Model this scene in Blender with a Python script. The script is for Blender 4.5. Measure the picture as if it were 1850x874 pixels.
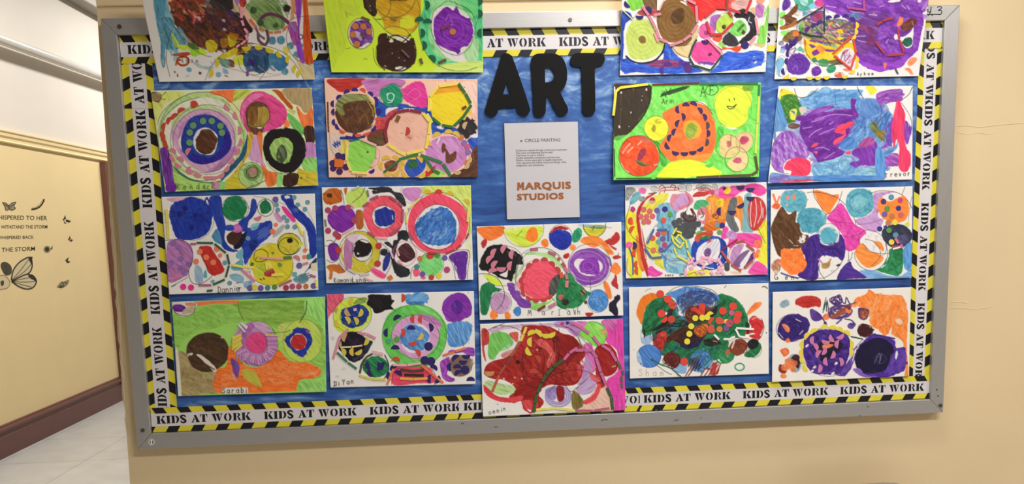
import bpy, bmesh, math, random
import numpy as np
from mathutils import Vector, Matrix
S = bpy.context.scene
for o in list(bpy.data.objects): bpy.data.objects.remove(o)
random.seed(4); RNG = np.random.default_rng(7)
C = bpy.context.collection
PI = math.pi
# ---------------------------------------------------------------- camera
ZB = 0.95                                     # bottom edge of the bulletin board above the floor
FPX, PCX, PCY = 1298.47, 925.0, 556.11
R_ = np.array([[0.99813567, -0.05310682, -0.03008066], [-0.03570656, -0.10838191, -0.99346787], [0.04949972, 0.99268979, -0.11007611]])
CC = np.array([1.00555768, -2.10073972, 0.60967496 + ZB])
cd = bpy.data.cameras.new('camera'); cam = bpy.data.objects.new('camera', cd); C.objects.link(cam)
cd.sensor_width = 36; cd.lens = FPX / 1850 * 36; cd.shift_y = (PCY - 437) / 1850; cd.clip_start = 0.05
M = Matrix.Identity(4)
for r in range(3):
    M[r][0] = R_[0][r]; M[r][1] = -R_[1][r]; M[r][2] = -R_[2][r]; M[r][3] = CC[r]
cam.matrix_world = M; S.camera = cam
# ---------------------------------------------------------------- world, lamps, exposure
w = bpy.data.worlds.new('world'); S.world = w; w.use_nodes = True
w.node_tree.nodes['Background'].inputs[0].default_value = (1.0, 0.97, 0.95, 1); w.node_tree.nodes['Background'].inputs[1].default_value = 0.13
def area(name, loc, size, energy, col, rot=(0, 0, 0)):
    l = bpy.data.lights.new(name, 'AREA'); l.shape = 'RECTANGLE'; l.size, l.size_y = size; l.energy = energy; l.color = col
    o = bpy.data.objects.new(name, l); o.location = loc; o.rotation_euler = rot; C.objects.link(o); return o
area('ceiling_lamp', (1.6, -0.55, 3.02), (0.9, 0.2), 20, (1.0, 0.985, 0.97))
area('second_ceiling_lamp', (2.1, -2.0, 3.1), (1.2, 0.3), 64, (1.0, 0.985, 0.97))
area('far_ceiling_lamp', (4.2, -2.0, 3.0), (0.9, 0.3), 32, (1.0, 0.985, 0.97))
area('corridor_lamp', (-1.2, 2.2, 4.0), (0.3, 1.3), 88, (1.0, 0.975, 0.94))
area('corridor_end_lamp', (-1.2, 5.6, 4.0), (0.3, 1.3), 82, (1.0, 0.975, 0.94))
vs = S.view_settings; S.display_settings.display_device = 'sRGB'
vs.view_transform = 'Standard'; vs.look = 'None'; vs.gamma = 1; vs.exposure = 0.0; vs.use_curve_mapping = False
# ---------------------------------------------------------------- helpers
def ray(u, v):
    d = np.stack([(np.asarray(u, float) - PCX) / FPX, (np.asarray(v, float) - PCY) / FPX, np.ones_like(np.asarray(u, float))], -1)
    return d @ R_
def on_y(u, v, y):                            # point of the photo taken to its place on a plane parallel to the board
    d = ray(u, v); return CC + d * ((y - CC[1]) / d[..., 1])[..., None]
def on_x(u, v, x):
    d = ray(u, v); return CC + d * ((x - CC[0]) / d[..., 0])[..., None]
def lin(c):
    c = np.asarray(c, float); return np.where(c <= 0.04045, c / 12.92, ((c + 0.055) / 1.055) ** 2.4)
def hexc(h): return np.array([int(h[i:i + 2], 16) for i in (0, 2, 4)]) / 255.
def mat(name, h, rough=0.6, metal=0, noise=0.0, nscale=20, bump=0.0, bscale=200, spec=0.5, stretch=None):
    m = bpy.data.materials.new(name); m.use_nodes = True; nt = m.node_tree; b = nt.nodes['Principled BSDF']
    c = tuple(lin(hexc(h))) + (1,)
    b.inputs['Base Color'].default_value = c; b.inputs['Roughness'].default_value = rough; b.inputs['Metallic'].default_value = metal
    b.inputs['Specular IOR Level'].default_value = spec
    tc = nt.nodes.new('ShaderNodeTexCoord'); src = tc.outputs['Object']
    if stretch:
        mp = nt.nodes.new('ShaderNodeMapping'); mp.inputs['Scale'].default_value = stretch; nt.links.new(src, mp.inputs[0]); src = mp.outputs[0]
    if noise:
        n = nt.nodes.new('ShaderNodeTexNoise'); n.inputs['Scale'].default_value = nscale; n.inputs['Detail'].default_value = 5; nt.links.new(src, n.inputs['Vector'])
        r = nt.nodes.new('ShaderNodeMapRange'); r.inputs[1].default_value = 0.3; r.inputs[2].default_value = 0.7; r.inputs[3].default_value = 1 - noise; r.inputs[4].default_value = 1 + noise
        nt.links.new(n.outputs[0], r.inputs[0])
        x = nt.nodes.new('ShaderNodeMix'); x.data_type = 'RGBA'; x.blend_type = 'MULTIPLY'; x.inputs[0].default_value = 1; x.inputs[6].default_value = c
        nt.links.new(r.outputs[0], x.inputs[7]); nt.links.new(x.outputs[2], b.inputs['Base Color'])
    if bump:
        n = nt.nodes.new('ShaderNodeTexNoise'); n.inputs['Scale'].default_value = bscale; n.inputs['Detail'].default_value = 3; nt.links.new(src, n.inputs['Vector'])
        bp = nt.nodes.new('ShaderNodeBump'); bp.inputs['Strength'].default_value = bump; bp.inputs['Distance'].default_value = 0.002
        nt.links.new(n.outputs[0], bp.inputs['Height']); nt.links.new(bp.outputs[0], b.inputs['Normal'])
    return m
_mc = {}
def pmat(h, rough=0.7):                       # plain coloured paper
    k = (h, rough)
    if k not in _mc: _mc[k] = mat('coloured_paper', h, rough, noise=0.05, nscale=120)
    return _mc[k]
def link(name, me, parent=None):
    o = bpy.data.objects.new(name, me); C.objects.link(o)
    if parent is not None: o.parent = parent
    return o
def tag(o, label, cat, group=None):
    o['label'] = label; o['category'] = cat
    if group: o['group'] = group
    return o
def struct(o): o['kind'] = 'structure'; return o
def empty(name, loc=(0, 0, 0)):
    o = bpy.data.objects.new(name, None); o.empty_display_size = 0.05; o.location = loc; C.objects.link(o); return o
class MB:                                     # collects faces of one mesh object
    def __init__(s): s.v = []; s.f = []; s.m = []; s.mats = []
    def mi(s, m):
        if m not in s.mats: s.mats.append(m)
        return s.mats.index(m)
    def face(s, pts, m):
        k = len(s.v); s.v += [tuple(p) for p in pts]; s.f.append(tuple(range(k, k + len(pts)))); s.m.append(s.mi(m))
    def prism(s, front, back, m, mb=None):    # two matching loops, closed all round
        n = len(front); k = len(s.v); s.v += [tuple(p) for p in front] + [tuple(p) for p in back]; i = s.mi(m); j = s.mi(mb or m)
        s.f.append(tuple(range(k, k + n))); s.m.append(i)
        s.f.append(tuple(range(k + 2 * n - 1, k + n - 1, -1))); s.m.append(j)
        for a in range(n):
            b = (a + 1) % n; s.f.append((k + a, k + n + a, k + n + b, k + b)); s.m.append(j)
    def box(s, a, b, m):
        (x0, y0, z0), (x1, y1, z1) = a, b
        s.prism([(x0, y0, z0), (x1, y0, z0), (x1, y0, z1), (x0, y0, z1)], [(x0, y1, z0), (x1, y1, z0), (x1, y1, z1), (x0, y1, z1)], m)
    def tube(s, pts, r, m, n=10, cap=True):
        pts = [np.array(p, float) for p in pts]; k = len(s.v); i = s.mi(m)
        for a, p in enumerate(pts):
            t = pts[min(a + 1, len(pts) - 1)] - pts[max(a - 1, 0)]; t /= np.linalg.norm(t)
            u = np.cross(t, (0, 0, 1) if abs(t[2]) < 0.9 else (1, 0, 0)); u /= np.linalg.norm(u); q = np.cross(t, u)
            for b in range(n): s.v.append(tuple(p + r * (math.cos(2 * PI * b / n) * u + math.sin(2 * PI * b / n) * q)))
        for a in range(len(pts) - 1):
            for b in range(n):
                c = (b + 1) % n; s.f.append((k + a * n + b, k + a * n + c, k + (a + 1) * n + c, k + (a + 1) * n + b)); s.m.append(i)
        if cap:
            s.f.append(tuple(range(k + n - 1, k - 1, -1))); s.m.append(i); e = k + (len(pts) - 1) * n; s.f.append(tuple(range(e, e + n))); s.m.append(i)
    def build(s, name, parent=None, smooth=False, fix=True, off=(0, 0, 0)):
        me = bpy.data.meshes.new(name); v = np.array(s.v, float) - np.array(off); me.from_pydata([tuple(p) for p in v], [], s.f)
        for m in s.mats: me.materials.append(m)
        me.polygons.foreach_set('material_index', s.m)
        if smooth: me.polygons.foreach_set('use_smooth', [True] * len(s.f))
        if fix:
            bm = bmesh.new(); bm.from_mesh(me); bmesh.ops.recalc_face_normals(bm, faces=bm.faces); bm.to_mesh(me); bm.free()
        return link(name, me, parent)
def text_loops(txt, size, bold=0.0, space=1.0, align='LEFT'):
    # outlines of a line of type from the built-in face, as triangles in the xy plane
    c = bpy.data.curves.new('type', 'FONT'); c.body = txt; c.size = size; c.align_x = align; c.offset = bold; c.space_character = space; c.resolution_u = 3; c.fill_mode = 'FRONT'
    o = bpy.data.objects.new('type', c); C.objects.link(o); dg = bpy.context.evaluated_depsgraph_get()
    me = bpy.data.meshes.new_from_object(o.evaluated_get(dg)); v = [tuple(p.co) for p in me.vertices]; f = [tuple(p.vertices) for p in me.polygons]
    bpy.data.objects.remove(o); bpy.data.meshes.remove(me); bpy.data.curves.remove(c); return v, f
# ---------------------------------------------------------------- setting
XL = -2.512                                   # face of the corridor's far side wall
m_wall = mat('cream_wall_paint', 'E3CBA0', 0.62, noise=0.03, nscale=3, bump=0.12, bscale=55)
m_edge = mat('chipped_plaster', 'D9CFB8', 0.8, noise=0.15, nscale=60)
m_lwall = mat('yellow_cream_wall_paint', 'F2DAA4', 0.5, noise=0.02, nscale=4, bump=0.1, bscale=40)
m_white = mat('white_wall_paint', 'E4DCD0', 0.6, noise=0.015, nscale=5, bump=0.08, bscale=60)
m_maroon = mat('maroon_gloss_paint', '6A423C', 0.32, noise=0.06, nscale=9)
m_ceil = mat('ceiling_paint', 'E8E2D6', 0.8, noise=0.02)
CW = 0.030                                    # face of the wall the board hangs on
b = MB(); ct = on_y(173.7, 0, CW); cb = on_y(235, 874, CW); k = (ct[0] - cb[0]) / (ct[2] - cb[2])
xb, xt = cb[0] - k * cb[2], cb[0] + k * (4.3 - cb[2])
b.prism([(xb, CW, 0), (5.2, CW, 0), (5.2, CW, 4.3), (xt, CW, 4.3)], [(xb, 0.35, 0), (5.2, 0.35, 0), (5.2, 0.35, 4.3), (xt, 0.35, 4.3)], m_wall)
# chipped corner: bare plaster along the arris
rr = random.Random(3); zs = [cb[2] + 0.15 + i * 0.022 for i in range(34)]
a1 = []; a2 = []
for i, z in enumerate(zs):
    x = cb[0] + k * (z - cb[2]); e = math.sin(PI * i / 33) ** 0.4
    a1.append((x - 0.006 - 0.007 * e * rr.random(), CW + 0.012, z)); a2.append((x + 0.004 * e + 0.006 * rr.random(), CW - 0.0012, z))
for i in range(33): b.face([a1[i], a2[i], a2[i + 1], a1[i + 1]], m_edge)
# old paint seams on the right of the board
def seam(px, r=0.0011):
    pts = [on_y(u, v, CW) for u, v in px]; b.tube(pts, r, m_wall, 6)
seam([(1727, 228), (1745, 227), (1770, 230), (1800, 226), (1850, 222), (1880, 221)]); seam([(1730, 240), (1750, 243), (1765, 240), (1790, 243), (1795, 238)], 0.0008)
seam([(1718, 545), (1733, 545), (1745, 547), (1750, 544)]); seam([(1716, 557), (1745, 557), (1762, 559), (1775, 557), (1790, 554)], 0.0009)
struct(b.build('wall_back'))
b = MB(); b.box((XL - 0.2, -3.6, 0), (XL, 9, 2.40), m_lwall)
b.box((XL - 0.2, -3.6, 2.40), (XL, 9, 4.3), m_white); struct(b.build('wall_left'))
b = MB(); b.box((XL - 0.2, 9, 0), (5.2, 9.2, 4.3), m_white); struct(b.build('wall_far'))
b = MB(); b.box((5.2, -3.6, 0), (5.4, 0.35, 4.3), m_wall); struct(b.build('wall_right'))
b = MB(); b.box((XL - 0.2, -3.6, 4.3), (5.4, 9.2, 4.4), m_ceil); struct(b.build('ceiling'))
# floor: pale vinyl tiles with worn seams
m_fl = mat('pale_vinyl_floor', 'BFBEBB', 0.35, noise=0.07, nscale=7, bump=0.05, bscale=30)
nt = m_fl.node_tree; br = nt.nodes.new('ShaderNodeTexBrick'); br.offset = 0; br.inputs['Scale'].default_value = 1.0
for n_, v_ in (('Brick Width', 0.61), ('Row Height', 0.61), ('Mortar Size', 0.003), ('Mortar Smooth', 0.4)): br.inputs[n_].default_value = v_
br.inputs['Color1'].default_value = (1, 1, 1, 1); br.inputs['Color2'].default_value = (0.95, 0.95, 0.95, 1); br.inputs['Mortar'].default_value = (0.45, 0.42, 0.38, 1)
tc = nt.nodes.new('ShaderNodeTexCoord'); nt.links.new(tc.outputs['Object'], br.inputs['Vector'])
bs = nt.nodes['Principled BSDF']; old = bs.inputs['Base Color'].links[0].from_socket
mx = nt.nodes.new('ShaderNodeMix'); mx.data_type = 'RGBA'; mx.blend_type = 'MULTIPLY'; mx.inputs[0].default_value = 1
nt.links.new(old, mx.inputs[6]); nt.links.new(br.outputs[0], mx.inputs[7]); nt.links.new(mx.outputs[2], bs.inputs['Base Color'])
b = MB(); b.box((XL - 0.2, -3.6, -0.1), (5.4, 9.2, 0), m_fl); struct(b.build('floor'))
# maroon baseboard with a rounded cap
prof = [(0, 0), (0.030, 0), (0.030, 0.150), (0.022, 0.158), (0.022, 0.182), (0.034, 0.190), (0.036, 0.204), (0.028, 0.214), (0.014, 0.219), (0.012, 0.229), (0, 0.234)]
b = MB(); b.prism([(XL + x, -3.6, z) for x, z in prof], [(XL + x, 5.02, z) for x, z in prof], m_maroon); struct(b.build('baseboard_left'))
# cream moulding where the yellow paint meets the white
prof = [(-0.01, 0), (0.016, 0), (0.02, 0.008), (0.012, 0.018), (0.012, 0.035), (0.022, 0.05), (0.022, 0.072), (0.03, 0.082), (0.03, 0.092), (-0.01, 0.096)]
z0 = 2.316
b = MB(); b.prism([(XL + x, -3.6, z0 + z) for x, z in prof], [(XL + x, 9, z0 + z) for x, z in prof], m_lwall); struct(b.build('trim_1'))
# maroon door casing at the end of the yellow wall, door leaf beyond it
b = MB()
pr = [(0, 5.02), (0.05, 5.02), (0.05, 5.06), (0.035, 5.075), (0.035, 5.15), (0, 5.16)]
b.prism([(XL + x, y, 0) for x, y in pr], [(XL + x, y, 2.30) for x, y in pr], m_maroon)
b.box((XL, 5.16, 2.20), (XL + 0.036, 6.08, 2.30), m_maroon); b.box((XL, 6.08, 0), (XL + 0.05, 6.2, 2.30), m_maroon)
d = b.build('door_1'); struct(d)
b = MB(); b.box((XL, 5.16, 0.01), (XL + 0.02, 6.08, 2.20), mat('dark_door_paint', '4A352C', 0.4)); b.build('door_panel', d)
# picture rail above the board
b = MB(); zr = on_y(600, 4.6, 0.022)[2]
pr = [(CW, 0), (CW - 0.004, 0), (CW - 0.006, 0.003), (CW - 0.006, 0.06), (CW - 0.003, 0.07), (CW, 0.072)]
b.prism([(ct[0] + 0.002, y, zr + z) for y, z in pr], [(5.2, y, zr + z) for y, z in pr], m_wall); struct(b.build('trim_2'))
# white pipe along the corridor wall and grey duct above it
m_pipe = mat('white_pipe_paint', 'DAD6CE', 0.25, noise=0.05, nscale=14, stretch=(1, .3, 1))
def xz(u, v, x): return on_x(u, v, x)
pa, pb = on_x(0, 70.5, XL + 0.09), on_x(182, 137, XL + 0.09); sl = (pb - pa) / (pb[1] - pa[1])
b = MB(); P0, P1 = pa + sl * (-3.0 - pa[1]), pa + sl * (8.9 - pa[1]); b.tube([P0 * (1 - t) + P1 * t for t in (0, .3, .6, 1)], 0.040, m_pipe, 24)
pp = b.build('pipe', smooth=True); tag(pp, 'long white painted pipe running along the upper white corridor wall', 'pipe')
m_br = mat('pipe_bracket_steel', '8A8880', 0.5, 0.6)
for yy in (1.2, 3.0, 6.9):
    q = pa + sl * (yy - pa[1]); b = MB(); b.box((XL + 0.0005, yy - 0.012, q[2] - 0.012), (q[0] - 0.036, yy + 0.012, q[2] + 0.012), m_br); b.build('wall_bracket', pp)
da, db = on_x(118, 0, XL), on_x(172, 29, XL); zb = (da[2] + db[2]) / 2
b = MB(); m_duct = mat('grey_duct_paint', '8E887E', 0.45, noise=0.05); 
b.box((XL + 0.0005, -3.4, zb), (XL + 0.143, 8.9, zb + 0.012), m_duct); b.box((XL + 0.0005, -3.4, zb + 0.012), (XL + 0.138, 8.9, zb + 0.16), mat('duct_cover', 'CFC8BC', 0.5))
tag(b.build('duct'), 'grey duct box above the white pipe at the top of the corridor wall', 'duct')
# ---------------------------------------------------------------- flat work laid on surfaces
def homog(src, dst):
    A = []
    for (x, y), (u, v) in zip(src, dst):
        A += [[x, y, 1, 0, 0, 0, -u * x, -u * y, -u], [0, 0, 0, x, y, 1, -v * x, -v * y, -v]]
    return np.linalg.svd(np.array(A, float))[2][-1].reshape(3, 3)
def hap(H, p):
    p = np.asarray(p, float); q = np.concatenate([p, np.ones(p.shape[:-1] + (1,))], -1) @ H.T
    return q[..., :2] / q[..., 2:]
UNIT = [(0, 0), (1, 0), (1, 1), (0, 1)]
def crm(pts, closed=False, n=6):              # Catmull-Rom through points
    p = np.asarray(pts, float); N = len(p)
    if N < 3: return p
    if closed: q = np.concatenate([p[-1:], p, p[:2]]); k = N
    else: q = np.concatenate([2 * p[:1] - p[1:2], p, 2 * p[-1:] - p[-2:-1]]); k = N - 1
    t = np.linspace(0, 1, n, endpoint=False)[:, None]; out = []
    for i in range(k):
        a, b_, c, d = q[i], q[i + 1], q[i + 2], q[i + 3]
        out.append(0.5 * (2 * b_ + (c - a) * t + (2 * a - 5 * b_ + 4 * c - d) * t * t + (3 * b_ - a - 3 * c + d) * t ** 3))
    if not closed: out.append(p[-1:])
    return np.concatenate(out)
def ribbon(mb, pts, wid, place, m, y=0):      # a line of even width; place maps 2-d points to the surface
    p = np.asarray(pts, float); t = np.gradient(p, axis=0); t /= np.linalg.norm(t, axis=1)[:, None] + 1e-9
    n_ = np.stack([-t[:, 1], t[:, 0]], 1); wd = np.broadcast_to(np.asarray(wid, float), (len(p),))[:, None] / 2
    A = place(p + n_ * wd); B = place(p - n_ * wd)
    for i in range(len(p) - 1): mb.face([A[i], B[i], B[i + 1], A[i + 1]], m)
def put_text(mb, txt, quad, place, m, bold=0.0, space=1.0, full=None):
    # quad: where the ink box (left-bottom, right-bottom, right-top, left-top) falls; 'full' gives a line whose ink box sets the height
    v, f = text_loops(txt, 1, bold, space); a = np.array(v)[:, :2]; lo, hi = a.min(0), a.max(0)
    if full: lo[1], hi[1] = full
    H = homog(UNIT, quad); P = place(hap(H, (a - lo) / (hi - lo)))
    for q in f: mb.face([P[i] for i in q], m)
def plate(loops, y0, y1, m, name, parent=None):
    # a flat board with the given outlines (first outer, then holes) in board-plane x,z
    from mathutils.geometry import tessellate_polygon
    tri = tessellate_polygon([[Vector((x, z, 0)) for x, z in L] for L in loops]); P = [p for L in loops for p in L]; b = MB()
    for t in tri:
        b.face([(P[i][0], y0, P[i][1]) for i in t], m); b.face([(P[i][0], y1, P[i][1]) for i in t[::-1]], m)
    for L in loops:
        for i in range(len(L)): p, q = L[i - 1], L[i]; b.face([(p[0], y0, p[1]), (q[0], y0, q[1]), (q[0], y1, q[1]), (p[0], y1, p[1])], m)
    o = b.build(name, parent); bm = bmesh.new(); bm.from_mesh(o.data); bmesh.ops.remove_doubles(bm, verts=bm.verts, dist=1e-6); bmesh.ops.recalc_face_normals(bm, faces=bm.faces); bm.to_mesh(o.data); bm.free()
    bv = o.modifiers.new('edge', 'BEVEL'); bv.width = 0.0008; bv.limit_method = 'ANGLE'; bv.angle_limit = 1.0; return o
# ---------------------------------------------------------------- bulletin board
m_al = mat('brushed_grey_aluminium', 'B6B3B0', 0.4, 0.6, noise=0.05, nscale=25, bump=0.04, bscale=90, stretch=(1, 1, 30))
m_alv = mat('brushed_grey_aluminium_upright', 'B6B3B0', 0.4, 0.6, noise=0.05, nscale=25, bump=0.04, bscale=90, stretch=(30, 1, 1))
m_steel = mat('screw_steel', '6E6A66', 0.35, 0.8); m_dk = mat('dark_scuff', '3A342E', 0.8); m_ink = mat('black_ink', '18161A', 0.5)
OUT = [(181, 33), (1734.4, 8.6), (1704, 745), (248, 812)]; INN = [(211, 63), (1707, 37), (1681.3, 721.5), (271.6, 783.6)]
YB = 0.0125                                   # face of the backing inside the frame
board = empty('bulletin_board', tuple(on_y(248, 812, CW))); B0 = np.array(board.location)
tag(board, 'wide grey aluminium framed bulletin board covered with childrens paintings', 'bulletin board')
for a in range(4):
    c_ = (a + 1) % 4; o1, o2, i1, i2 = [on_y(*p, 0.0) for p in (OUT[a], OUT[c_], INN[a], INN[c_])]
    t = (o2 - o1) / np.linalg.norm(o2 - o1) * 0.0004; o1, o2, i1, i2 = o1 + t, o2 - t, i1 + t, i2 - t
    b = MB(); fr = [o1, o2, i2, i1]; b.prism(fr, [p + np.array([0, CW - 0.0005, 0]) for p in fr], m_al if a % 2 == 0 else m_alv)
    rail = b.build('frame_rail', board, off=B0); bv = rail.modifiers.new('edge', 'BEVEL'); bv.width = 0.0015; bv.segments = 2
ins = [on_y(*p, 0.0) for p in INN]; b = MB(); back = [p + np.array([0, 0.0165, 0]) for p in ins]
b.prism(back, [p + np.array([0, 0.0125, 0]) for p in back], mat('cork_backing', 'B08A5A', 0.9, noise=0.2, nscale=150)); b.build('backing_panel', board, off=B0)
def disc(mb, c, r, y0, y1, m, n=14, dome=0):
    fr = [(c[0] + r * math.cos(2 * PI * i / n), y0, c[2] + r * math.sin(2 * PI * i / n)) for i in range(n)]
    mb.prism(fr, [(x, y1, z) for x, _, z in fr], m)
for (u, v) in ((216, 48), (1030, 36), (258, 777), (1699, 732)):
    c = on_y(u, v, 0); b = MB(); disc(b, c, 0.0058, -0.0018, 0.0002, m_steel); disc(b, c, 0.0042, -0.0028, -0.0017, m_steel)
    b.box((c[0] - 0.004, -0.0031, c[2] - 0.0006), (c[0] + 0.004, -0.0027, c[2] + 0.0006), m_dk); b.build('screw', board, off=B0)
for (u, v) in ((1692.5, 704), (1694.5, 715)):
    c = on_y(u, v, 0); b = MB(); disc(b, c, 0.0024, -0.0003, 0.0002, m_dk); b.build('screw_hole', board, off=B0)
pl0 = lambda y: (lambda p: on_y(np.asarray(p)[..., 0], np.asarray(p)[..., 1], y))
b = MB()
for st in ([(1677, 16.5), (1675.5, 21), (1682, 21.5)], [(1682.5, 12.5), (1681, 21), (1679.5, 25)], [(1693, 13), (1700, 12), (1700, 16), (1695, 18.5), (1701, 19.5), (1700.5, 25), (1696, 26.5)], [(1675, 26.5), (1683, 26), (1700, 25.8)], [(1676, 25), (1678, 28.5)], [(1683, 25), (1684.5, 29)]):
    ribbon(b, crm(st), 1.7, pl0(-0.0003), m_ink)
ink = b.build('ink_number', board, fix=False, off=B0); ink['label'] = 'number 43 handwritten in black ink on the top rail'
m_sc = mat('pencil_scuff', '6E685F', 0.8)
for st in ([(1086, 760), (1091, 757.5), (1098, 758)], [(833, 765), (838, 764.5)], [(893, 771), (899, 771)], [(1184, 741), (1187, 740)], [(1218, 759.5), (1226, 758)], [(1265, 755), (1267, 754.6)], [(1552, 751), (1555, 750.5)], [(1566, 734), (1570, 734.6)]):
    b = MB(); ribbon(b, np.array(st, float), 2.2, pl0(-0.0003), m_sc); b.build('scuff_mark', board, fix=False, off=B0)
c = on_y(273.5, 798.5, 0); b = MB(); disc(b, c, 0.0098, -0.0006, 0.0002, mat('sticker_paper', 'E8E2D8', 0.6), 24); disc(b, c, 0.0088, -0.0007, -0.0005, m_dk, 24); disc(b, c, 0.0079, -0.0008, -0.0006, pmat('E8E2D8'), 24)
put_text(b, '11', [(270.6, 801.2), (276.6, 801.2), (276.6, 795.6), (270.6, 795.6)], pl0(-0.0010), m_ink, 0.03)
stk = b.build('number_sticker', off=(c[0], 0, c[2])); stk.location = (c[0], 0, c[2]); tag(stk, 'small round white sticker reading 11 on the lower left corner of the frame', 'sticker')
# ---------------------------------------------------------------- blue water print lining the board
m_wat = bpy.data.materials.new('blue_water_print'); m_wat.use_nodes = True; nt = m_wat.node_tree; bs = nt.nodes['Principled BSDF']; bs.inputs['Roughness'].default_value = 0.45
def nd(t, **k):
    n = nt.nodes.new(t)
    for a, v in k.items(): n.inputs[a].default_value = v
    return n
tc = nd('ShaderNodeTexCoord'); mp = nd('ShaderNodeMapping'); mp.inputs['Scale'].default_value = (4, 1, 22); nt.links.new(tc.outputs['Object'], mp.inputs[0])
n1 = nd('ShaderNodeTexNoise', Scale=1.5, Detail=6.0, Roughness=0.6, Distortion=0.5); nt.links.new(mp.outputs[0], n1.inputs['Vector'])
mp2 = nd('ShaderNodeMapping'); mp2.inputs['Scale'].default_value = (9, 1, 15); nt.links.new(tc.outputs['Object'], mp2.inputs[0])
n2 = nd('ShaderNodeTexNoise', Scale=1.5, Detail=8.0, Roughness=0.6, Distortion=1.6); nt.links.new(mp2.outputs[0], n2.inputs['Vector'])
sx = nd('ShaderNodeSeparateXYZ'); nt.links.new(tc.outputs['Object'], sx.inputs[0])
hm = nd('ShaderNodeMapRange'); hm.inputs[1].default_value = 0.62; hm.inputs[2].default_value = 1.0; nt.links.new(sx.outputs['Z'], hm.inputs[0])
mixn = nd('ShaderNodeMix'); mixn.data_type = 'FLOAT'; nt.links.new(hm.outputs[0], mixn.inputs[0]); nt.links.new(n1.outputs[0], mixn.inputs[2]); nt.links.new(n2.outputs[0], mixn.inputs[3])
ad = nd('ShaderNodeMath'); ad.operation = 'MULTIPLY_ADD'; nt.links.new(hm.outputs[0], ad.inputs[0]); ad.inputs[1].default_value = 0.085; nt.links.new(mixn.outputs[0], ad.inputs[2])
cr = nd('ShaderNodeValToRGB'); nt.links.new(ad.outputs[0], cr.inputs[0]); E = cr.color_ramp.elements
for i, (p_, h_) in enumerate(((0.32, '1D3870'), (0.44, '2C559C'), (0.55, '3866AE'), (0.63, '5C86C0'), (0.70, '86A8D4'), (0.80, 'B4CAE6'))):
    e = E[i] if i < 2 else E.new(p_); e.position = p_; e.color = tuple(lin(hexc(h_))) + (1,)
nt.links.new(cr.outputs[0], bs.inputs['Base Color'])
bx = [p + np.array([0, YB, 0]) for p in ins]; o0 = bx[3]
b = MB(); sh = [bx[0] + (0.0008, 0, -0.0008), bx[1] + (-0.0008, 0, -0.0008), bx[2] + (-0.0008, 0, 0.0008), bx[3] + (0.0008, 0, 0.0008)]
b.prism(sh, [p + np.array([0, 0.0038, 0]) for p in sh], m_wat); bp_ = b.build('backing_paper', off=o0); bp_.location = o0
tag(bp_, 'blue backing paper printed with water ripples lining the bulletin board', 'backing paper')
# ---------------------------------------------------------------- KIDS AT WORK border strips
def arc(cx, cy, rx, ry, a0, a1, n=12): return [(cx + rx * math.cos(math.radians(a0 + (a1 - a0) * i / n)), cy + ry * math.sin(math.radians(a0 + (a1 - a0) * i / n))) for i in range(n + 1)]
STEM = [(0, 0), (.5, 0), (.5, .07), (.42, .1), (.42, .9), (.5, .93), (.5, 1), (0, 1), (0, .93), (.08, .9), (.08, .1), (0, .07)]
HST = [(0, 0), (.42, 0), (.42, 1), (0, 1), (0, .93), (.08, .9), (.08, .1), (0, .07)]
def cres(cx, cy, rx, ry, a0, a1, t): return list(zip(arc(cx, cy, rx, ry, a0, a1), arc(cx, cy, rx - t, ry - 0.1, a0, a1)))
GL = {
 'K': ([STEM, [(.5, .46), (.78, .9), (.7, .93), (.7, 1), (1.1, 1), (1.1, .93), (.98, .9), (.7, .58), (.62, .46)], [(.58, .52), (.74, .66), (1.08, .1), (1.15, .07), (1.15, 0), (.66, 0), (.66, .07), (.73, .1), (.52, .42)]], []),
 'I': ([STEM], []),
 'D': ([HST], [cres(.5, .5, .48, .5, -88, 88, .28)]),
 'S': ([[(.02, .66), (.1, .66), (.1, .98), (.02, .98)], [(.66, .02), (.74, .02), (.74, .34), (.66, .34)]], 'S'),
 'A': ([[(.34, .96), (.62, .96), (.98, .09), (1.05, .07), (1.05, 0), (.55, 0), (.55, .07), (.62, .1)], [(0, 0), (.34, 0), (.34, .07), (.24, .1), (.3, .28), (.47, .28), (.44, .38), (.34, .38), (.4, .58), (.36, .7), (.1, .1), (0, .07)]], []),
 'T': ([[(.22, 0), (.72, 0), (.72, .07), (.64, .1), (.64, 1), (.3, 1), (.3, .1), (.22, .07)], [(0, .62), (.05, .62), (.12, .9), (.25, .9), (.25, 1), (0, 1)], [(.94, .62), (.89, .62), (.82, .9), (.69, .9), (.69, 1), (.94, 1)]], []),
 'W': ([[(0, 1), (.5, 1), (.5, .93), (.43, .9), (.6, .22), (.48, 0), (.42, 0), (.08, .9), (0, .93)], [(.53, 1), (.98, 1), (.98, .93), (.9, .9), (1.08, .22), (.96, 0), (.9, 0), (.66, .62), (.56, .9), (.53, .93)], [(1.04, 1), (1.4, 1), (1.4, .93), (1.3, .9), (1.12, .3), (1.08, .4), (1.2, .9), (1.04, .93)]], []),
 'O': ([], [cres(.46, .5, .46, .52, 98, 262, .28), cres(.5, .5, .46, .52, -82, 82, .28)]),
 'R': ([HST, [(.5, .48), (.66, .5), (.86, .36), (.9, .12), (1.02, .12), (1.02, .04), (.88, -.02), (.68, .06), (.62, .4)]], [cres(.5, .74, .42, .26, -88, 88, .24)]),
}
WORD = [('K', 0), ('I', 1.22), ('D', 1.82), ('S', 2.92), ('A', 4.3), ('T', 5.38), ('W', 6.85), ('O', 8.38), ('R', 9.5), ('K', 10.6)]
m_ty = mat('border_yellow', 'E2D43C', 0.4, noise=0.04, nscale=40); m_tb = mat('border_black', '14131A', 0.35); m_tw = mat('border_white', 'DCD6D6', 0.45, noise=0.02, nscale=30)
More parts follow.
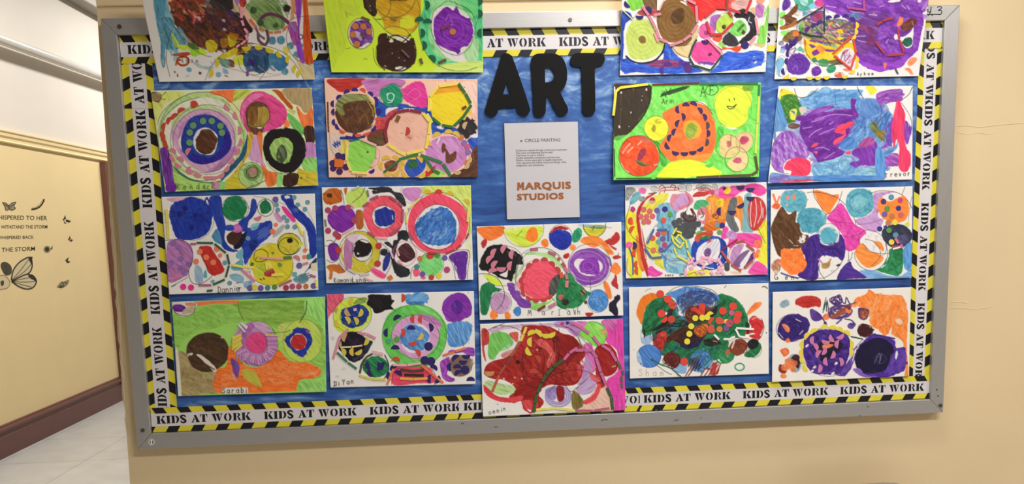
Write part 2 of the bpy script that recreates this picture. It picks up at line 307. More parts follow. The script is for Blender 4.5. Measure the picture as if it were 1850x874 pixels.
def clip01(poly, lo, hi):                     # clip a polygon to lo <= t <= hi
    for s_, L in ((1, lo), (-1, -hi)):
        out = []
        for i in range(len(poly)):
            a, c = poly[i], poly[(i + 1) % len(poly)]; fa, fc = s_ * a[0] - L, s_ * c[0] - L
            if fa >= 0: out.append(a)
            if (fa >= 0) != (fc >= 0): k_ = fa / (fa - fc); out.append((a[0] + (c[0] - a[0]) * k_, a[1] + (c[1] - a[1]) * k_))
        poly = out
        if len(poly) < 3: return []
    return poly
def tape(label, quad, kp, y, per=0.308, wave=0.0, name='border_strip'):
    # quad: text-bottom-start, text-bottom-end, text-top-end, text-top-start; kp: photo point where a K begins
    Q = [on_y(*p, y) for p in quad]; L = np.linalg.norm(Q[1] - Q[0]); Wd = np.linalg.norm(Q[3] - Q[0]); O = Q[0]
    H = homog([(0, 0), (L, 0), (L, Wd), (0, Wd)], [(q[0], q[2]) for q in Q]); Hi = np.linalg.inv(H)
    kq = on_y(*kp, y); k0 = hap(Hi, (kq[0], kq[2]))[0]
    b = MB()
    def put(poly, m, dz):
        poly = clip01(poly, 0, L)
        if not poly: return
        P = hap(H, poly); b.face([(p[0], y - dz - wave * (0.5 + 0.5 * math.sin(q[0] * 23)) * (1 if wave else 0), p[1]) for p, q in zip(P, poly)], m)
    n = max(2, int(L / 0.02)); 
    for i in range(n):
        t0, t1 = L * i / n, L * (i + 1) / n
        put([(t0, 0.235 * Wd), (t1, 0.235 * Wd), (t1, 0.765 * Wd), (t0, 0.765 * Wd)], m_tw, 0)
        put([(t0, 0), (t1, 0), (t1, 0.235 * Wd), (t0, 0.235 * Wd)], m_ty, 0); put([(t0, 0.765 * Wd), (t1, 0.765 * Wd), (t1, Wd), (t0, Wd)], m_ty, 0)
    P = hap(H, [(0, 0), (L, 0), (L, Wd), (0, Wd)]); b.face([(p[0], y + 0.0006, p[1]) for p in P[::-1]], m_tw)
    sp = 0.0712; a = k0 - 60 * sp
    while a < L + 0.1:
        x = a + 0.024; put([(x, 0), (x + 0.033, 0), (x + 0.043, 0.235 * Wd), (x + 0.010, 0.235 * Wd)], m_tb, 0.0002)
        x = a - 0.012; put([(x, Wd), (x + 0.033, Wd), (x + 0.043, 0.765 * Wd), (x + 0.010, 0.765 * Wd)], m_tb, 0.0002)
        a += sp
    h = 0.315 * Wd; s0 = 0.345 * Wd; hx = per * 0.0745; a = k0 - 8 * per
    while a < L:
        for g, gx in WORD:
            T = lambda q: (a + (gx + q[0]) * hx, s0 + q[1] * h)
            po, cr_ = GL[g]
            for q in po: put([T(r) for r in q], m_tb, 0.0003)
            if cr_ == 'S':
                c1 = crm([(.68, .74), (.56, .93), (.3, .96), (.12, .76), (.3, .56), (.42, .5)], n=4); c2 = crm([(.36, .49), (.5, .43), (.66, .24), (.46, .05), (.2, .07), (.06, .26)], n=4)
                for cc, w0, w1 in ((c1, .1, .26), (c2, .26, .1)):
                    tt = np.gradient(cc, axis=0); tt /= np.linalg.norm(tt, axis=1)[:, None]; nn = np.stack([-tt[:, 1], tt[:, 0]], 1); wv = np.linspace(w0, w1, len(cc))[:, None] / 2 + 0.03
                    A_, B_ = cc + nn * wv, cc - nn * wv
                    for i in range(len(cc) - 1): put([T(A_[i]), T(B_[i]), T(B_[i + 1]), T(A_[i + 1])], m_tb, 0.0003)
            elif cr_:
                for z in cr_:
                    for i in range(len(z) - 1): put([T(z[i][0]), T(z[i][1]), T(z[i + 1][1]), T(z[i + 1][0])], m_tb, 0.0003)
        a += per
    o = b.build(name, fix=False, off=O); o.location = O
    return tag(o, label, 'border strip', 'printed KIDS AT WORK border strips')
def lerp(a, b_, t): return (a[0] + (b_[0] - a[0]) * t, a[1] + (b_[1] - a[1]) * t)
LB, LT = [(268.6, 737), (219, 114)], [(320, 737), (275, 114)]          # left strip: outer (text-top) edge and inner edge, from below up
def seg(e, y): t = (y - e[0][1]) / (e[1][1] - e[0][1]); return lerp(e[0], e[1], t)
tape('long left border strip reading KIDS AT WORK upwards, three repeats', [seg(LT, 740), seg(LT, 193), seg(LB, 193), seg(LB, 740)], (288, 375.5), 0.0116, 0.3045)
tape('short border strip at the top of the left edge reading AT WO', [seg(LT, 196), seg(LT, 113), seg(LB, 113), seg(LB, 196)], (259, 251), 0.0108, 0.3045)
RO, RI = [(1703.5, 87), (1678.5, 682)], [(1660.5, 87), (1640, 682)]
tape('long right border strip reading KIDS AT WORK downwards, beginning with a K', [seg(RI, 168), seg(RI, 684), seg(RO, 684), seg(RO, 168)], (1680, 172.5), 0.0116, 0.3036)
tape('short border strip at the top of the right edge reading DS AT', [seg(RI, 86), seg(RI, 171), seg(RO, 171), seg(RO, 86)], (1682, 52), 0.0108)
TT, TB_ = [(213, 64.8), (1705, 38.8)], [(218, 115), (1704, 87)]
def sx_(e, x): return lerp(e[0], e[1], (x - e[0][0]) / (e[1][0] - e[0][0]))
tape('top border strip behind the black letters, running from the left corner', [sx_(TB_, 219.5), sx_(TB_, 1160), sx_(TT, 1160), sx_(TT, 215)], (1010, 75), 0.0100, 0.3007)
tape('top border strip at the right corner ending in RK', [sx_(TB_, 1150), sx_(TB_, 1701), sx_(TT, 1703), sx_(TT, 1150)], (1340, 70), 0.0094, 0.306)
BT, BB = [(272, 737), (1680, 678)], [(274.5, 781), (1678.5, 719.2)]
tape('bottom border strip from the left corner with three repeats of KIDS AT WORK', [sx_(BB, 275), sx_(BB, 830), sx_(BT, 830), sx_(BT, 271.5)], (283, 760), 0.0100, 0.309)
tape('middle bottom border strip mostly hidden by the dark red painting', [sx_(BB, 829), sx_(BB, 1160), sx_(BT, 1160), sx_(BT, 829)], (838, 735), 0.0094, 0.309)
tape('bottom border strip ending at the right corner, three repeats of KIDS AT WORK', [sx_(BB, 1156), sx_(BB, 1678), sx_(BT, 1679.5), sx_(BT, 1156)], (1163, 720), 0.0088, 0.3045)
# ---------------------------------------------------------------- cut-out letters A R T
def bz(pts): p = [on_y(x / 6.244 + 860, y / 6.244 + 80, 0.006) for x, y in pts]; return [(q[0], q[2]) for q in p]
m_blk = mat('black_craft_foam', '0F0E0E', 0.7, spec=0.2, noise=0.08, nscale=60, bump=0.05, bscale=300)
A_o = crm([(180, 818), (120, 795), (100, 740), (115, 690), (270, 180), (285, 125), (340, 100), (395, 125), (420, 170), (520, 450), (598, 690), (608, 745), (575, 800), (525, 805), (475, 770), (455, 715)], n=5)[:-1].tolist() + [(452, 708), (262, 722)] + crm([(252, 728), (240, 775), (215, 805), (180, 818)], n=5)[:-1].tolist()
A_h = [(345, 432), (305, 565), (392, 565), (358, 470)]
R_o = [(690, 108), (655, 122), (622, 165), (618, 240), (640, 550), (648, 745)] + crm([(650, 760), (672, 805), (720, 820), (768, 800), (786, 750), (788, 700)], n=5)[:-1].tolist() + [(790, 640), (797, 588), (815, 592), (905, 765)] + crm([(912, 778), (945, 803), (985, 803), (1028, 775), (1038, 730), (1025, 690)], n=5)[:-1].tolist() + [(990, 625), (950, 540)] + crm([(950, 535), (1005, 470), (1028, 370), (1020, 260), (985, 170), (920, 118), (840, 103), (690, 105)], n=5)[:-1].tolist()
R_h = [(775, 262)] + crm([(815, 260), (860, 285), (884, 345), (868, 400), (830, 428)], n=5).tolist() + [(780, 430)]
T_o = crm([(1130, 98), (1085, 125), (1062, 180), (1075, 225), (1110, 248)], n=5).tolist() + [(1185, 255), (1195, 500), (1198, 730)] + crm([(1200, 755), (1230, 795), (1275, 803), (1322, 790), (1345, 745)], n=5).tolist() + [(1345, 600), (1338, 262)] + crm([(1380, 248), (1430, 225), (1453, 170), (1438, 120), (1395, 98)], n=5).tolist()
for nm, lp, lb in (('A', [A_o, A_h], 'black cut-out letter A, first of the word ART'), ('R', [R_o, R_h], 'black cut-out letter R in the middle of the word ART'), ('T', [T_o], 'black cut-out letter T ending the word ART')):
    o = plate([bz(l) for l in lp], 0.0045, 0.0085, m_blk, 'cutout_letter'); c = np.mean(bz(lp[0]), 0); o.data.transform(Matrix.Translation((-c[0], 0, -c[1]))); o.location = (c[0], 0, c[1])
    tag(o, lb, 'letter', 'black letters spelling ART')
# ---------------------------------------------------------------- laminated statement sheet
QS = [(880 + x / 4.37, 210 + y / 4.37) for x, y in ((135, 55), (716, 42), (732, 795), (158, 813))]
HS = homog([(135, 55), (716, 42), (732, 795), (158, 813)], QS)
def pls(y): return lambda p: on_y(880 + np.asarray(p)[..., 0] / 4.37, 210 + np.asarray(p)[..., 1] / 4.37, y)
sheet = empty('statement_sheet', tuple(pls(0.009)((158, 813)))); S0 = np.array(sheet.location); tag(sheet, 'laminated white printed sheet headed CIRCLE PAINTING under the black letters', 'notice')
m_pap = mat('white_copy_paper', 'E2DCDC', 0.55, noise=0.015, nscale=12); m_or = mat('ochre_print', 'B5672A', 0.6, noise=0.12, nscale=160); m_gr = mat('grey_print', '4A4648', 0.6)
b = MB(); f_ = pls(0.0082)(np.array([(135, 55), (716, 42), (732, 795), (158, 813)], float)); b.prism(f_, f_ + np.array([0, 0.0003, 0]), m_pap)
ps = pls(0.0080)
d_ = ps(np.array([(270 + 9 * math.cos(a), 195 + 9 * math.sin(a)) for a in np.linspace(0, 2 * PI, 14, endpoint=False)])); b.face(d_[::-1], m_or)
put_text(b, 'CIRCLE PAINTING', [(298, 204), (578, 198), (577, 173), (297, 178)], ps, m_gr, 0.004)
for i, (tx, x1) in enumerate((('Circles are created through continuous movement.', 632), ('They have no beginning and no end.', 519), ('They have no top or bottom.', 455), ('Circles symbolize completion and harmony.', 577), ('Within a circle, every part is equally important.', 596), ('They represent the infinite nature of energy, unity,', 627), ('integration, and wholeness.', 450))):
    x0 = 226 + i * 0.7; y0 = 278 + i * 19.6; sl_ = -0.021
    put_text(b, tx, [(x0, y0), (x1, y0 + (x1 - x0) * sl_), (x1, y0 - 16 + (x1 - x0) * sl_), (x0, y0 - 16)], ps, m_gr, 0.006, full=(-0.02, 0.72))
for i, (dx, dy) in enumerate(((-3.5, 0), (3.5, 0), (0, 0), (-3, -3), (3, 3), (3, -3), (-3, 3))):   # heavy type
    pz = pls(0.0080 - i * 0.00002)
    put_text(b, 'ARQUIS', [(301 + dx, 581 + dy), (660 + dx, 572 + dy), (657 + dx, 513 + dy), (300 + dx, 522 + dy)], pz, m_or, 0.008, 1.1, full=(-0.05, 0.75))
    put_text(b, 'STUDIOS', [(239 + dx, 664 + dy), (602 + dx, 654 + dy), (601 + dx, 601 + dy), (238 + dx, 612 + dy)], pz, m_or, 0.008, 1.1, full=(-0.05, 0.75))
for q in ([(237, 586), (238, 523), (256, 522), (255, 585)], [(275, 584), (274, 521), (291, 520), (294, 583)], [(238, 523), (256, 522), (269, 556), (262, 574)], [(274, 521), (291, 520), (268, 574), (261, 558)]): b.face(ps(np.array(q, float)) - np.array([0, 0.00003 * q[0][0] / 237, 0]), m_or)
b.build('paper', sheet, fix=False, off=S0)
m_film = bpy.data.materials.new('laminate_film'); m_film.use_nodes = True; nt = m_film.node_tree; nt.nodes.clear()
o_, t_, g_, x_ = [nt.nodes.new(k) for k in ('ShaderNodeOutputMaterial', 'ShaderNodeBsdfTransparent', 'ShaderNodeBsdfGlossy', 'ShaderNodeMixShader')]
t_.inputs[0].default_value = (0.93, 0.94, 0.96, 1); g_.inputs['Roughness'].default_value = 0.22; x_.inputs[0].default_value = 0.06
nt.links.new(t_.outputs[0], x_.inputs[1]); nt.links.new(g_.outputs[0], x_.inputs[2]); nt.links.new(x_.outputs[0], o_.inputs[0])
b = MB(); f_ = pls(0.0078)(np.array([(121, 42), (731, 28), (748, 808), (144, 828)], float)); b.prism(f_, f_ + np.array([0, 0.0008, 0]), m_film)
fl = b.build('laminate_film', sheet, off=S0); fl['label'] = 'clear laminate film'
# ---------------------------------------------------------------- the childrens paintings
# A painting is a sheet of paper meshed finely; marker and paint strokes are laid on it as colour per vertex, glued bits are its parts.
K3 = 3
PAL = dict(w='EFEAE4', r='C42A20', R='DC3A34', o='F0681E', O='FF8A3C', y='F2DE28', Y='FFF03C', g='DCC828', l='D2F03C', L='A6E25A', G='6FD25A', e='1E8A54', E='14603C', t='58AEBE', T='8CC8D4', b='5C96DC', B='1C3CB4', n='141C78', N='1E1440', v='6E22A0', V='9A40C0', u='462078', m='C890CC', M='B478C0', p='F04AA8', P='F5506C', q='F8C4AE', Q='F8A0B8', k='1C1618', K='26282E', a='8C8C8C', d='4A2A16', D='2E1A12', f='7A4A24', F='8A6A30', s='C4AC7E', S='DCC896', c='B8583C', C='D06A7A', x='8A3A44', z='DCA81E', Z='B4A01E', A='3C7E50', H='B06E84', I='283A7A', J='5A56A0')
_ng = RNG.random((257, 257))
def noise(x, y):
    xi = np.floor(x).astype(int); yi = np.floor(y).astype(int); fx = x - xi; fy = y - yi; fx = fx * fx * (3 - 2 * fx); fy = fy * fy * (3 - 2 * fy)
    xi &= 255; yi &= 255; a = _ng
    return (a[yi, xi] * (1 - fx) + a[yi, xi + 1] * fx) * (1 - fy) + (a[yi + 1, xi] * (1 - fx) + a[yi + 1, xi + 1] * fx) * fy
class Pa:
    def __init__(s, x0, y0, sc, cor, bg='w', seed=1):
        s.x0, s.y0, s.zs = x0, y0, sc; s.cor = np.array([(x0 + x / sc, y0 + y / sc) for x, y in cor]); s.rn = random.Random(seed)
        lo = np.floor(s.cor.min(0)) - 3; hi = np.ceil(s.cor.max(0)) + 3; s.lo = lo; s.W, s.Hh = [int(v) for v in (hi - lo) * K3]
        s.c = np.zeros((s.Hh, s.W, 3)) + hexc(PAL.get(bg, bg)); s.pc = []
        yy, xx = np.mgrid[0:s.Hh, 0:s.W]; s.c *= (1 + 0.02 * (noise(xx / 40., yy / 40.) - .5))[..., None]
    def cv(s, p): p = np.asarray(p, float); return (np.array([s.x0, s.y0]) + p / s.zs - s.lo) * K3
    def col(s, k): return hexc(PAL.get(k, k))
    def comp(s, msk, oy, ox, k, a=1, ang=None, var=.1, gap=0):
        h, w_ = msk.shape; c = s.col(k); yy, xx = np.mgrid[oy:oy + h, ox:ox + w_].astype(float); A = msk * a
        if ang is None: n1 = noise(xx / 14 + 31 * s.rn.random(), yy / 14) * .6 + noise(xx / 5, yy / 5 + 7) * .4
        else:
            t = math.radians(ang); u = xx * math.cos(t) + yy * math.sin(t); v = -xx * math.sin(t) + yy * math.cos(t); q = 60 * s.rn.random()
            n1 = noise(u / 45 + q, v / 4.5 + q) * .6 + noise(u / 30 + q, v / 9 + 9) * .4
        n1 = (n1 - .5) * 2.4
        if gap: A = A * np.clip((n1 + 1.15 - 1.6 * gap) / .16, 0, 1)
        n1 = np.clip(n1, -1, 1) * var; C_ = np.where(n1[..., None] > 0, c + (np.array([1, .98, .96]) - c) * n1[..., None], c * (1 + n1[..., None] * 1.3))
        R = s.c[oy:oy + h, ox:ox + w_]; R += (C_ - R) * A[..., None]
    def pmask(s, q):
        lo = np.maximum(np.floor(q.min(0)).astype(int) - 1, 0); hi = np.minimum(np.ceil(q.max(0)).astype(int) + 2, [s.W, s.Hh])
        if (hi <= lo).any(): return None
        w_, h = hi - lo; tg = np.zeros((h, w_ + 1), np.int32); p = q - lo; r = np.roll(p, -1, 0)
        for (xa, ya), (xb, yb) in zip(p, r):
            if ya == yb: continue
            if ya > yb: xa, ya, xb, yb = xb, yb, xa, ya
            i0, i1 = max(int(math.ceil(ya)), 0), min(int(math.ceil(yb)), h)
            if i1 <= i0: continue
            ys = np.arange(i0, i1); xs = np.clip(np.ceil(xa + (ys - ya) * (xb - xa) / (yb - ya)).astype(int), 0, w_); np.add.at(tg, (ys, xs), 1)
        return (np.cumsum(tg, 1)[:, :-1] % 2).astype(float), lo[1], lo[0]
    def f(s, k, pts, ang=None, var=.1, gap=0, a=1, wob=2.0, sm=1):         # painted patch
        p = np.asarray(pts, float)
        if wob and sm: p = p + np.array([(s.rn.gauss(0, wob), s.rn.gauss(0, wob)) for _ in p])
        q = s.cv(crm(p, True, 6) if sm else p)
        if wob: q = q + np.array([(s.rn.gauss(0, wob * .28), s.rn.gauss(0, wob * .28)) for _ in q])
        m = s.pmask(q)
        if m: s.comp(*m, k, a, ang, var, gap)
    def ell(s, x, y, rx, ry=None, rot=0, n=22):
        ry = ry or rx; t = np.linspace(0, 2 * PI, n, endpoint=False); c, d = math.cos(math.radians(rot)), math.sin(math.radians(rot))
        return np.stack([x + rx * np.cos(t) * c - ry * np.sin(t) * d, y + rx * np.cos(t) * d + ry * np.sin(t) * c], 1)
    def o(s, k, x, y, rx, ry=None, rot=0, ang=None, var=.1, gap=0, a=1, wob=2.0): s.f(k, s.ell(x, y, rx, ry, rot), ang, var, gap, a, wob)
    def l(s, k, w, pts, a=1, sm=1, var=.05):                                # stroke, width in photo pixels
        q = s.cv(crm(pts, False, 5) if sm and len(pts) > 2 else pts); r = w * K3 / 2
        lo = np.maximum(np.floor(q.min(0) - r).astype(int) - 1, 0); hi = np.minimum(np.ceil(q.max(0) + r).astype(int) + 2, [s.W, s.Hh])
        if (hi <= lo).any(): return
        M_ = np.zeros((hi[1] - lo[1], hi[0] - lo[0])); q = q - lo
        for (xa, ya), (xb, yb) in zip(q[:-1], q[1:]):
            x0, x1 = int(max(min(xa, xb) - r - 1, 0)), int(min(max(xa, xb) + r + 2, M_.shape[1])); y0, y1 = int(max(min(ya, yb) - r - 1, 0)), int(min(max(ya, yb) + r + 2, M_.shape[0]))
            if x1 <= x0 or y1 <= y0: continue
            yy, xx = np.mgrid[y0:y1, x0:x1]; dx, dy = xb - xa, yb - ya; L = dx * dx + dy * dy + 1e-9; t = np.clip(((xx - xa) * dx + (yy - ya) * dy) / L, 0, 1)
            d = np.hypot(xx - xa - t * dx, yy - ya - t * dy); M_[y0:y1, x0:x1] = np.maximum(M_[y0:y1, x0:x1], np.clip(r - d + .5, 0, 1))
        s.comp(M_, lo[1], lo[0], k, a, None, var)
    def c_(s, k, w, x, y, rx, ry=None, rot=0, a=1): p = s.ell(x, y, rx, ry, rot); s.l(k, w, np.concatenate([p, p[:2]]), a)
    def sc(s, k, w, x, y, rx, ry=None, n=7, a=1):                            # scribbled round and round
        ry = ry or rx; P = []; ph = s.rn.random() * 6
        for i in range(n * 7):
            t = ph + i * 2 * PI / 7; q = .55 + .45 * math.sin(i * .37 + ph) + s.rn.gauss(0, .08); P.append((x + rx * q * math.cos(t), y + ry * q * math.sin(t)))
        s.l(k, w, P, a)
    def hs(s, k, w, x, y, rx, ry, ang, n=8, a=1):                             # zigzag hatching in an oval
        P = []; t = math.radians(ang); c, d = math.cos(t), math.sin(t)
        for i in range(n):
            v = -1 + 2 * (i + .5) / n; u = math.sqrt(max(0, 1 - v * v)) * (1 if i % 2 else -1) * (.85 + .3 * s.rn.random()); P.append((x + u * rx * c - v * ry * d, y + u * rx * d + v * ry * c))
        s.l(k, w, P, a, 0)
    def mx(s, pts, ks, n, w=3, L=40, ang=None, a=.8):                         # many short strokes filling a patch
        p = s.cv(crm(pts, True, 6)); m = s.pmask(p)
        if not m: return
        yy, xx = np.nonzero(m[0]); 
        for i in range(int(n * 1.8)):
            j = s.rn.randrange(len(xx)); x, y = (np.array([xx[j] + m[2], yy[j] + m[1]]) / K3 + s.lo - np.array([s.x0, s.y0])) * s.zs
            t = s.rn.random() * PI if ang is None else math.radians(ang + s.rn.gauss(0, 18)); l = L * (.5 + s.rn.random()); dx, dy = math.cos(t) * l / 2, math.sin(t) * l / 2; k = ks[s.rn.randrange(len(ks))]; ok = 1
            for sg in (-1, 1):
                e = s.cv([(x + sg * dx * .9, y + sg * dy * .9)])[0] - (m[2], m[1]); ex, ey = int(e[0]), int(e[1]); ok = ok and 0 <= ex < m[0].shape[1] and 0 <= ey < m[0].shape[0] and m[0][ey, ex] > 0
            if not ok: continue
            s.l(k, w * (.6 + .8 * s.rn.random()), [(x - dx, y - dy), (x + s.rn.gauss(0, l * .12), y + s.rn.gauss(0, l * .12)), (x + dx, y + dy)], a, 1, .15)
    def tx(s, t, x, y, h, dx, dy=0, k='k', w=.9):
        for ch in t:
            for st in HAND.get(ch, []): s.l(k, w, [(x + px * h * .8, y - py * h + (px * dy / max(dx, 1) if dx else 0)) for px, py in st], .9, len(st) > 3)
            x += dx * (.55 if ch in 'iIl1' else 1); y += dy * (.55 if ch in 'iIl1' else 1)
    # glued paper bits
    def d(s, k, *a, r=None):
        for x, y in a: s.pc.append(('paper_dot', k, x, y, r or s.dr))
    def h(s, k, *a, r=None):                                                 # half dots: (x, y, direction of the round side)
        for x, y, g in a: s.pc.append(('half_dot', k, x, y, r or s.dr, g))
    def st(s, k, w, *a):                                                     # strips: x1, y1, x2, y2
        for q in a: s.pc.append(('paper_strip', k, w) + tuple(q))
    dr = 24
_c = lambda cx, cy, rx, ry, a, b_: arc(cx, cy, rx, ry, a, b_, 8)
HAND = {'l': [[(.1, 1), (.12, 0)]], 'a': [_c(.3, .3, .28, .28, 40, 400), [(.58, .55), (.6, 0)]], 'b': [[(.05, 1), (.05, 0)], _c(.3, .28, .26, .28, 150, -180)], 'd': [_c(.28, .28, .26, .28, 30, 390), [(.56, 1), (.58, 0)]], 'e': [[(.05, .3), (.55, .35)] + _c(.3, .3, .27, .28, 10, 320)], 'h': [[(.05, 1), (.05, 0)], [(.05, .3), (.25, .55), (.45, .5), (.5, 0)]], 'i': [[(.15, .55), (.15, 0)], [(.14, .8), (.18, .78)]], 'k': [[(.05, 1), (.05, 0)], [(.45, .6), (.05, .25)], [(.15, .32), (.5, 0)]], 'm': [[(.02, 0), (.05, .55)], [(.05, .4), (.2, .55), (.3, .4), (.3, 0)], [(.3, .4), (.45, .55), (.58, .4), (.6, 0)]], 'n': [[(.05, .55), (.05, 0)], [(.05, .35), (.25, .55), (.45, .45), (.5, 0)]], 'o': [_c(.3, .3, .27, .28, 90, 450)], 'r': [[(.1, .58), (.1, 0)], [(.1, .35), (.25, .55), (.45, .55)]], 's': [[(.5, .52), (.25, .58), (.1, .42), (.4, .25), (.45, .1), (.2, 0), (.05, .08)]], 'u': [[(.05, .55), (.08, .1), (.3, 0), (.48, .15), (.5, .55)], [(.5, .4), (.52, 0)]], 'v': [[(.05, .55), (.25, 0), (.5, .55)]], 'y': [[(.05, .55), (.25, .15)], [(.55, .6), (.1, -.35)]], 'c': [_c(.32, .3, .28, .28, 50, 310)],
 'A': [[(.0, 0), (.3, 1), (.62, 0)], [(.12, .35), (.5, .38)]], 'D': [[(.1, 1), (.1, 0)], [(.0, .95), (.4, .85), (.58, .5), (.4, .1), (.0, 0)]], 'G': [_c(.35, .45, .33, .45, 50, 330), [(.4, .4), (.7, .4), (.66, .05)]], 'I': [[(.25, 1), (.25, 0)], [(0, 1), (.5, 1)], [(0, 0), (.5, 0)]], 'K': [[(.05, 1), (.05, 0)], [(.55, .9), (.08, .45), (.6, 0)]], 'L': [[(.05, 1), (.05, 0), (.5, 0)]], 'M': [[(0, 0), (.12, 1), (.35, .3), (.6, 1), (.75, 0)]], 'R': [[(.05, 0), (.05, 1)], [(.05, .95), (.45, .85), (.4, .55), (.08, .45), (.55, 0)]], 'S': [[(.6, .85), (.3, 1), (.05, .75), (.5, .45), (.55, .15), (.25, 0), (0, .15)]], 'T': [[(.3, 1), (.3, 0)], [(0, .98), (.65, .98)]], 'N': [[(.05, 0), (.05, 1), (.5, 0), (.5, 1)]], 'Y': [[(0, 1), (.28, .5), (.55, 1)], [(.28, .5), (.25, 0)]], '+': [[(.05, .4), (.6, .45)], [(.3, .75), (.32, .1)]], 'F': [[(.1, 0), (.1, 1), (.6, 1)], [(.1, .5), (.45, .5)]], 'E': [[(.55, 1), (.05, 1), (.05, 0), (.55, 0)], [(.05, .5), (.45, .5)]]}
m_art = bpy.data.materials.new('marker_on_paper'); m_art.use_nodes = True; nt = m_art.node_tree; bs = nt.nodes['Principled BSDF']; bs.inputs['Roughness'].default_value = 0.62; bs.inputs['Specular IOR Level'].default_value = 0.3
at = nt.nodes.new('ShaderNodeAttribute'); at.attribute_name = 'paint'; nt.links.new(at.outputs['Color'], bs.inputs['Base Color'])
n_ = nt.nodes.new('ShaderNodeTexNoise'); n_.inputs['Scale'].default_value = 350; n_.inputs['Detail'].default_value = 3; bp = nt.nodes.new('ShaderNodeBump'); bp.inputs['Strength'].default_value = 0.12; bp.inputs['Distance'].default_value = 0.001
tc = nt.nodes.new('ShaderNodeTexCoord'); nt.links.new(tc.outputs['Object'], n_.inputs['Vector']); nt.links.new(n_.outputs[0], bp.inputs['Height']); nt.links.new(bp.outputs[0], bs.inputs['Normal'])
m_back = pmat('E6E1DA')
VIEW_K = 1.0
def finish(P, label, group, depth):
    # depth(u, v): distance of the sheet from the board plane, + into the wall
    H = homog(UNIT, P.cor); Hi = np.linalg.inv(H)
    nu = int(np.linalg.norm(P.cor[2] - P.cor[3]) * VIEW_K); nv = int(np.linalg.norm(P.cor[3] - P.cor[0]) * VIEW_K)
    uu, vv = np.meshgrid(np.linspace(0, 1, nu), np.linspace(0, 1, nv)); uv = np.stack([uu.ravel(), vv.ravel()], 1); px = hap(H, uv)
    pos = on_y(px[:, 0], px[:, 1], depth(uv[:, 0], uv[:, 1]))
    q = (px - P.lo) * K3; xi = q[:, 0].astype(int); yi = q[:, 1].astype(int); col = np.zeros((len(q), 3))
    for a in (-1, 0, 1):
        for b_ in (-1, 0, 1): col += P.c[np.clip(yi + a, 0, P.Hh - 1), np.clip(xi + b_, 0, P.W - 1)]
    col = lin(np.clip(col / 9, 0, 1))
    base = on_y(P.cor[3][0], P.cor[3][1], float(depth(np.array(0.), np.array(1.)))); root = empty('painting', tuple(base)); tag(root, label, 'painting', group)
    me = bpy.data.meshes.new('paper'); n = nu * nv; bt = 0.0004
    allv = np.concatenate([pos, pos + np.array([0, bt, 0])]) - base
    i = np.arange(nv - 1)[:, None] * nu + np.arange(nu - 1)[None]; i = i.ravel()
    fr = np.stack([i, i + nu, i + nu + 1, i + 1], 1); bk = np.stack([i, i + 1, i + nu + 1, i + nu], 1) + n
    e = np.concatenate([np.arange(nu), np.arange(1, nv) * nu + nu - 1, (nv - 1) * nu + np.arange(nu - 2, -1, -1), np.arange(nv - 2, 0, -1) * nu]); e2 = np.roll(e, -1); rim = np.stack([e, e2, e2 + n, e + n], 1)
    F = np.concatenate([fr, bk, rim]); me.vertices.add(2 * n); me.vertices.foreach_set('co', allv.ravel()); me.loops.add(F.size); me.loops.foreach_set('vertex_index', F.ravel().astype(np.int32))
    me.polygons.add(len(F)); me.polygons.foreach_set('loop_start', np.arange(len(F), dtype=np.int32) * 4)
    me.materials.append(m_art); me.materials.append(m_back); mi = np.zeros(len(F), np.int32); mi[len(fr):] = 1; me.polygons.foreach_set('material_index', mi)
    me.update(calc_edges=True); me.polygons.foreach_set('use_smooth', np.arange(len(F)) < len(fr))
    ca = me.color_attributes.new('paint', 'FLOAT_COLOR', 'POINT'); cc = np.ones((2 * n, 4)); cc[:n, :3] = col; cc[n:, :3] = .8; ca.data.foreach_set('color', cc.ravel())
    link('paper', me, root)
    lift = 0
    def place(p, dy):                         # crop points to the sheet's own surface
        p = np.asarray(p, float); x = np.array([P.x0, P.y0]) + p / P.zs; w_ = hap(Hi, x); return on_y(x[:, 0], x[:, 1], depth(w_[:, 0], w_[:, 1]) - dy) - base
    for pc in P.pc[:100]:
        lift = (lift + 1) % 7; d0 = 0.0003 + lift * 0.00012; b = MB(); kind, k = pc[0], pc[1]; m = pmat(PAL.get(k, k))
        if kind == 'paper_strip':
            w_, x1, y1, x2, y2 = pc[2:]; a = np.array([x1, y1], float); c = np.array([x2, y2], float); t = (c - a) / (np.linalg.norm(c - a) + 1e-9); nn = np.array([-t[1], t[0]]) * w_ / 2; rt = t * w_ * .12
            ns = max(1, int(np.linalg.norm(c - a) / 60)); A = [a + (c - a) * j / ns + nn for j in range(ns + 1)]; B_ = [a + (c - a) * j / ns - nn for j in range(ns + 1)]
            lp = A + B_[::-1]; th = 0.0016
            b.prism(place(lp, d0 + th), place(lp, -0.0001), m)
        else:
            x, y, r = pc[2:5]
            if kind == 'paper_dot': lp = [(x + r * math.cos(a), y + r * math.sin(a)) for a in np.linspace(0, 2 * PI, 16, endpoint=False)]
            else: g = math.radians(pc[5]); lp = [(x + r * math.cos(a), y + r * math.sin(a)) for a in np.linspace(g - PI / 2, g + PI / 2, 11)]
            b.prism(place(lp, d0 + 0.0003), place(lp, -0.0001), m)
        b.build(kind, root)
    return root
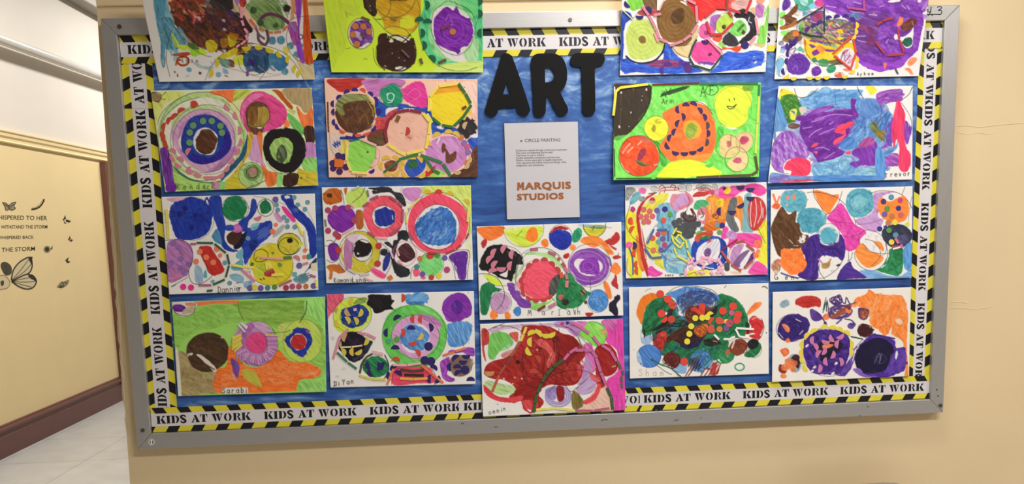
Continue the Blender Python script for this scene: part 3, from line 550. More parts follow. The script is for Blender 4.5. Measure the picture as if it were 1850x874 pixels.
def sheetdepth(y0, bow=0.004, tl=0., tr=0., bl=0.003, br=0.003):            # a sheet pinned near its top, lifting at corners
    return lambda u, v: y0 - bow * np.sin(np.clip(u, 0, 1) * PI) * np.clip(v, 0, 1) ** 1.5 * 0.5 - tl * np.clip(1 - u, 0, 1) ** 4 * np.clip(1 - v, 0, 1) ** 4 - tr * np.clip(u, 0, 1) ** 4 * np.clip(1 - v, 0, 1) ** 4 - bl * np.clip(1 - u, 0, 1) ** 3 * np.clip(v, 0, 1) ** 4 - br * np.clip(u, 0, 1) ** 3 * np.clip(v, 0, 1) ** 4
def leandepth(y0, L, p=1.3): return lambda u, v: y0 - L * np.clip(1 - v, 0, 2) ** p
ART = []
# 1 top left, leaning out: dense brown and blue layers
P = Pa(250, 0, 5.4636, [(-17, -246), (1645, -251), (1742, 785), (205, 808)], seed=11); P.dr = 28
P.f('T', [(150, -240), (290, -240), (300, 60), (330, 180), (300, 300), (200, 330), (180, 200), (150, 60)], 80, .2)
P.f('58A0BE', [(145, -200), (270, -150), (265, 100), (270, 340), (255, 560), (225, 560), (215, 360), (185, 260), (160, 80)], 85, .18)
P.f('58A0C0', [(195, 190), (330, 180), (360, 260), (470, 400), (460, 440), (400, 480), (280, 490), (210, 380)], 60, .25, .25)
P.f('6FA8BE', [(210, 540), (265, 540), (262, 650), (240, 660)], 85, .2, .3)
P.f('T', [(300, 480), (390, 490), (380, 580), (340, 600), (320, 540)], 90, .2, .5)
P.f('q', [(270, -220), (520, -220), (470, 0), (340, 60), (290, 40)], 40, .1); P.f('R', [(300, -60), (700, -200), (690, 60), (660, 160), (600, 120), (520, 40)], 50, .2, .2)
P.f('C05A30', [(310, 20), (420, -40), (640, 60), (600, 180), (420, 180), (340, 90)], 50, .25, .2)
P.f('T', [(650, 40), (720, -80), (790, 60), (800, 150), (700, 130)], 60, .15); P.f('8CB49A', [(640, 90), (760, 100), (800, 160), (700, 150)], 30, .1)
P.f('K', [(690, -220), (960, -240), (945, 40), (915, 100), (860, 120), (770, 110), (720, 50)], 40, .12); P.f('3A3640', [(690, 20), (760, 0), (800, 80), (740, 70)], 40, .1)
P.f('5A2E1E', [(350, 200), (450, 60), (600, 150), (740, 170), (760, 300), (960, 300), (1050, 320), (1060, 420), (980, 520), (860, 480), (760, 500), (640, 470), (560, 400), (470, 330), (380, 260)], 45, .22, .1)
P.f('3A2216', [(380, 30), (520, 20), (560, 130), (700, 180), (760, 250), (820, 330), (640, 330), (560, 290), (460, 200), (390, 120)], 45, .2, .15)
P.f('u', [(740, 150), (900, 100), (1000, 180), (1050, 260), (1020, 330), (880, 300), (780, 290), (730, 220)], 30, .2, .15); P.f('2E1C30', [(960, 190), (1090, 160), (1130, 300), (1060, 320), (990, 280)], 60, .1)
P.f('8A3A30', [(470, 320), (600, 330), (680, 420), (640, 470), (540, 420)], 35, .2, .3); P.f('M', [(560, 130), (610, 150), (650, 190), (590, 210)], 30, .2)
P.f('4E3426', [(420, -120), (900, -100), (1100, 200), (1000, 470), (560, 470), (380, 250)], 40, .2, .3, .5)
P.mx([(340, 0), (640, 40), (900, 140), (1060, 300), (1060, 480), (700, 500), (480, 360), (350, 200)], ['5A2E1E', '3A2216', '7A3A20', '8A4A20', '2E1C30', '4A2A50', '46302A', '9A4A2A', '6A3A18'], 150, 3.2, 110, 45, .65)
P.mx([(300, 20), (640, 20), (660, 200), (380, 200)], ['C05A30', 'R', 'A03A30', 'E8A888', '7A3A20'], 40, 3, 90, 50, .7); P.mx([(1040, 480), (1280, 480), (1480, 600), (1350, 700), (1060, 680)], ['285078', '3A78A8', '2A6C84', '48588C', '1E4470'], 60, 4, 80, 80, .6)
P.mx([(180, 180), (340, 200), (480, 430), (300, 490)], ['58A0BE', '3E7C9C', '8CBCCC', '7AA89A'], 50, 3, 90, 70, .6); P.mx([(900, 300), (1120, 420), (1120, 540), (860, 520)], ['6A2A18', '8A3A18', 'C08A28', 'B87A28', '4A1E14'], 50, 2, 70, 10, .8); P.mx([(1040, -20), (1460, 0), (1450, 280), (1200, 280)], ['86A860', '6E9450', 'A2C07C', '7A9C6A'], 50, 4, 80, 50, .5)
for x, y in ((600, 180), (840, 200), (560, 160), (850, 290)): P.o('E8C8CC', x, y, 22, 14, 40, a=.8)
P.f('g', [(660, 420), (720, 390), (780, 440), (760, 500), (690, 510)], 40, .2); P.f('B87A28', [(810, 390), (870, 380), (880, 450), (830, 470)], None, .2); P.f('g', [(880, 350), (960, 370), (960, 440), (900, 460)], 40, .25); P.f('C87818', [(900, 330), (990, 340), (960, 380), (900, 370)], 30, .2)
P.f('y', [(770, 560), (860, 520), (960, 470), (970, 530), (880, 570), (800, 590)], -20, .1); P.f('l', [(380, 450), (480, 440), (600, 470), (680, 530), (560, 540), (520, 510), (420, 490)], 30, .15, .2); P.f('A8E23C', [(510, 470), (600, 500), (570, 560), (520, 540)], 60, .1)
P.f('l', [(330, 320), (400, 440), (360, 460), (335, 400)], 70, .2, .3); P.f('58783A', [(480, 420), (560, 430), (600, 490), (520, 470)], 30, .2, .2)
P.f('E0E848', [(930, 570), (1020, 540), (1030, 640), (960, 630)], 20, .1); P.f('8A5A36', [(860, 590), (940, 600), (940, 660), (880, 650)], 30, .3); P.f('7AA89A', [(780, 570), (880, 590), (900, 670), (820, 650)], 40, .2); P.f('9CBFC8', [(530, 600), (640, 650), (740, 640), (700, 600), (740, 690), (600, 670)], 20, .2, .3, .7)
P.f('285078', [(1040, 560), (1150, 480), (1280, 500), (1290, 600), (1270, 700), (1180, 720), (1120, 650), (1050, 660)], 80, .25); P.f('3A78A8', [(1280, 560), (1400, 530), (1480, 620), (1400, 700), (1340, 660)], 60, .2); P.f('48588C', [(1120, 460), (1260, 470), (1250, 540), (1130, 530)], 20, .2); P.f('u', [(1080, 590), (1140, 600), (1130, 660)], 60, .2)
for x, y, r in ((1320, 400, 40), (1405, 395, 42), (1560, 540, 34), (1500, 450, 34), (1600, 450, 26), (1320, 610, 36), (1445, 705, 36)): P.o('4A8CAC', x, y, r, var=.15, a=.9)
for x, y, rx, k in ((498, 688, 27, '7AB4CC'), (790, 735, 30, '8CB8D8'), (858, 702, 26, '8CB8D8'), (607, 720, 15, '5A3A4A'), (482, 750, 18, 'D8DCDC')): P.o(k, x, y, rx, rx * .9)
P.l('8CB8D8', 4, [(840, 680), (880, 720)]); P.l('9A3A40', 2, [(855, 745), (880, 755)])
P.f('86A860', [(1060, 60), (1200, -60), (1330, -20), (1420, 120), (1440, 260), (1340, 300), (1220, 260), (1130, 190), (1080, 130)], 40, .25); P.f('9ABC78', [(1050, -100), (1300, -200), (1440, -100), (1330, 0), (1160, 20)], 20, .25)
for x, y, r in ((1135, 100, 34), (1205, 222, 34), (1355, 250, 26)): P.o('3E5A3A', x, y, r, var=.1)
P.f('E8C8A0', [(940, -200), (1050, -200), (1060, 120), (1130, 240), (1080, 160), (1000, 130), (940, 70)], 70, .2); P.o('C03A38', 1030, 25, 34, 46, var=.25); P.f('M', [(930, -100), (980, -100), (1000, 0), (960, 40)], 70, .2); P.f('q', [(1060, 90), (1180, 280), (1130, 280), (1050, 160)], 55, .1)
P.o('2A2620', 1465, 82, 38, 36); P.sc('k', 1, 1450, 62, 36, 30, 2); P.sc('k', 1, 976, 145, 26, 26, 3)
P.l('6A3A58', 6, [(1210, 180), (1260, 145), (1330, 140), (1420, 175), (1490, 235)]); P.l('6A4A5A', 5, [(1180, 330), (1190, 400), (1250, 440), (1280, 380), (1265, 300)]); P.l('7A5A6A', 4, [(1160, 280), (1190, 340), (1240, 380)])
P.f('E89A68', [(1490, -230), (1580, -230), (1560, 120), (1500, 200), (1480, 260), (1510, 100)], 80, .2, .2); P.f('V', [(1550, -240), (1625, -240), (1610, 100), (1590, 330), (1640, 560), (1640, 620), (1590, 590), (1560, 450), (1575, 250), (1550, 60)], 85, .2, .1); P.f('B04AA8', [(1480, 240), (1560, 220), (1580, 420), (1530, 440), (1490, 320)], 80, .2, .1)
P.f('D8541C', [(1610, -250), (1660, -250), (1700, 330), (1735, 620), (1690, 630), (1640, 600), (1620, 360), (1625, 150)], 85, .18, .05); P.f('S', [(1530, 560), (1600, 600), (1650, 640), (1738, 640), (1740, 785), (1640, 780), (1590, 680)], 60, .12)
P.f('9C7AB0', [(1490, 230), (1530, 230), (1560, 290), (1540, 310)], 50, .2); P.f('E0D860', [(1430, 470), (1490, 460), (1480, 530), (1440, 540)], 30, .1)
for q in ([(300, 170), (440, 400), (500, 460), (640, 540), (720, 560)], [(280, 480), (300, 380), (330, 300)], [(280, 480), (275, 600), (310, 755)], [(660, 790), (720, 650), (860, 510), (1000, 430), (1150, 430), (1400, 500), (1540, 620), (1640, 800)], [(980, 580), (1020, 690), (1150, 740), (1240, 690), (1280, 580)], [(1480, 260), (1460, 380), (1500, 520), (1600, 610), (1700, 640)], [(1480, 220), (1560, 170), (1690, 155)], [(1260, -10), (1360, 70), (1420, 170), (1410, 280)], [(560, 150), (700, 155), (860, 160)], [(1190, 795), (1250, 710)]): P.l('K', .8, q, .85)
P.l('C8A090', 1.6, [(850, 660), (1000, 700), (1200, 760), (1400, 740)], .6); P.l('C0B0A0', 1.6, [(1180, 650), (1300, 730), (1450, 720)], .7); P.l('6E5A90', 5, [(1075, 740), (1080, 700), (1130, 690)])
P.f('B84A28', [(330, 535), (400, 520), (500, 515), (495, 545), (380, 550)], 0, .15); P.c_('B8481E', 4, 440, 600, 56, 44); P.l('B8481E', 3, [(370, 640), (380, 600), (420, 590)]); P.tx('I', 425, 612, 52, 50); P.tx('asn', 470, 612, 46, 48, 4); P.l('k', 1.2, [(350, 700), (365, 712), (355, 718)]); P.l('k', 1.2, [(385, 728), (390, 755), (380, 745)]); P.c_('6A3A70', 2, 1600, 362, 22)
P.st('Q', 26, (1010, 70, 1020, 180), (1020, 200, 1040, 255), (1045, 280, 1080, 325), (1060, 345, 1080, 395)); P.st('Q', 22, (1060, 400, 1010, 440), (1000, 440, 965, 465)); P.st('D8744A', 20, (1190, 280, 1240, 305), (1280, 318, 1330, 320), (1345, 318, 1410, 312), (1430, 300, 1475, 255), (1100, 190, 1170, 270))
P.h('g', (1065, 460, 90), (1190, 450, 90), (1300, 480, 110), r=46); P.h('g', (1400, 530, 150), (1490, 590, 200), (1555, 680, 200), (1600, 730, 210), (760, 620, -10), (705, 720, 10), (940, 490, 60), (840, 540, 70), r=42)
ART.append((P, 'leaning painting of brown and blue layered scribbles at the top left corner', leandepth(0.006, 0.105)))
# 2 top, neon lime with purple, black and yellow balls
P = Pa(570, 0, 5.78, [(40, -330), (1740, -330), (1750, 757), (165, 755)], 'D4F03C', seed=12); P.dr = 34
P.f('C8E238', [(90, -300), (500, -300), (480, 50), (330, 200), (320, 480), (240, 600), (180, 700), (150, 400), (110, 100)], 70, .12, .1, .6, 0); P.f('C4DA3C', [(240, 20), (400, 60), (480, 140), (370, 170), (280, 110)], 30, .12, 0, .6)
P.f('5CD68C', [(1140, -300), (1720, -300), (1735, 640), (1640, 700), (1400, 690), (1240, 650), (1130, 500), (1080, 350), (1090, 180), (1130, 60)], 70, .22); P.f('A8EC9C', [(1210, -100), (1650, -100), (1640, 200), (1660, 450), (1600, 600), (1400, 640), (1250, 560), (1180, 400), (1200, 120)], 60, .25, .1, .8)
P.f('EDE6E0', [(1200, 200), (1260, 90), (1400, 60), (1560, 130), (1640, 240), (1660, 380), (1600, 500), (1680, 560), (1640, 640), (1500, 650), (1360, 590), (1260, 470), (1215, 330)], 40, .06); P.f('B8E8A8', [(1540, 560), (1640, 430), (1700, 420), (1690, 640), (1620, 660)], 70, .2, .3)
P.f('D8F07A', [(1400, 660), (1740, 640), (1745, 750), (1300, 752), (1250, 690)], 5, .1, .2); P.f('68D880', [(1480, -300), (1700, -300), (1690, 120), (1620, 140), (1520, 60)], 40, .2)
P.f('z', [(650, -320), (1060, -320), (1095, 60), (1080, 220), (1040, 310), (900, 375), (780, 350), (720, 280), (690, 180), (640, 90)], 30, .12); P.f('E8D028', [(720, 290), (800, 270), (930, 300), (990, 350), (880, 380), (780, 345)], 10, .08); P.f('DDE030', [(900, 180), (980, 160), (1040, 200), (1020, 290), (900, 290), (880, 240)], 40, .08)
P.f('3A2418', [(500, -200), (640, -220), (630, 40), (640, 140), (600, 170), (530, 110), (500, 40)], 60, .15, .05)
P.o('EDE6E0', 470, 350, 128, 155); P.f('7A3AA0', [(400, 230), (480, 210), (560, 230), (590, 320), (590, 440), (530, 450), (430, 500), (360, 400), (360, 300)], 40, .3); P.f('BFA0C8', [(400, 330), (470, 340), (480, 420), (420, 410)], 40, .2, .3)
P.f('7E22AC', [(1230, 220), (1290, 120), (1370, 70), (1440, 110), (1470, 70), (1510, 140), (1580, 190), (1620, 200), (1640, 330), (1600, 470), (1530, 490), (1490, 560), (1450, 545), (1300, 480), (1250, 400)], 30, .18, wob=5)
for rx, ry in ((60, 60), (110, 100), (150, 140), (90, 150)): P.c_('A850D0', 1.6, 1440, 320, rx, ry, 20, .5)
P.l('B868D8', 1.5, [(1360, 220), (1390, 150), (1430, 250), (1380, 260)], .8); P.l('A450CC', 1.6, [(1260, 330), (1340, 460), (1500, 480), (1600, 400)], .6)
P.f('3A2018', [(670, 370), (740, 350), (790, 420), (840, 390), (900, 430), (1000, 390), (1030, 480), (1040, 620), (980, 700), (860, 740), (720, 710), (640, 620), (640, 480)], None, .06, wob=6)
P.o('EDE6E0', 900, 400, 90, 24, 8); P.o('EDE6E0', 790, 430, 22, 14); P.o('EDE6E0', 930, 432, 22, 12); P.o('EDE6E0', 890, 715, 60, 22); P.o('EDE6E0', 720, 695, 20, 12); P.o('EDE6E0', 770, 375, 26, 20)
for q in ([(700, 350), (800, 400), (900, 440), (990, 360)], [(760, 390), (860, 370), (1000, 450)], [(660, 640), (760, 720), (900, 740), (1000, 690)], [(690, 690), (860, 730), (980, 650)], [(640, 480), (650, 640), (720, 730)], [(1020, 400), (1045, 520), (1030, 660)], [(830, 690), (800, 740)]): P.l('3A2018', 2, q)
for q in ([(640, 90), (700, 150), (780, 180), (900, 165), (1000, 90), (1050, -20)], [(620, 200), (700, 190), (760, 140), (785, 60), (770, -60)], [(600, 180), (680, 260), (760, 340), (870, 380), (960, 370), (1050, 290), (1090, 150), (1080, 50), (1030, -40)], [(710, 300), (790, 275), (900, 290), (960, 330), (1010, 400)], [(640, 200), (740, 210)], [(780, 180), (910, 190)], [(1080, 180), (1080, 330), (1110, 460), (1170, 580), (1260, 670), (1400, 730), (1560, 740), (1690, 700)], [(1210, 230), (1230, 130), (1300, 60), (1380, 10), (1480, 40), (1600, 100), (1670, 200)], [(1200, 200), (1220, 360), (1290, 490), (1400, 560), (1500, 570), (1600, 500), (1650, 380), (1680, 230)], [(600, 500), (620, 640), (680, 710)]): P.l('3A4028', 1, q, .8)
P.c_('4A5A30', 1, 470, 350, 135, 160); P.c_('3A3028', .8, 840, 550, 215, 190, 0, .6); P.l('4A5A28', 1, [(310, 120), (330, 180)], .6); P.l('4A5A28', 1, [(320, 510), (360, 498)], .8); P.l('4A5A28', 1, [(500, 620), (520, 610), (540, 620)], .7)
for x, y in ((570, 60), (570, 110), (800, 555), (870, 600), (650, 450), (930, 630)): P.o('EDE6E0', x, y, 5)
P.d('C87838', (415, 272), (500, 275), (562, 330), (390, 362), (432, 460), (1433, 330), r=34)
P.st('6A4A3A', 22, (470, 350, 520, 395)); P.st('6A5030', 26, (480, 180, 565, 215)); P.st('6A4A48', 24, (900, 520, 980, 600)); P.st('7A3A50', 24, (1310, 310, 1405, 255)); P.st('6A5A38', 28, (1095, 610, 1115, 665)); P.st('6A5038', 28, (1290, 655, 1365, 620)); P.st('8A7A50', 20, (790, 180, 850, 210)); P.st('5A3A20', 24, (780, -10, 850, -10), (860, -8, 960, -14))
P.h('136040', (1150, 52, 0), (1085, 220, -100), (1100, 345, 0), (1120, 475, 0), (1210, 620, -40), (1700, 145, 0), (1735, 345, 180), (1700, 10, 0), (1170, 240, -90), r=48)
ART.append((P, 'leaning neon lime painting with purple, yellow and dark brown balls on the top edge', leandepth(0.005, 0.075)))
# 5 row two, far left: big target of pink and blue rings
P = Pa(270, 150, 4.369, [(8, 60), (1280, 38), (1332, 808), (125, 860)], 'E6ECC0', seed=15); P.dr = 28
P.f('E4E87A', [(20, 120), (110, 70), (260, 70), (240, 120), (120, 170), (60, 300), (40, 240)], 60, .12, .1); P.f('C0E08C', [(130, 200), (260, 110), (450, 80), (600, 140), (700, 250), (760, 380), (740, 560), (640, 690), (500, 760), (360, 740), (200, 660), (110, 520), (80, 350)], 50, .14)
P.f('EFEBD8', [(110, 330), (190, 210), (330, 130), (480, 120), (620, 190), (700, 320), (715, 460), (670, 600), (560, 720), (420, 740), (280, 680), (160, 520)], 50, .08); P.f('C4DC98', [(180, 300), (300, 190), (460, 170), (600, 230), (680, 330), (690, 460), (640, 600), (540, 690), (420, 700), (300, 640), (190, 480)], 40, .14, .2)
P.f('DCA8CC', [(180, 350), (280, 250), (420, 205), (560, 230), (660, 330), (670, 480), (620, 620), (480, 705), (380, 680), (260, 590), (180, 460)], 50, .14); P.f('C88CC0', [(270, 300), (420, 240), (480, 240), (340, 270), (250, 400), (260, 560), (230, 500), (230, 380)], 60, .15, .2); P.f('C084B8', [(540, 690), (660, 580), (690, 500), (640, 520), (530, 640), (460, 690)], -40, .15); P.f('EFE4E4', [(280, 560), (250, 420), (230, 480)], None, .05)
P.f('22409C', [(250, 420), (290, 320), (360, 265), (480, 250), (590, 310), (635, 400), (640, 500), (560, 600), (440, 640), (330, 620), (260, 520)], 50, .12, wob=4); P.f('2A2090', [(600, 380), (640, 420), (640, 510), (560, 600), (420, 640), (330, 610), (340, 560), (470, 590), (560, 520)], 50, .1)
P.f('E8E4E8', [(345, 440), (380, 375), (450, 355), (530, 400), (540, 480), (500, 560), (410, 560), (355, 510)], None, .04); P.o('5A3420', 447, 462, 84, 100, 10, 40, .14, wob=4)
P.f('3E7A58', [(170, 640), (300, 740), (440, 780), (560, 770), (520, 790), (300, 770)], 20, .1); P.f('1E5C88', [(770, 400), (780, 520), (700, 640), (600, 750), (560, 770), (600, 690), (700, 580), (750, 480)], -50, .15, wob=3)
P.f('B4E070', [(170, 660), (300, 760), (500, 790), (560, 780), (520, 850), (200, 840), (190, 740)], 20, .16, .1); P.f('6E2C98', [(85, 520), (140, 515), (180, 660), (190, 760), (210, 840), (150, 855), (110, 740), (95, 620)], 85, .25, .15); P.f('6E249A', [(130, 800), (205, 790), (205, 850), (135, 856)], None, .1)
P.f('D8C838', [(640, 740), (700, 690), (720, 770), (770, 830), (600, 835), (600, 770)], 20, .15); P.f('8CD878', [(555, 790), (600, 780), (590, 838), (550, 840)], 80, .1); P.f('D88CB0', [(500, 790), (545, 785), (545, 840), (505, 840)], 80, .1)
P.f('FF8248', [(480, 60), (690, 52), (690, 100), (640, 160), (580, 110), (500, 90)], 60, .12); P.f('D0DC58', [(680, 60), (800, 60), (760, 110), (700, 150), (660, 160)], -40, .2, .1); P.f('E6E9A8', [(640, 170), (720, 140), (720, 300), (690, 250)], None, .05)
P.f('EC4890', [(710, 210), (740, 130), (820, 70), (900, 65), (1000, 110), (1070, 200), (1085, 280), (1040, 340), (900, 390), (850, 410), (770, 380), (720, 290)], 30, .18, wob=4); P.f('F27AB0', [(740, 150), (830, 80), (900, 90), (820, 140), (750, 210), (740, 330), (720, 260)], 50, .12, .1)
P.f('6A4630', [(765, 220), (800, 160), (870, 150), (935, 190), (950, 270), (910, 340), (880, 400), (840, 410), (780, 350), (765, 290)], 80, .15); P.f('B09038', [(860, 190), (920, 190), (945, 250), (920, 330), (870, 345), (790, 330), (785, 240)], 85, .22, .15); P.f('8A5A2A', [(785, 200), (850, 190), (850, 300), (800, 330), (775, 260)], 85, .18); P.o('E8D8D0', 868, 352, 20, 8)
P.f('C4581E', [(960, 55), (1030, 55), (1080, 120), (1130, 190), (1110, 205), (1040, 130), (990, 75)], 45, .12); P.f('BCA070', [(1050, 45), (1278, 40), (1285, 190), (1230, 240), (1180, 180), (1120, 150)], 85, .12); P.f('FF8040', [(1160, 180), (1225, 250), (1285, 195), (1292, 350), (1230, 370), (1180, 280)], 75, .15, .05)
P.f('78C860', [(1090, 240), (1170, 290), (1220, 370), (1190, 420), (1120, 340)], 50, .15); P.f('FF8A48', [(1080, 290), (1110, 330), (1060, 360)], 40, .1); P.f('C8D878', [(1085, 210), (1150, 215), (1140, 250)], 20, .2); P.f('3E261C', [(1225, 355), (1295, 348), (1300, 475), (1235, 480)], 85, .15, .05, wob=6); P.f('CC88C4', [(1225, 480), (1305, 480), (1312, 590), (1220, 600)], 85, .18); P.f('96DC68', [(1200, 610), (1312, 595), (1320, 710), (1230, 700)], 50, .2, .05); P.f('DCC43A', [(1170, 680), (1230, 690), (1322, 710), (1328, 805), (1170, 815)], 20, .12)
P.f('F07838', [(850, 410), (890, 400), (890, 560), (930, 680), (1020, 710), (1000, 800), (930, 815), (900, 720), (870, 600)], 70, .15); P.f('DCB838', [(775, 400), (820, 405), (800, 540), (760, 600), (720, 680), (600, 770), (650, 720), (760, 560)], 70, .15); P.f('D8A0CC', [(820, 420), (850, 420), (880, 580), (920, 660), (880, 640), (780, 600), (800, 520)], 80, .15, .05)
P.f('1C1618', [(905, 440), (960, 370), (1050, 355), (1150, 375), (1215, 450), (1220, 560), (1180, 660), (1080, 715), (980, 670), (910, 570)], 40, .04, wob=7); P.f('A6D06C', [(950, 500), (1000, 440), (1070, 425), (1130, 490), (1130, 570), (1090, 625), (1000, 610), (960, 560)], 60, .2, wob=5); P.f('4A5A3A', [(1010, 530), (1050, 480), (1090, 560), (1050, 630), (1000, 610)], 70, .3, .2)
P.f('96DC78', [(1010, 720), (1055, 715), (1045, 810), (1010, 815)], 80, .12); P.f('3A2016', [(1065, 735), (1160, 725), (1160, 805), (1070, 815)], 80, .12, wob=8)
P.o('B4D880', 802, 722, 98, 100, 0, 50, .2); P.o('7A9C5A', 810, 705, 66, 66, 0, 50, .25, .1); P.sc('3A4A2A', 1, 810, 705, 46, 46, 4); P.o('B88A78', 815, 700, 34, 36)
for x, y, rx, ry in ((420, 420, 352, 350), (800, 725, 98, 100), (455, 445, 290, 275), (430, 455, 245, 250)): P.c_('4A5A48', .9, x, y, rx, ry, 5, .8)
P.c_('K', .9, 1065, 535, 160, 180, 0, .6); P.l('4A5A48', .9, [(60, 330), (100, 230), (200, 140), (330, 80), (460, 70)]); P.l('4A5A48', .9, [(80, 400), (110, 280), (240, 160), (400, 110)]); P.c_('4A3028', .9, 855, 245, 95, 98); P.l('K', .9, [(850, 410), (850, 380)]); P.l('K', 1, [(770, 830), (870, 790), (910, 770)])
P.f('A08458', [(5, 75), (40, 70), (90, 100), (85, 145), (60, 150), (15, 110)], 30, .15); P.c_('K', 1, 50, 108, 44, 36, 20); P.l('K', .8, [(95, 100), (130, 70)]); P.l('K', .8, [(95, 125), (125, 128)])
P.tx('Kendr', 215, 840, 44, 52, -2, '4A5A38', 1.2); P.tx('icK', 430, 838, 44, 40, -2, '4A5A38', 1.2); P.o('6A6A28', 1197, 748, 10); P.l('6A6A28', 1, [(1240, 748), (1265, 745)]); P.l('6A6A28', 1, [(1240, 730), (1250, 735)])
P.h('C4442C', (350, 172, -60), (255, 225, -120), (205, 270, -130), (165, 300, -150), (125, 345, -170), (115, 405, 180), (125, 440, 180), (140, 480, 160), r=34); P.d('C4442C', (350, 172), r=26)
P.h('D88090', (620, 185, 140), (690, 255, 160), (700, 375, 0), (705, 465, 20), (685, 535, 30), (640, 610, 40), (600, 670, 40), (560, 720, 60), (510, 735, 90), (460, 735, 90), (385, 715, 110), (320, 690, 90), (320, 690, 200), (230, 640, 120), (240, 610, -60), (190, 585, 150), (180, 545, -60), r=33); P.h('D87890', (315, 545, -150), r=34)
P.d('6E9A62', (345, 335), (423, 300), (492, 300), (560, 338), (572, 392), (318, 390), (316, 470), r=26)
ART.append((P, 'painting of a large pink and blue target beside a smaller black ring', sheetdepth(0.0075, .004, .004, 0, .003, .006)))
# 6 row two: peach ground with beaded brown ball
P = Pa(570, 130, 4.369, [(68, 48), (1278, 58), (1283, 830), (105, 832)], 'F6C6AE', seed=16); P.dr = 27
P.f('F2BCA4', [(900, 60), (1270, 70), (1270, 380), (1200, 300), (1150, 120), (1000, 80)], 40, .1, .1, .6); P.f('F8D2BE', [(1140, 100), (1260, 90), (1260, 300), (1220, 300)], 70, .1, .2)
P.f('C23028', [(90, 75), (130, 52), (380, 54), (370, 95), (320, 130), (210, 160), (150, 130)], 0, .12); P.f('CC7CBC', [(385, 58), (685, 58), (680, 120), (600, 110), (530, 160), (490, 195), (420, 160), (390, 120)], -10, .15)
P.f('2450B4', [(490, 210), (540, 250), (700, 250), (760, 270), (890, 280), (930, 380), (1000, 420), (1100, 440), (1160, 490), (1100, 500), (1020, 480), (930, 500), (905, 400), (840, 310), (700, 300), (600, 320), (560, 370), (500, 360), (470, 300)], 20, .14); P.f('EFE4E4', [(560, 285), (650, 280), (600, 310), (560, 350)], None, .05); P.f('EFE4E4', [(690, 288), (780, 290), (740, 300)], None, .05); P.f('EFE4E4', [(960, 425), (1010, 425), (1000, 455), (960, 440)], None, .05); P.f('8A9CC8', [(620, 310), (690, 295), (660, 310)], 0, .1)
P.f('2A54C0', [(1200, 530), (1280, 505), (1280, 590), (1240, 620), (1210, 570)], 60, .15); P.f('EFE4E8', [(1260, 470), (1280, 470), (1280, 520), (1220, 510)], None, .05)
P.o('1E9468', 600, 184, 92, 90, 0, 40, .18, wob=3); P.c_('CFEADC', 1.6, 592, 195, 26, 30); P.l('CFEADC', 1.6, [(570, 240), (600, 235), (620, 190), (610, 170)]); P.l('CFEADC', 1.4, [(560, 180), (575, 165)]); P.c_('K', .8, 600, 184, 96, 94, 0, .6)
P.f('E83C98', [(690, 130), (780, 80), (850, 90), (880, 170), (880, 260), (840, 280), (760, 250), (700, 210)], 30, .1, wob=4); P.l('F272B8', 1.2, [(720, 180), (790, 130), (830, 180), (760, 230)]); P.f('E8509C', [(670, 140), (700, 130), (695, 190)], None, .1)
P.f('F4D828', [(905, 250), (930, 150), (1010, 100), (1130, 105), (1215, 240), (1200, 330), (1110, 420), (1010, 420), (930, 350)], 30, .07); P.f('F2A428', [(930, 150), (1010, 100), (1130, 102), (1150, 150), (1020, 160), (920, 180)], 0, .08); P.c_('E8C420', 1, 1060, 260, 90, 110, 0, .5)
P.o('5A3420', 312, 322, 158, 160, 0, 50, .14, wob=4); P.mx([(170, 220), (300, 170), (470, 280), (420, 460), (220, 440)], ['6A4028', '4A2A18', '7A5030', '5A3820'], 60, 4, 60, None, .5)
P.f('8A9050', [(160, 260), (200, 200), (260, 170), (400, 190), (430, 230), (380, 225), (270, 240), (215, 270), (230, 330), (200, 340), (165, 290)], 30, .25, .1); P.l('8A8848', 5, [(180, 300), (215, 330)]); P.l('C8B040', 2.2, [(400, 180), (460, 260), (470, 320)]); P.l('A89838', 2, [(410, 230), (450, 300), (455, 350)]); P.l('7A5830', 3, [(340, 400), (390, 330), (420, 410)])
P.f('D84858', [(480, 380), (560, 360), (570, 470), (470, 460)], 30, .15); P.f('C84050', [(560, 330), (650, 290), (600, 360), (560, 420)], 30, .15); P.f('7A3C30', [(430, 480), (560, 450), (560, 560), (480, 580), (410, 540)], 40, .12); P.f('5E4A28', [(410, 520), (550, 500), (550, 560), (470, 578)], 30, .12)
P.f('F2BCA4', [(570, 440), (600, 360), (700, 310), (840, 320), (900, 400), (895, 520), (850, 620), (730, 640), (630, 610), (575, 530)], 40, .07); P.o('ECAE98', 740, 515, 34, 34); P.l('C05050', 2, [(725, 510), (750, 525)]); P.l('8A8078', .8, [(665, 482), (695, 484)])
P.f('96DC58', [(255, 640), (270, 560), (340, 535), (430, 560), (485, 620), (470, 700), (400, 780), (310, 790), (260, 720)], 40, .12); P.o('4A3020', 410, 632, 9, 7, wob=1)
P.f('E6CCB8', [(100, 500), (130, 480), (220, 500), (240, 560), (220, 640), (110, 650)], 50, .1); P.f('ECD860', [(210, 540), (250, 540), (235, 640), (200, 640)], 70, .12); P.hs('2A48A8', 2.2, 168, 570, 22, 34, 60, 7); P.l('8A7868', .8, [(110, 480), (120, 600), (180, 690)]); P.l('2A3890', 5, [(200, 522), (300, 520), (380, 510)]); P.l('2E6C70', 4, [(270, 545), (340, 530)]); P.l('5A3424', 3, [(95, 240), (98, 380), (102, 470)])
P.f('E07028', [(140, 680), (180, 665), (225, 700), (215, 760), (165, 765), (138, 720)], 30, .12); P.f('D8B838', [(205, 655), (250, 650), (245, 700)], None, .1)
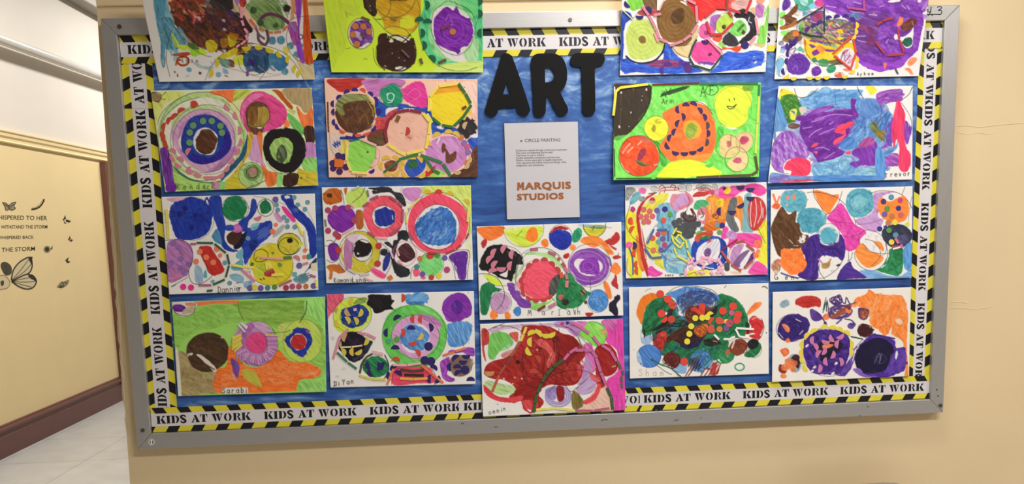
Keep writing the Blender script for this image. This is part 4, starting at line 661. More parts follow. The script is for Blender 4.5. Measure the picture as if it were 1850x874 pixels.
P.f('D088C8', [(870, 620), (910, 550), (1000, 510), (1100, 510), (1180, 570), (1200, 650), (1160, 740), (1060, 790), (960, 780), (890, 720)], 50, .16); P.o('DCA0D4', 1040, 620, 90, 100, 0, 30, .15, a=.6); P.l('EFD8EC', 3, [(980, 520), (960, 560)]); P.f('6A3E24', [(1030, 620), (1060, 650), (1110, 625), (1105, 680), (1060, 720), (1030, 710)], 40, .12); P.f('6A3E24', [(990, 600), (1005, 565), (1025, 575), (1015, 630), (1000, 640)], 70, .12); P.l('6A3E24', 5, [(1015, 600), (1040, 640), (1055, 690)])
P.f('5A3420', [(1060, 830), (1150, 770), (1220, 720), (1235, 630), (1280, 590), (1282, 830)], -30, .14); P.l('7A5038', 2, [(1240, 640), (1250, 700)])
P.o('2A2628', 1200, 440, 72, 74, 0, 60, .1, wob=6); P.f('2E54B8', [(700, 740), (760, 670), (850, 690), (870, 740), (830, 800), (760, 830), (720, 800)], 50, .14); P.f('2E6A3A', [(720, 720), (790, 690), (800, 750), (740, 755)], 30, .2); P.f('8A4A2A', [(545, 720), (600, 690), (650, 720), (640, 770), (590, 785), (550, 760)], 30, .2)
P.f('B4E468', [(890, 800), (960, 770), (1030, 800), (980, 830), (880, 830)], 0, .12); P.f('CC3020', [(860, 790), (910, 755), (945, 740), (930, 790), (890, 820), (860, 825)], 30, .12); P.l('C83030', 2, [(920, 760), (950, 740)])
P.tx('Luy', 320, 830, 20, 18, 0, 'k', 1); P.l('A07848', .8, [(490, 600), (505, 640), (490, 720), (440, 760)]); P.o('F4C030', 1225, 318, 12, 18); P.l('K', 1, [(1170, 115), (1178, 124)]); P.l('K', 1, [(1025, 58), (1025, 70)])
P.h('2E1E78', (190, 205, -130), (250, 165, -110), (310, 150, -90), (145, 250, 180), (150, 315, 180), (155, 395, 170), (180, 430, 150), (430, 180, -50), (468, 220, -30), (470, 250, 0), (490, 315, 0), (452, 440, 40), (265, 505, 100), (440, 775, 60)); P.d('2E1E78', (500, 312), (315, 505), r=24)
P.h('D8543C', (370, 152, -60), (215, 460, 120), (335, 490, 90), (400, 480, 70), (490, 400, 0), (495, 380, -90)); P.d('3A1E60', (135, 720), (180, 660), (220, 670), (240, 750), (190, 785), (140, 760), r=26); P.st('E07028', 60, (150, 720, 215, 722))
P.h('E0B840', (960, 505, -110), (1050, 485, -90), (1105, 500, -60), (905, 550, 160), (560, 690, -100), (630, 690, -60), (530, 740, 180), (660, 750, 0), (570, 790, 100), (630, 790, 60), (705, 700, 180), (760, 690, -90), (815, 695, -40), (710, 800, 140), (880, 755, 0), (835, 805, 60), r=34); P.h('C8A878', (1190, 425, -160), (1205, 690, 20), (1185, 735, 30), (1120, 780, 100), r=32)
P.d('C87848', (1150, 517), (1195, 715), r=24); P.d('8A6AA8', (1175, 560), (1205, 632), r=24); P.d('C85878', (1200, 590), r=23); P.h('C0382C', (715, 465, 10), r=34)
P.st('8A2430', 22, (565, 555, 545, 470), (550, 470, 580, 370), (590, 370, 640, 318), (645, 315, 740, 300), (745, 302, 838, 318)); P.st('F0DC58', 22, (850, 325, 900, 390), (905, 395, 895, 490), (893, 495, 872, 605), (850, 615, 720, 645), (710, 655, 640, 620), (635, 615, 570, 572), (880, 330, 920, 400), (900, 200, 895, 310), (905, 195, 965, 120), (975, 112, 1125, 92))
P.st('2E6A30', 22, (920, 360, 985, 415), (1000, 420, 1085, 435), (1095, 425, 1160, 360), (1165, 355, 1230, 260), (1225, 245, 1185, 170), (1180, 165, 1130, 90)); P.st('2E7A40', 22, (660, 690, 810, 650), (830, 655, 1000, 715), (860, 670, 920, 760), (925, 770, 980, 800), (1010, 725, 1070, 825)); P.st('3A6A38', 18, (540, 790, 660, 700)); P.st('E8B8B0', 18, (360, 530, 480, 580), (490, 590, 480, 680), (470, 690, 440, 750)); P.st('F2DC70', 20, (245, 600, 245, 700), (250, 710, 280, 780), (285, 790, 410, 800)); P.st('7A5020', 30, (660, 345, 640, 390)); P.st('6A3A20', 20, (1160, 290, 1190, 270))
ART.append((P, 'peach painting with a beaded brown ball and yellow ball, below the neon lime painting', sheetdepth(0.0075, .004, 0, 0, .002, .004)))
# 7 row three, far left: blue ball and yellow face
P = Pa(280, 340, 4.371, [(50, 68), (1262, 42), (1290, 802), (112, 838)], seed=17); P.dr = 24
P.f('1E38A8', [(120, 200), (150, 110), (260, 75), (370, 90), (440, 160), (450, 260), (420, 350), (320, 410), (200, 390), (130, 310)], 70, .1, wob=5); P.mx([(150, 120), (400, 120), (420, 330), (180, 350)], ['182C8C', '223EB4', '1A3098'], 40, 5, 80, 80, .5); P.o('141C70', 195, 205, 24, 24, wob=1); P.o('141C70', 240, 155, 20, 20, wob=1); P.o('18207C', 320, 215, 18, 18, wob=1); P.o('18207C', 290, 310, 22, 22, wob=1)
P.c_('K', .8, 300, 240, 165, 170, 0, .6); P.l('1A3098', 3, [(385, 130), (410, 75), (440, 160), (400, 130)]); P.f('2440A8', [(430, 70), (515, 65), (540, 200), (560, 300), (550, 400), (600, 470), (660, 490), (600, 500), (530, 460), (500, 330), (450, 200)], 80, .12)
P.o('1E8450', 628, 155, 98, 96, 0, 40, .14, wob=4); P.sc('187044', 1.3, 628, 155, 80, 78, 8, .5); P.c_('K', .8, 632, 160, 104, 102, 0, .7); P.f('1E8450', [(820, 130), (870, 95), (915, 130), (900, 190), (850, 205), (835, 170)], 40, .15, wob=5); P.sc('146038', 1, 872, 150, 40, 52, 4); P.c_('K', .9, 873, 152, 64, 68)
P.f('2440A8', [(760, 95), (800, 100), (800, 180), (740, 270), (720, 340), (650, 330), (660, 260), (740, 210)], -60, .12, wob=4); P.f('2440B0', [(720, 330), (860, 260), (920, 260), (915, 350), (880, 400), (800, 470), (750, 560), (710, 600), (690, 560), (690, 480), (660, 420), (700, 370)], -45, .14, wob=5); P.f('1A2C80', [(740, 440), (800, 400), (800, 470), (770, 500)], 30, .1); P.hs('8CA8D8', 1, 860, 350, 60, 40, -40, 9, .7)
P.f('161430', [(640, 400), (720, 340), (720, 380), (690, 450), (650, 480), (620, 470)], 40, .1); P.f('4A2A20', [(570, 370), (620, 330), (680, 330), (680, 380), (640, 440), (610, 450), (575, 420)], 40, .12); P.f('D070B8', [(600, 310), (650, 280), (690, 320), (660, 350), (610, 340)], 0, .12); P.f('2A48B0', [(560, 290), (620, 290), (620, 330), (560, 330)], 0, .1)
P.f('4A8AB4', [(450, 370), (490, 320), (530, 420), (510, 440), (470, 410)], 60, .2, .1); P.f('8CC4D0', [(760, 290), (820, 270), (800, 320), (760, 330)], -30, .2, .1)
P.f('C07CBC', [(90, 470), (110, 420), (200, 400), (280, 460), (300, 560), (270, 640), (180, 730), (110, 740), (95, 620)], 50, .2, .05); P.f('CC7CB0', [(110, 680), (250, 680), (190, 720), (130, 740)], -15, .2, .2)
for x, y in ((180, 465), (130, 590), (200, 560), (200, 630), (265, 600), (140, 435), (235, 670)): P.o('8A68B0', x, y, 26, 24, var=.1, a=.8, wob=1)
P.f('E8B4C8', [(90, 85), (170, 70), (240, 70), (220, 90), (140, 105)], 0, .1); P.f('C8302A', [(340, 480), (430, 455), (460, 500), (550, 640), (460, 690), (400, 620)], 60, .1, wob=4); P.f('98B8D0', [(310, 640), (330, 600), (370, 640), (380, 740), (320, 740)], 70, .2, .2); P.f('6AB0B8', [(380, 690), (400, 640), (415, 690), (400, 715)], None, .15)
P.l('K', .9, [(265, 650), (270, 700), (300, 750), (370, 750), (450, 690), (420, 660), (400, 600)]); P.l('K', .9, [(75, 412), (180, 405), (260, 440), (300, 540), (260, 660)]); P.l('K', .8, [(130, 775), (260, 700)]); P.l('3A5A50', 2, [(130, 775), (155, 765)])
P.f('E0D030', [(770, 650), (740, 590), (780, 510), (860, 450), (960, 440), (1050, 510), (1090, 600), (1080, 690), (1010, 760), (880, 765), (800, 730)], 40, .08); P.f('DCCC38', [(970, 430), (1000, 370), (1080, 355), (1140, 410), (1130, 490), (1050, 520), (985, 500)], 40, .1); P.o('D8CA3C', 1055, 455, 74, 66); P.c_('3A4418', 1.2, 1055, 455, 80, 68); P.c_('3A4418', 1.2, 1060, 440, 92, 86); P.o('k', 1065, 412, 24, 20, wob=1); P.c_('5A5A20', .9, 910, 600, 180, 165, 0, .7)
P.l('3A3A18', 1.2, [(780, 560), (790, 500), (840, 480), (890, 510), (880, 560), (830, 580), (790, 570), (810, 540)]); P.f('C8D438', [(800, 610), (870, 600), (860, 680), (800, 690)], 40, .2, .2); P.o('6A7A28', 930, 510, 12, 10, wob=1)
P.o('6A9A3A', 985, 605, 20, 18); P.o('5A7A2A', 765, 600, 16, 18); P.l('3A3018', 2, [(830, 715), (840, 722)]); P.l('3A3018', 2, [(855, 710), (862, 718)]); P.f('C8302A', [(860, 670), (920, 640), (945, 660), (900, 700)], -30, .1); P.f('D8E050', [(1140, 420), (1170, 440), (1130, 470)], None, .1)
P.f('1E38A0', [(990, 55), (1080, 50), (1110, 130), (1190, 210), (1250, 290), (1280, 380), (1275, 500), (1240, 560), (1215, 530), (1210, 400), (1180, 300), (1110, 230), (1040, 140)], 55, .12, wob=4); P.o('EFEAE4', 1043, 70, 22, 14); P.hs('8CA8D8', 1, 1110, 170, 24, 20, 40, 6, .6); P.hs('1A2860', 1.2, 1250, 590, 60, 16, -50, 8); P.l('1A2860', 1.2, [(1180, 670), (1270, 560)]); P.f('EC4098', [(1000, 150), (1030, 150), (1110, 240), (1090, 270), (1030, 210)], 50, .1); P.f('D89CC8', [(935, 200), (970, 190), (1010, 250), (970, 270)], 50, .12); P.f('B4B4B4', [(930, 390), (950, 340), (1010, 285), (1020, 310), (980, 360)], -40, .1)
P.f('8CB8CC', [(590, 690), (640, 670), (700, 700), (690, 750), (620, 730)], 0, .15); P.f('6AB4C0', [(600, 620), (690, 560), (690, 640), (620, 650)], 0, .2, .2); P.f('6AB0C0', [(650, 500), (690, 480), (690, 560), (640, 550)], 60, .2, .1); P.f('8CB8D8', [(700, 740), (760, 730), (770, 780), (710, 790)], 60, .2, .1); P.f('6A9CA8', [(1090, 720), (1170, 670), (1210, 720), (1150, 760)], 30, .2, .1); P.hs('4A6A7A', 1, 1180, 700, 60, 30, -20, 7); P.o('6AAEB8', 1100, 680, 22, 22); P.o('6AAEB8', 455, 735, 16, 16)
P.f('E8D8B8', [(1235, 600), (1285, 590), (1285, 650), (1240, 650)], None, .05); P.tx('Dannie', 495, 825, 50, 32, -3, 'k', 1.1); P.tx('r', 660, 812, 50, 30, -3, 'k', 1.1); P.l('k', 1, [(640, 750), (660, 745)])
for x, y in ((800, 70),): P.l('K', .7, [(690, 70), (760, 180)], .6)
P.l('K', .7, [(780, 62), (880, 80), (940, 120)], .6); P.l('K', .7, [(970, 105), (1030, 130)], .6); P.l('8A8A8A', .7, [(1130, 120), (1210, 190), (1260, 290)], .8); P.l('8A7A70', .7, [(50, 205), (130, 208)], .7)
P.d('F02C90', (223, 778), (285, 783), r=25); P.d('F08058', (325, 578), (405, 545), (355, 500), (490, 478), (460, 585), (930, 342), r=23); P.d('F08058', (955, 288), (1185, 490), (1180, 542), (515, 530), r=17); P.d('6A9CAA', (735, 395), (590, 748), (552, 588), (960, 130), (970, 170), (1020, 228), (1045, 255), (1047, 302), (1205, 110), (1185, 165), (1128, 130), (1100, 72), (1105, 305), r=19); P.d('6A5AA0', (952, 88), (1140, 610), (1252, 770), (750, 788), (835, 788), r=24); P.d('E0D040', (790, 782), r=24); P.d('A83A48', (1035, 785), r=23); P.d('B04A78', (1085, 775), r=23); P.d('C05058', (1137, 775), r=23); P.d('C07040', (1192, 775), r=22); P.d('5A8A4A', (945, 780), r=22); P.d('3A8A88', (890, 785), (1215, 540), r=22); P.h('D07888', (810, 225, 70), (1115, 560, -60), r=32)
P.st('E8D868', 24, (90, 165, 100, 270), (102, 280, 105, 395)); P.st('2E5A3A', 16, (330, 430, 460, 432), (470, 438, 560, 510), (570, 520, 588, 600), (585, 610, 560, 700), (550, 720, 460, 760), (410, 810, 455, 805)); P.st('B06080', 16, (280, 440, 325, 438), (345, 765, 445, 765), (980, 770, 1080, 725), (1225, 685, 1270, 700)); P.st('D888A8', 18, (685, 640, 790, 735)); P.st('E8A0B0', 16, (830, 545, 1010, 560)); P.st('F0E068', 20, (610, 605, 690, 620), (690, 618, 780, 625), (1120, 270, 1170, 370), (880, 585, 885, 640), (895, 580, 910, 630), (920, 685, 1010, 680), (1275, 720, 1278, 780)); P.st('D8D8D0', 16, (1180, 335, 1200, 480), (690, 650, 760, 650)); P.st('5A7A3A', 24, (1015, 550, 1080, 545)); P.st('B04A50', 20, (870, 680, 935, 640)); P.st('D87888', 16, (1170, 600, 1210, 585))
ART.append((P, 'painting of a dark blue ball and a yellow one-eyed head with stuck-on dots', sheetdepth(0.0075, .004, 0, 0, .004, .005)))
# 8 row three: blue eye in a coral ring
P = Pa(570, 325, 4.369, [(48, 58), (1226, 42), (1245, 788), (85, 815)], seed=18); P.dr = 24
P.f('DCEC78', [(850, 50), (1224, 46), (1230, 560), (1200, 400), (1190, 260), (1120, 160), (1000, 110), (860, 120)], 60, .12); P.f('E8E6C0', [(1180, 420), (1230, 440), (1235, 600), (1200, 600)], None, .05)
P.o('F8506C', 965, 345, 240, 238, 0, 60, .12, wob=3); P.o('EDE8E6', 962, 372, 178, 174, wob=2); P.f('3C78CC', [(790, 380), (830, 290), (920, 220), (1040, 220), (1090, 300), (1120, 370), (1100, 480), (1000, 530), (880, 510), (800, 460)], -60, .25, .1, wob=9); P.mx([(800, 400), (900, 230), (1080, 270), (1080, 450), (900, 510)], ['3C78CC', '5C96E0', '2C60B0', '4A84D4', '8CB4E8'], 70, 3, 90, -55, .7); P.c_('28508C', 1, 940, 390, 100, 90, 0, .6)
P.c_('K', .9, 965, 345, 252, 248, 0, .8); P.c_('K', .9, 965, 372, 170, 180, 0, .8)
P.f('F8586C', [(375, 290), (400, 200), (500, 130), (600, 130), (680, 210), (690, 320), (640, 420), (540, 450), (440, 420)], 50, .12); P.o('EDE8E6', 540, 292, 92, 90); P.o('22349C', 545, 290, 82, 78, 0, 70, .1, wob=4); P.l('EFE8E4', 1.5, [(605, 280), (610, 310)]); P.c_('K', .8, 535, 290, 90, 92, 0, .7); P.c_('K', .8, 530, 290, 160, 165, 0, .5)
P.f('C8641E', [(55, 110), (120, 70), (190, 70), (215, 120), (210, 180), (120, 200), (70, 190)], 50, .15, .05, wob=6); P.o('4A2A18', 110, 122, 22, 18); P.f('C8641E', [(225, 70), (250, 65), (240, 120), (228, 110)], None, .1); P.f('C8E468', [(240, 130), (290, 70), (370, 60), (410, 120), (390, 190), (320, 220), (260, 190)], 50, .1); P.l('K', 1, [(390, 60), (360, 120), (290, 180)])
P.f('K', [(415, 60), (580, 55), (620, 90), (680, 110), (720, 180), (700, 205), (640, 150), (580, 100), (460, 110), (450, 85), (480, 85)], 20, .12, wob=4); P.f('D890CC', [(680, 80), (740, 60), (830, 60), (830, 120), (770, 175), (710, 140)], 40, .14); P.c_('6A5A68', .8, 760, 95, 88, 88, 0, .6)
P.f('8428A8', [(90, 300), (130, 230), (220, 200), (290, 230), (320, 310), (280, 390), (210, 415), (130, 380)], 40, .14); P.f('B8642C', [(320, 250), (370, 245), (380, 340), (370, 385), (320, 380)], 80, .14); P.f('7A28A0', [(95, 540), (120, 500), (170, 500), (190, 560), (170, 630), (120, 630)], 50, .15); P.l('K', .9, [(70, 518), (120, 515), (180, 440)]); P.l('K', .9, [(85, 480), (130, 480), (190, 540), (180, 620), (130, 650), (90, 630)])
P.o('D4C438', 350, 570, 155, 165, 0, 50, .1, wob=3); P.o('EDE4DC', 330, 560, 118, 135); P.f('C07CB0', [(230, 490), (290, 450), (290, 580), (280, 700), (230, 690)], 80, .15); P.f('E4C8DC', [(250, 450), (340, 420), (330, 470), (290, 500)], 20, .1); P.f('D4C438', [(290, 610), (330, 600), (400, 640), (380, 720), (310, 720)], 40, .12); P.o('EDE8E2', 368, 555, 76, 86); P.c_('K', .9, 370, 555, 78, 86); P.f('k', [(305, 530), (330, 470), (370, 490), (430, 510), (430, 590), (340, 610), (300, 570)], 50, .08, wob=7); P.o('E8E4E0', 335, 580, 9, 8, wob=1); P.c_('K', .9, 345, 572, 162, 170, 0, .8)
P.f('K', [(640, 470), (660, 410), (710, 400), (735, 440), (720, 480), (670, 470), (640, 540), (630, 640), (680, 670), (740, 720), (730, 760), (650, 770), (620, 720), (610, 620), (600, 540), (620, 480)], 60, .14, wob=4); P.f('2A2A3A', [(540, 490), (580, 490), (610, 540), (570, 520)], None, .1); P.o('22262A', 540, 568, 30, 30); P.f('2A3490', [(540, 620), (590, 560), (580, 660), (550, 715), (530, 700)], 70, .12); P.f('EDE8E6', [(650, 560), (650, 530), (720, 510), (780, 560), (780, 640), (680, 640)], None, .04); P.f('4A2028', [(645, 580), (670, 520), (730, 500), (790, 580), (760, 630), (690, 650)], 40, .2, .1); P.c_('D88098', 2, 705, 580, 92, 98, 0, .5)
P.o('7CDC78', 912, 660, 92, 92, 0, 40, .14); P.o('98E890', 900, 650, 40, 50, 0, 40, .1, a=.6); P.c_('K', .8, 915, 665, 96, 96, 0, .7); P.f('6A2CA0', [(1050, 610), (1100, 570), (1200, 570), (1190, 700), (1180, 780), (1130, 780), (1110, 680)], 70, .15, .05); P.sc('54208C', 1.4, 1140, 660, 44, 90, 6, .6); P.l('K', .8, [(1100, 560), (1150, 550), (1215, 570), (1200, 720), (1200, 780)]); P.l('K', .8, [(1030, 610), (1080, 660), (1105, 780)]); P.l('K', .8, [(750, 780), (760, 700), (820, 650)])
P.f('F85890', [(435, 720), (460, 690), (550, 740), (540, 780), (480, 760)], 30, .12); P.f('F85878', [(770, 710), (820, 710), (820, 750), (780, 760)], None, .1); P.o('F85890', 848, 770, 22, 12); P.f('D07028', [(85, 680), (140, 665), (220, 680), (240, 720), (190, 740), (140, 720), (130, 780), (105, 780), (110, 720)], 20, .12); P.l('K', .8, [(510, 490), (580, 560), (600, 650), (550, 760)]); P.tx('Kamanir', 145, 808, 36, 25, -1, 'k', 1.1); P.tx('Luna', 290, 804, 38, 28, -1, 'k', 1.1); P.l('K', .8, [(200, 75), (215, 120), (225, 190)])
P.d('B04068', (98, 238), (155, 222), (255, 218), (307, 320), (100, 400), (160, 425), r=24); P.d('C03838', (180, 555), (180, 445), (498, 520), (490, 660), r=26); P.d('B83C70', (1038, 708), r=25); P.h('D0382C', (972, 105, -90), (905, 590, 90), r=32); P.h('D8B838', (885, 105, -90), (1060, 118, -80), (1190, 180, -50), r=32); P.d('C87848', (825, 620), r=22); P.d('C0402C', (900, 590), (915, 768), r=22); P.d('4A9048', (962, 590), r=22); P.d('6A58A0', (1020, 615), (845, 742), r=22); P.d('3E8A88', (800, 685), r=22); P.d('E0D040', (975, 755), r=24); P.st('D07838', 34, (575, 780, 605, 760))
P.st('8A8080', 14, (75, 310, 85, 365), (410, 80, 420, 130)); P.st('D0C8C4', 16, (290, 75, 345, 50), (185, 650, 235, 710), (255, 705, 320, 738), (350, 750, 425, 740)); P.st('E8B0BC', 16, (215, 425, 310, 370), (390, 775, 455, 798), (590, 560, 615, 620), (640, 540, 660, 600), (655, 630, 690, 670), (480, 455, 570, 465), (280, 190, 305, 220)); P.st('A85868', 18, (375, 210, 420, 175), (430, 155, 495, 125), (585, 130, 640, 165), (650, 175, 685, 210), (690, 230, 685, 330), (590, 430, 670, 370), (410, 410, 470, 450), (730, 410, 770, 470)); P.st('E8D878', 16, (735, 225, 820, 150), (715, 250, 720, 340), (1210, 210, 1200, 330)); P.st('B03A48', 16, (1030, 580, 1100, 550), (1110, 545, 1150, 510), (1190, 460, 1210, 420), (890, 575, 960, 580))
ART.append((P, 'painting with a blue scribbled eye in a large coral ring, below the peach painting', sheetdepth(0.0075, .004, 0, 0, .003, .004)))
# 9 row four, far left: green sky, brown ball, orange ground
P = Pa(295, 525, 4.371, [(65, 88), (1275, 47), (1288, 798), (117, 832)], 'A4DC68', seed=19); P.dr = 24
P.f('98D058', [(80, 200), (300, 130), (580, 90), (1120, 70), (1270, 60), (1280, 700), (1000, 560), (900, 300), (550, 250), (200, 350), (100, 480)], 20, .16, 0, .8); P.f('8CC44C', [(280, 150), (500, 110), (520, 220), (480, 270), (330, 300), (260, 240)], 10, .14, .2, .7); P.mx([(100, 200), (600, 120), (560, 240), (250, 330), (110, 440)], ['8CC850', 'A8E070', '80BC48', '98D45C'], 60, 4, 120, 15, .4)
P.f('8CBC48', [(585, 85), (1130, 75), (1120, 160), (1080, 230), (960, 260), (880, 270), (700, 240), (630, 220), (600, 160)], 5, .16, .05); P.f('9CC850', [(640, 160), (1090, 150), (1060, 220), (900, 210), (700, 230)], 10, .2, .2, .7); P.mx([(600, 110), (1110, 100), (1060, 220), (660, 210)], ['7EAC40', 'A4D060', '8CBC48'], 40, 4, 140, 3, .4); P.f('A8EC78', [(1120, 80), (1270, 60), (1280, 400), (1260, 300), (1190, 210), (1130, 180)], 70, .14)
P.f('F8804C', [(265, 85), (575, 75), (570, 98), (400, 105), (270, 120)], 0, .1); P.f('E8E0D0', [(75, 90), (250, 90), (245, 150), (190, 200), (110, 190)], 40, .05); P.f('6C2490', [(75, 120), (130, 105), (180, 130), (140, 165), (85, 155)], 30, .1); P.f('E8946C', [(175, 98), (245, 92), (245, 120), (190, 122)], 0, .08); P.f('C8B898', [(170, 140), (240, 125), (230, 170), (150, 185)], 20, .1); P.l('K', .9, [(85, 165), (140, 195), (200, 195), (245, 160), (252, 90)])
P.f('B09C68', [(110, 500), (190, 500), (240, 600), (340, 650), (415, 640), (425, 800), (300, 812), (125, 828)], 30, .16, .03); P.mx([(120, 520), (220, 600), (420, 660), (420, 800), (130, 820)], ['A48E5C', 'C0AC78', '988250'], 50, 5, 110, 30, .45); P.f('E6E0D2', [(95, 490), (118, 490), (145, 825), (120, 832)], None, .03)
P.f('4C3420', [(185, 480), (195, 420), (260, 350), (370, 330), (460, 360), (515, 440), (510, 540), (440, 610), (380, 640), (310, 640), (240, 600), (195, 540)], 40, .12, wob=3); P.mx([(200, 460), (330, 350), (480, 380), (490, 540), (380, 620), (240, 570)], ['3C2818', '5C422A', '443020', '54391F'], 50, 6, 110, 30, .5); P.f('E6DCCC', [(260, 505), (290, 505), (370, 560), (425, 620), (400, 640), (350, 590), (290, 530)], None, .04); P.f('E6DCCC', [(185, 505), (220, 490), (230, 500), (195, 520)], None, .04); P.c_('4A4030', .8, 350, 480, 168, 150, 0, .6); P.o('D8D0C4', 463, 368, 9, 7, wob=1); P.l('5A3820', 2, [(200, 510), (300, 560), (400, 620)])
P.f('FF7A30', [(420, 630), (500, 590), (520, 440), (560, 480), (640, 580), (760, 600), (880, 490), (910, 460), (960, 520), (1010, 560), (1150, 570), (1240, 620), (1240, 660), (1180, 690), (1080, 700), (1060, 760), (1070, 790), (800, 800), (425, 800)], 10, .14, 0); P.mx([(450, 640), (700, 600), (900, 530), (1200, 630), (1050, 700), (800, 780), (450, 790)], ['FF8C48', 'F06A20', 'FF7E38', 'FFA468'], 90, 5, 150, 8, .45); P.f('E6784C', [(415, 650), (430, 690), (420, 720), (400, 700)], None, .1); P.f('A0E070', [(1060, 740), (1120, 700), (1220, 690), (1284, 660), (1288, 795), (1075, 795)], 50, .16); P.mx([(1150, 590), (1240, 600), (1260, 660), (1160, 690)], ['FFC098', 'F8A878'], 16, 1.4, 90, -20, .8)
P.f('C8C044', [(620, 620), (700, 630), (750, 690), (780, 760), (700, 730), (640, 690)], 50, .12, wob=3); P.f('7A4AA0', [(530, 535), (560, 540), (600, 590), (585, 690), (555, 650), (535, 590)], 60, .14); P.f('E8A088', [(540, 640), (580, 700), (545, 690)], None, .1); P.f('EDE6DC', [(460, 765), (670, 765), (668, 808), (470, 815)], None, .03, sm=0)
P.tx('Sarab', 465, 808, 42, 37, -1, 'k', 1.2); P.tx('i', 650, 806, 40, 30, 0, 'k', 1.2)
P.f('C890C4', [(570, 330), (640, 270), (700, 240), (800, 260), (870, 330), (900, 420), (870, 520), (780, 590), (680, 590), (590, 520), (560, 430)], 40, .14); P.f('D4A8D0', [(700, 250), (790, 250), (860, 320), (820, 340), (740, 300)], 20, .15, .1); P.f('B468B0', [(630, 330), (680, 260), (720, 280), (650, 380), (640, 480), (610, 420)], 60, .15, .1); P.f('EE4C8C', [(650, 410), (680, 350), (740, 325), (800, 350), (815, 430), (780, 490), (700, 480)], 40, .1, wob=3); P.c_('5A4A50', .8, 735, 410, 85, 85, 0, .6); P.c_('4A4A40', .9, 740, 415, 165, 175, 0, .5)
P.f('C8E060', [(960, 300), (1010, 250), (1110, 220), (1200, 270), (1255, 370), (1240, 470), (1170, 550), (1080, 565), (1000, 540), (940, 460), (925, 380)], 50, .12); P.f('D4E070', [(905, 280), (1000, 250), (960, 340), (910, 400)], 30, .15, .1, .8); P.c_('6A8A3A', .9, 1100, 395, 155, 170, 0, .8); P.f('2034A0', [(970, 390), (1000, 330), (1050, 300), (1110, 290), (1160, 340), (1170, 400), (1150, 460), (1100, 505), (1030, 500), (985, 450)], 40, .12, wob=7); P.mx([(1040, 290), (1110, 285), (1100, 310), (1050, 315)], ['2034A0'], 10, 1.5, 40, 40); P.o('E8DCD8', 1068, 402, 66, 66); P.o('C4302E', 1068, 404, 62, 62, 0, 40, .1, wob=3); P.f('A04AA8', [(1125, 310), (1155, 310), (1150, 335), (1130, 335)], None, .1)
P.l('2A2A20', 1.3, [(1133, 80), (1125, 160), (1100, 210), (1075, 250)]); P.l('4A5A28', .9, [(820, 328), (880, 330), (960, 325), (1000, 310)]); P.l('4A5A28', .8, [(590, 90), (600, 170), (640, 240)]); P.l('4A5A28', .9, [(860, 300), (880, 340), (905, 430)])
for i in range(17):
    a = math.radians(18 + i * 8.2); r0, r1 = 96 + (i % 3) * 5, 172 - (i % 4) * 5; P.st('D49CCB' if i % 3 else 'BC80B8', 17, (735 + r0 * math.cos(a), 412 + r0 * math.sin(a), 735 + r1 * math.cos(a), 412 + r1 * math.sin(a)))
for i in range(6): P.st('CC94C4' if i % 2 else 'B878B4', 18, (822, 362 + i * 17, 905 - (i % 3) * 6, 365 + i * 16))
for i in range(6): P.st('DCC848' if i % 2 else 'E6D860', 16, (545 - i % 2 * 5, 375 + i * 18, 612 + i % 3 * 4, 345 + i * 15))
P.st('E4D850', 12, (560, 480, 625, 425), (808, 350, 905, 355)); P.st('F0DC88', 12, (820, 372, 905, 374)); P.st('E0D4E0', 15, (610, 250, 660, 300), (590, 265, 645, 325), (640, 265, 665, 290)); P.st('C088BC', 16, (590, 480, 580, 540), (612, 470, 605, 545), (632, 475, 628, 560))
ART.append((P, 'painting with green sky, brown ball, pink fringed flower and orange ground', sheetdepth(0.0075, .004, 0, .002, .004, .005)))
# 10 row four: green ring with pink and blue heart
P = Pa(570, 515, 4.369, [(88, 72), (1250, 47), (1263, 780), (118, 808)], seed=20); P.dr = 30
P.f('F0607C', [(90, 75), (215, 72), (210, 130), (160, 190), (120, 230), (105, 260), (95, 200)], 60, .16, .05); P.l('C04A60', 1, [(150, 110), (120, 160), (160, 190)])
P.f('D8EC4C', [(140, 250), (160, 180), (240, 110), (340, 95), (420, 150), (445, 230), (400, 320), (310, 370), (200, 370), (150, 320)], 40, .1); P.f('8CAA48', [(300, 140), (350, 100), (410, 100), (380, 140), (320, 150)], -20, .2); P.f('B8A050', [(140, 200), (175, 175), (170, 220)], None, .1); P.f('1C3C90', [(190, 250), (210, 190), (280, 160), (350, 150), (410, 220), (390, 290), (330, 330), (250, 335), (200, 290)], 40, .2, wob=7); P.sc('122868', 1.4, 300, 245, 95, 80, 5, .5); P.c_('4A5A28', .9, 290, 235, 152, 140, 0, .7)
P.f('181418', [(400, 100), (440, 75), (580, 80), (600, 110), (640, 115), (600, 160), (610, 195), (570, 190), (480, 220), (430, 180), (400, 150)], 20, .06, wob=8); P.hs('3A3438', 1, 480, 130, 60, 40, 50, 6, .7)
P.f('1A1220', [(200, 440), (240, 385), (310, 375), (380, 410), (440, 440), (420, 510), (370, 570), (280, 600), (220, 540), (180, 490)], 40, .1, wob=6); P.mx([(250, 400), (380, 430), (340, 500), (240, 470)], ['3A1E4A', '2A1430'], 20, 3, 50, 60, .7); P.f('1E2A40', [(400, 440), (450, 450), (400, 520), (390, 480)], 50, .2); P.l('2A3A50', 4, [(300, 590), (380, 545)]); P.hs('2A3A50', 1.4, 415, 480, 44, 22, -55, 7); P.f('C8A480', [(205, 440), (200, 480), (185, 480)], None, .1)
P.o('5A9CDC', 800, 105, 98, 50, 0, -30, .2, .05, wob=6); P.hs('8CC0EC', 1.6, 810, 110, 80, 40, -30, 8, .7); P.f('3C78C0', [(720, 130), (850, 130), (830, 152), (740, 150)], 0, .2, .2)
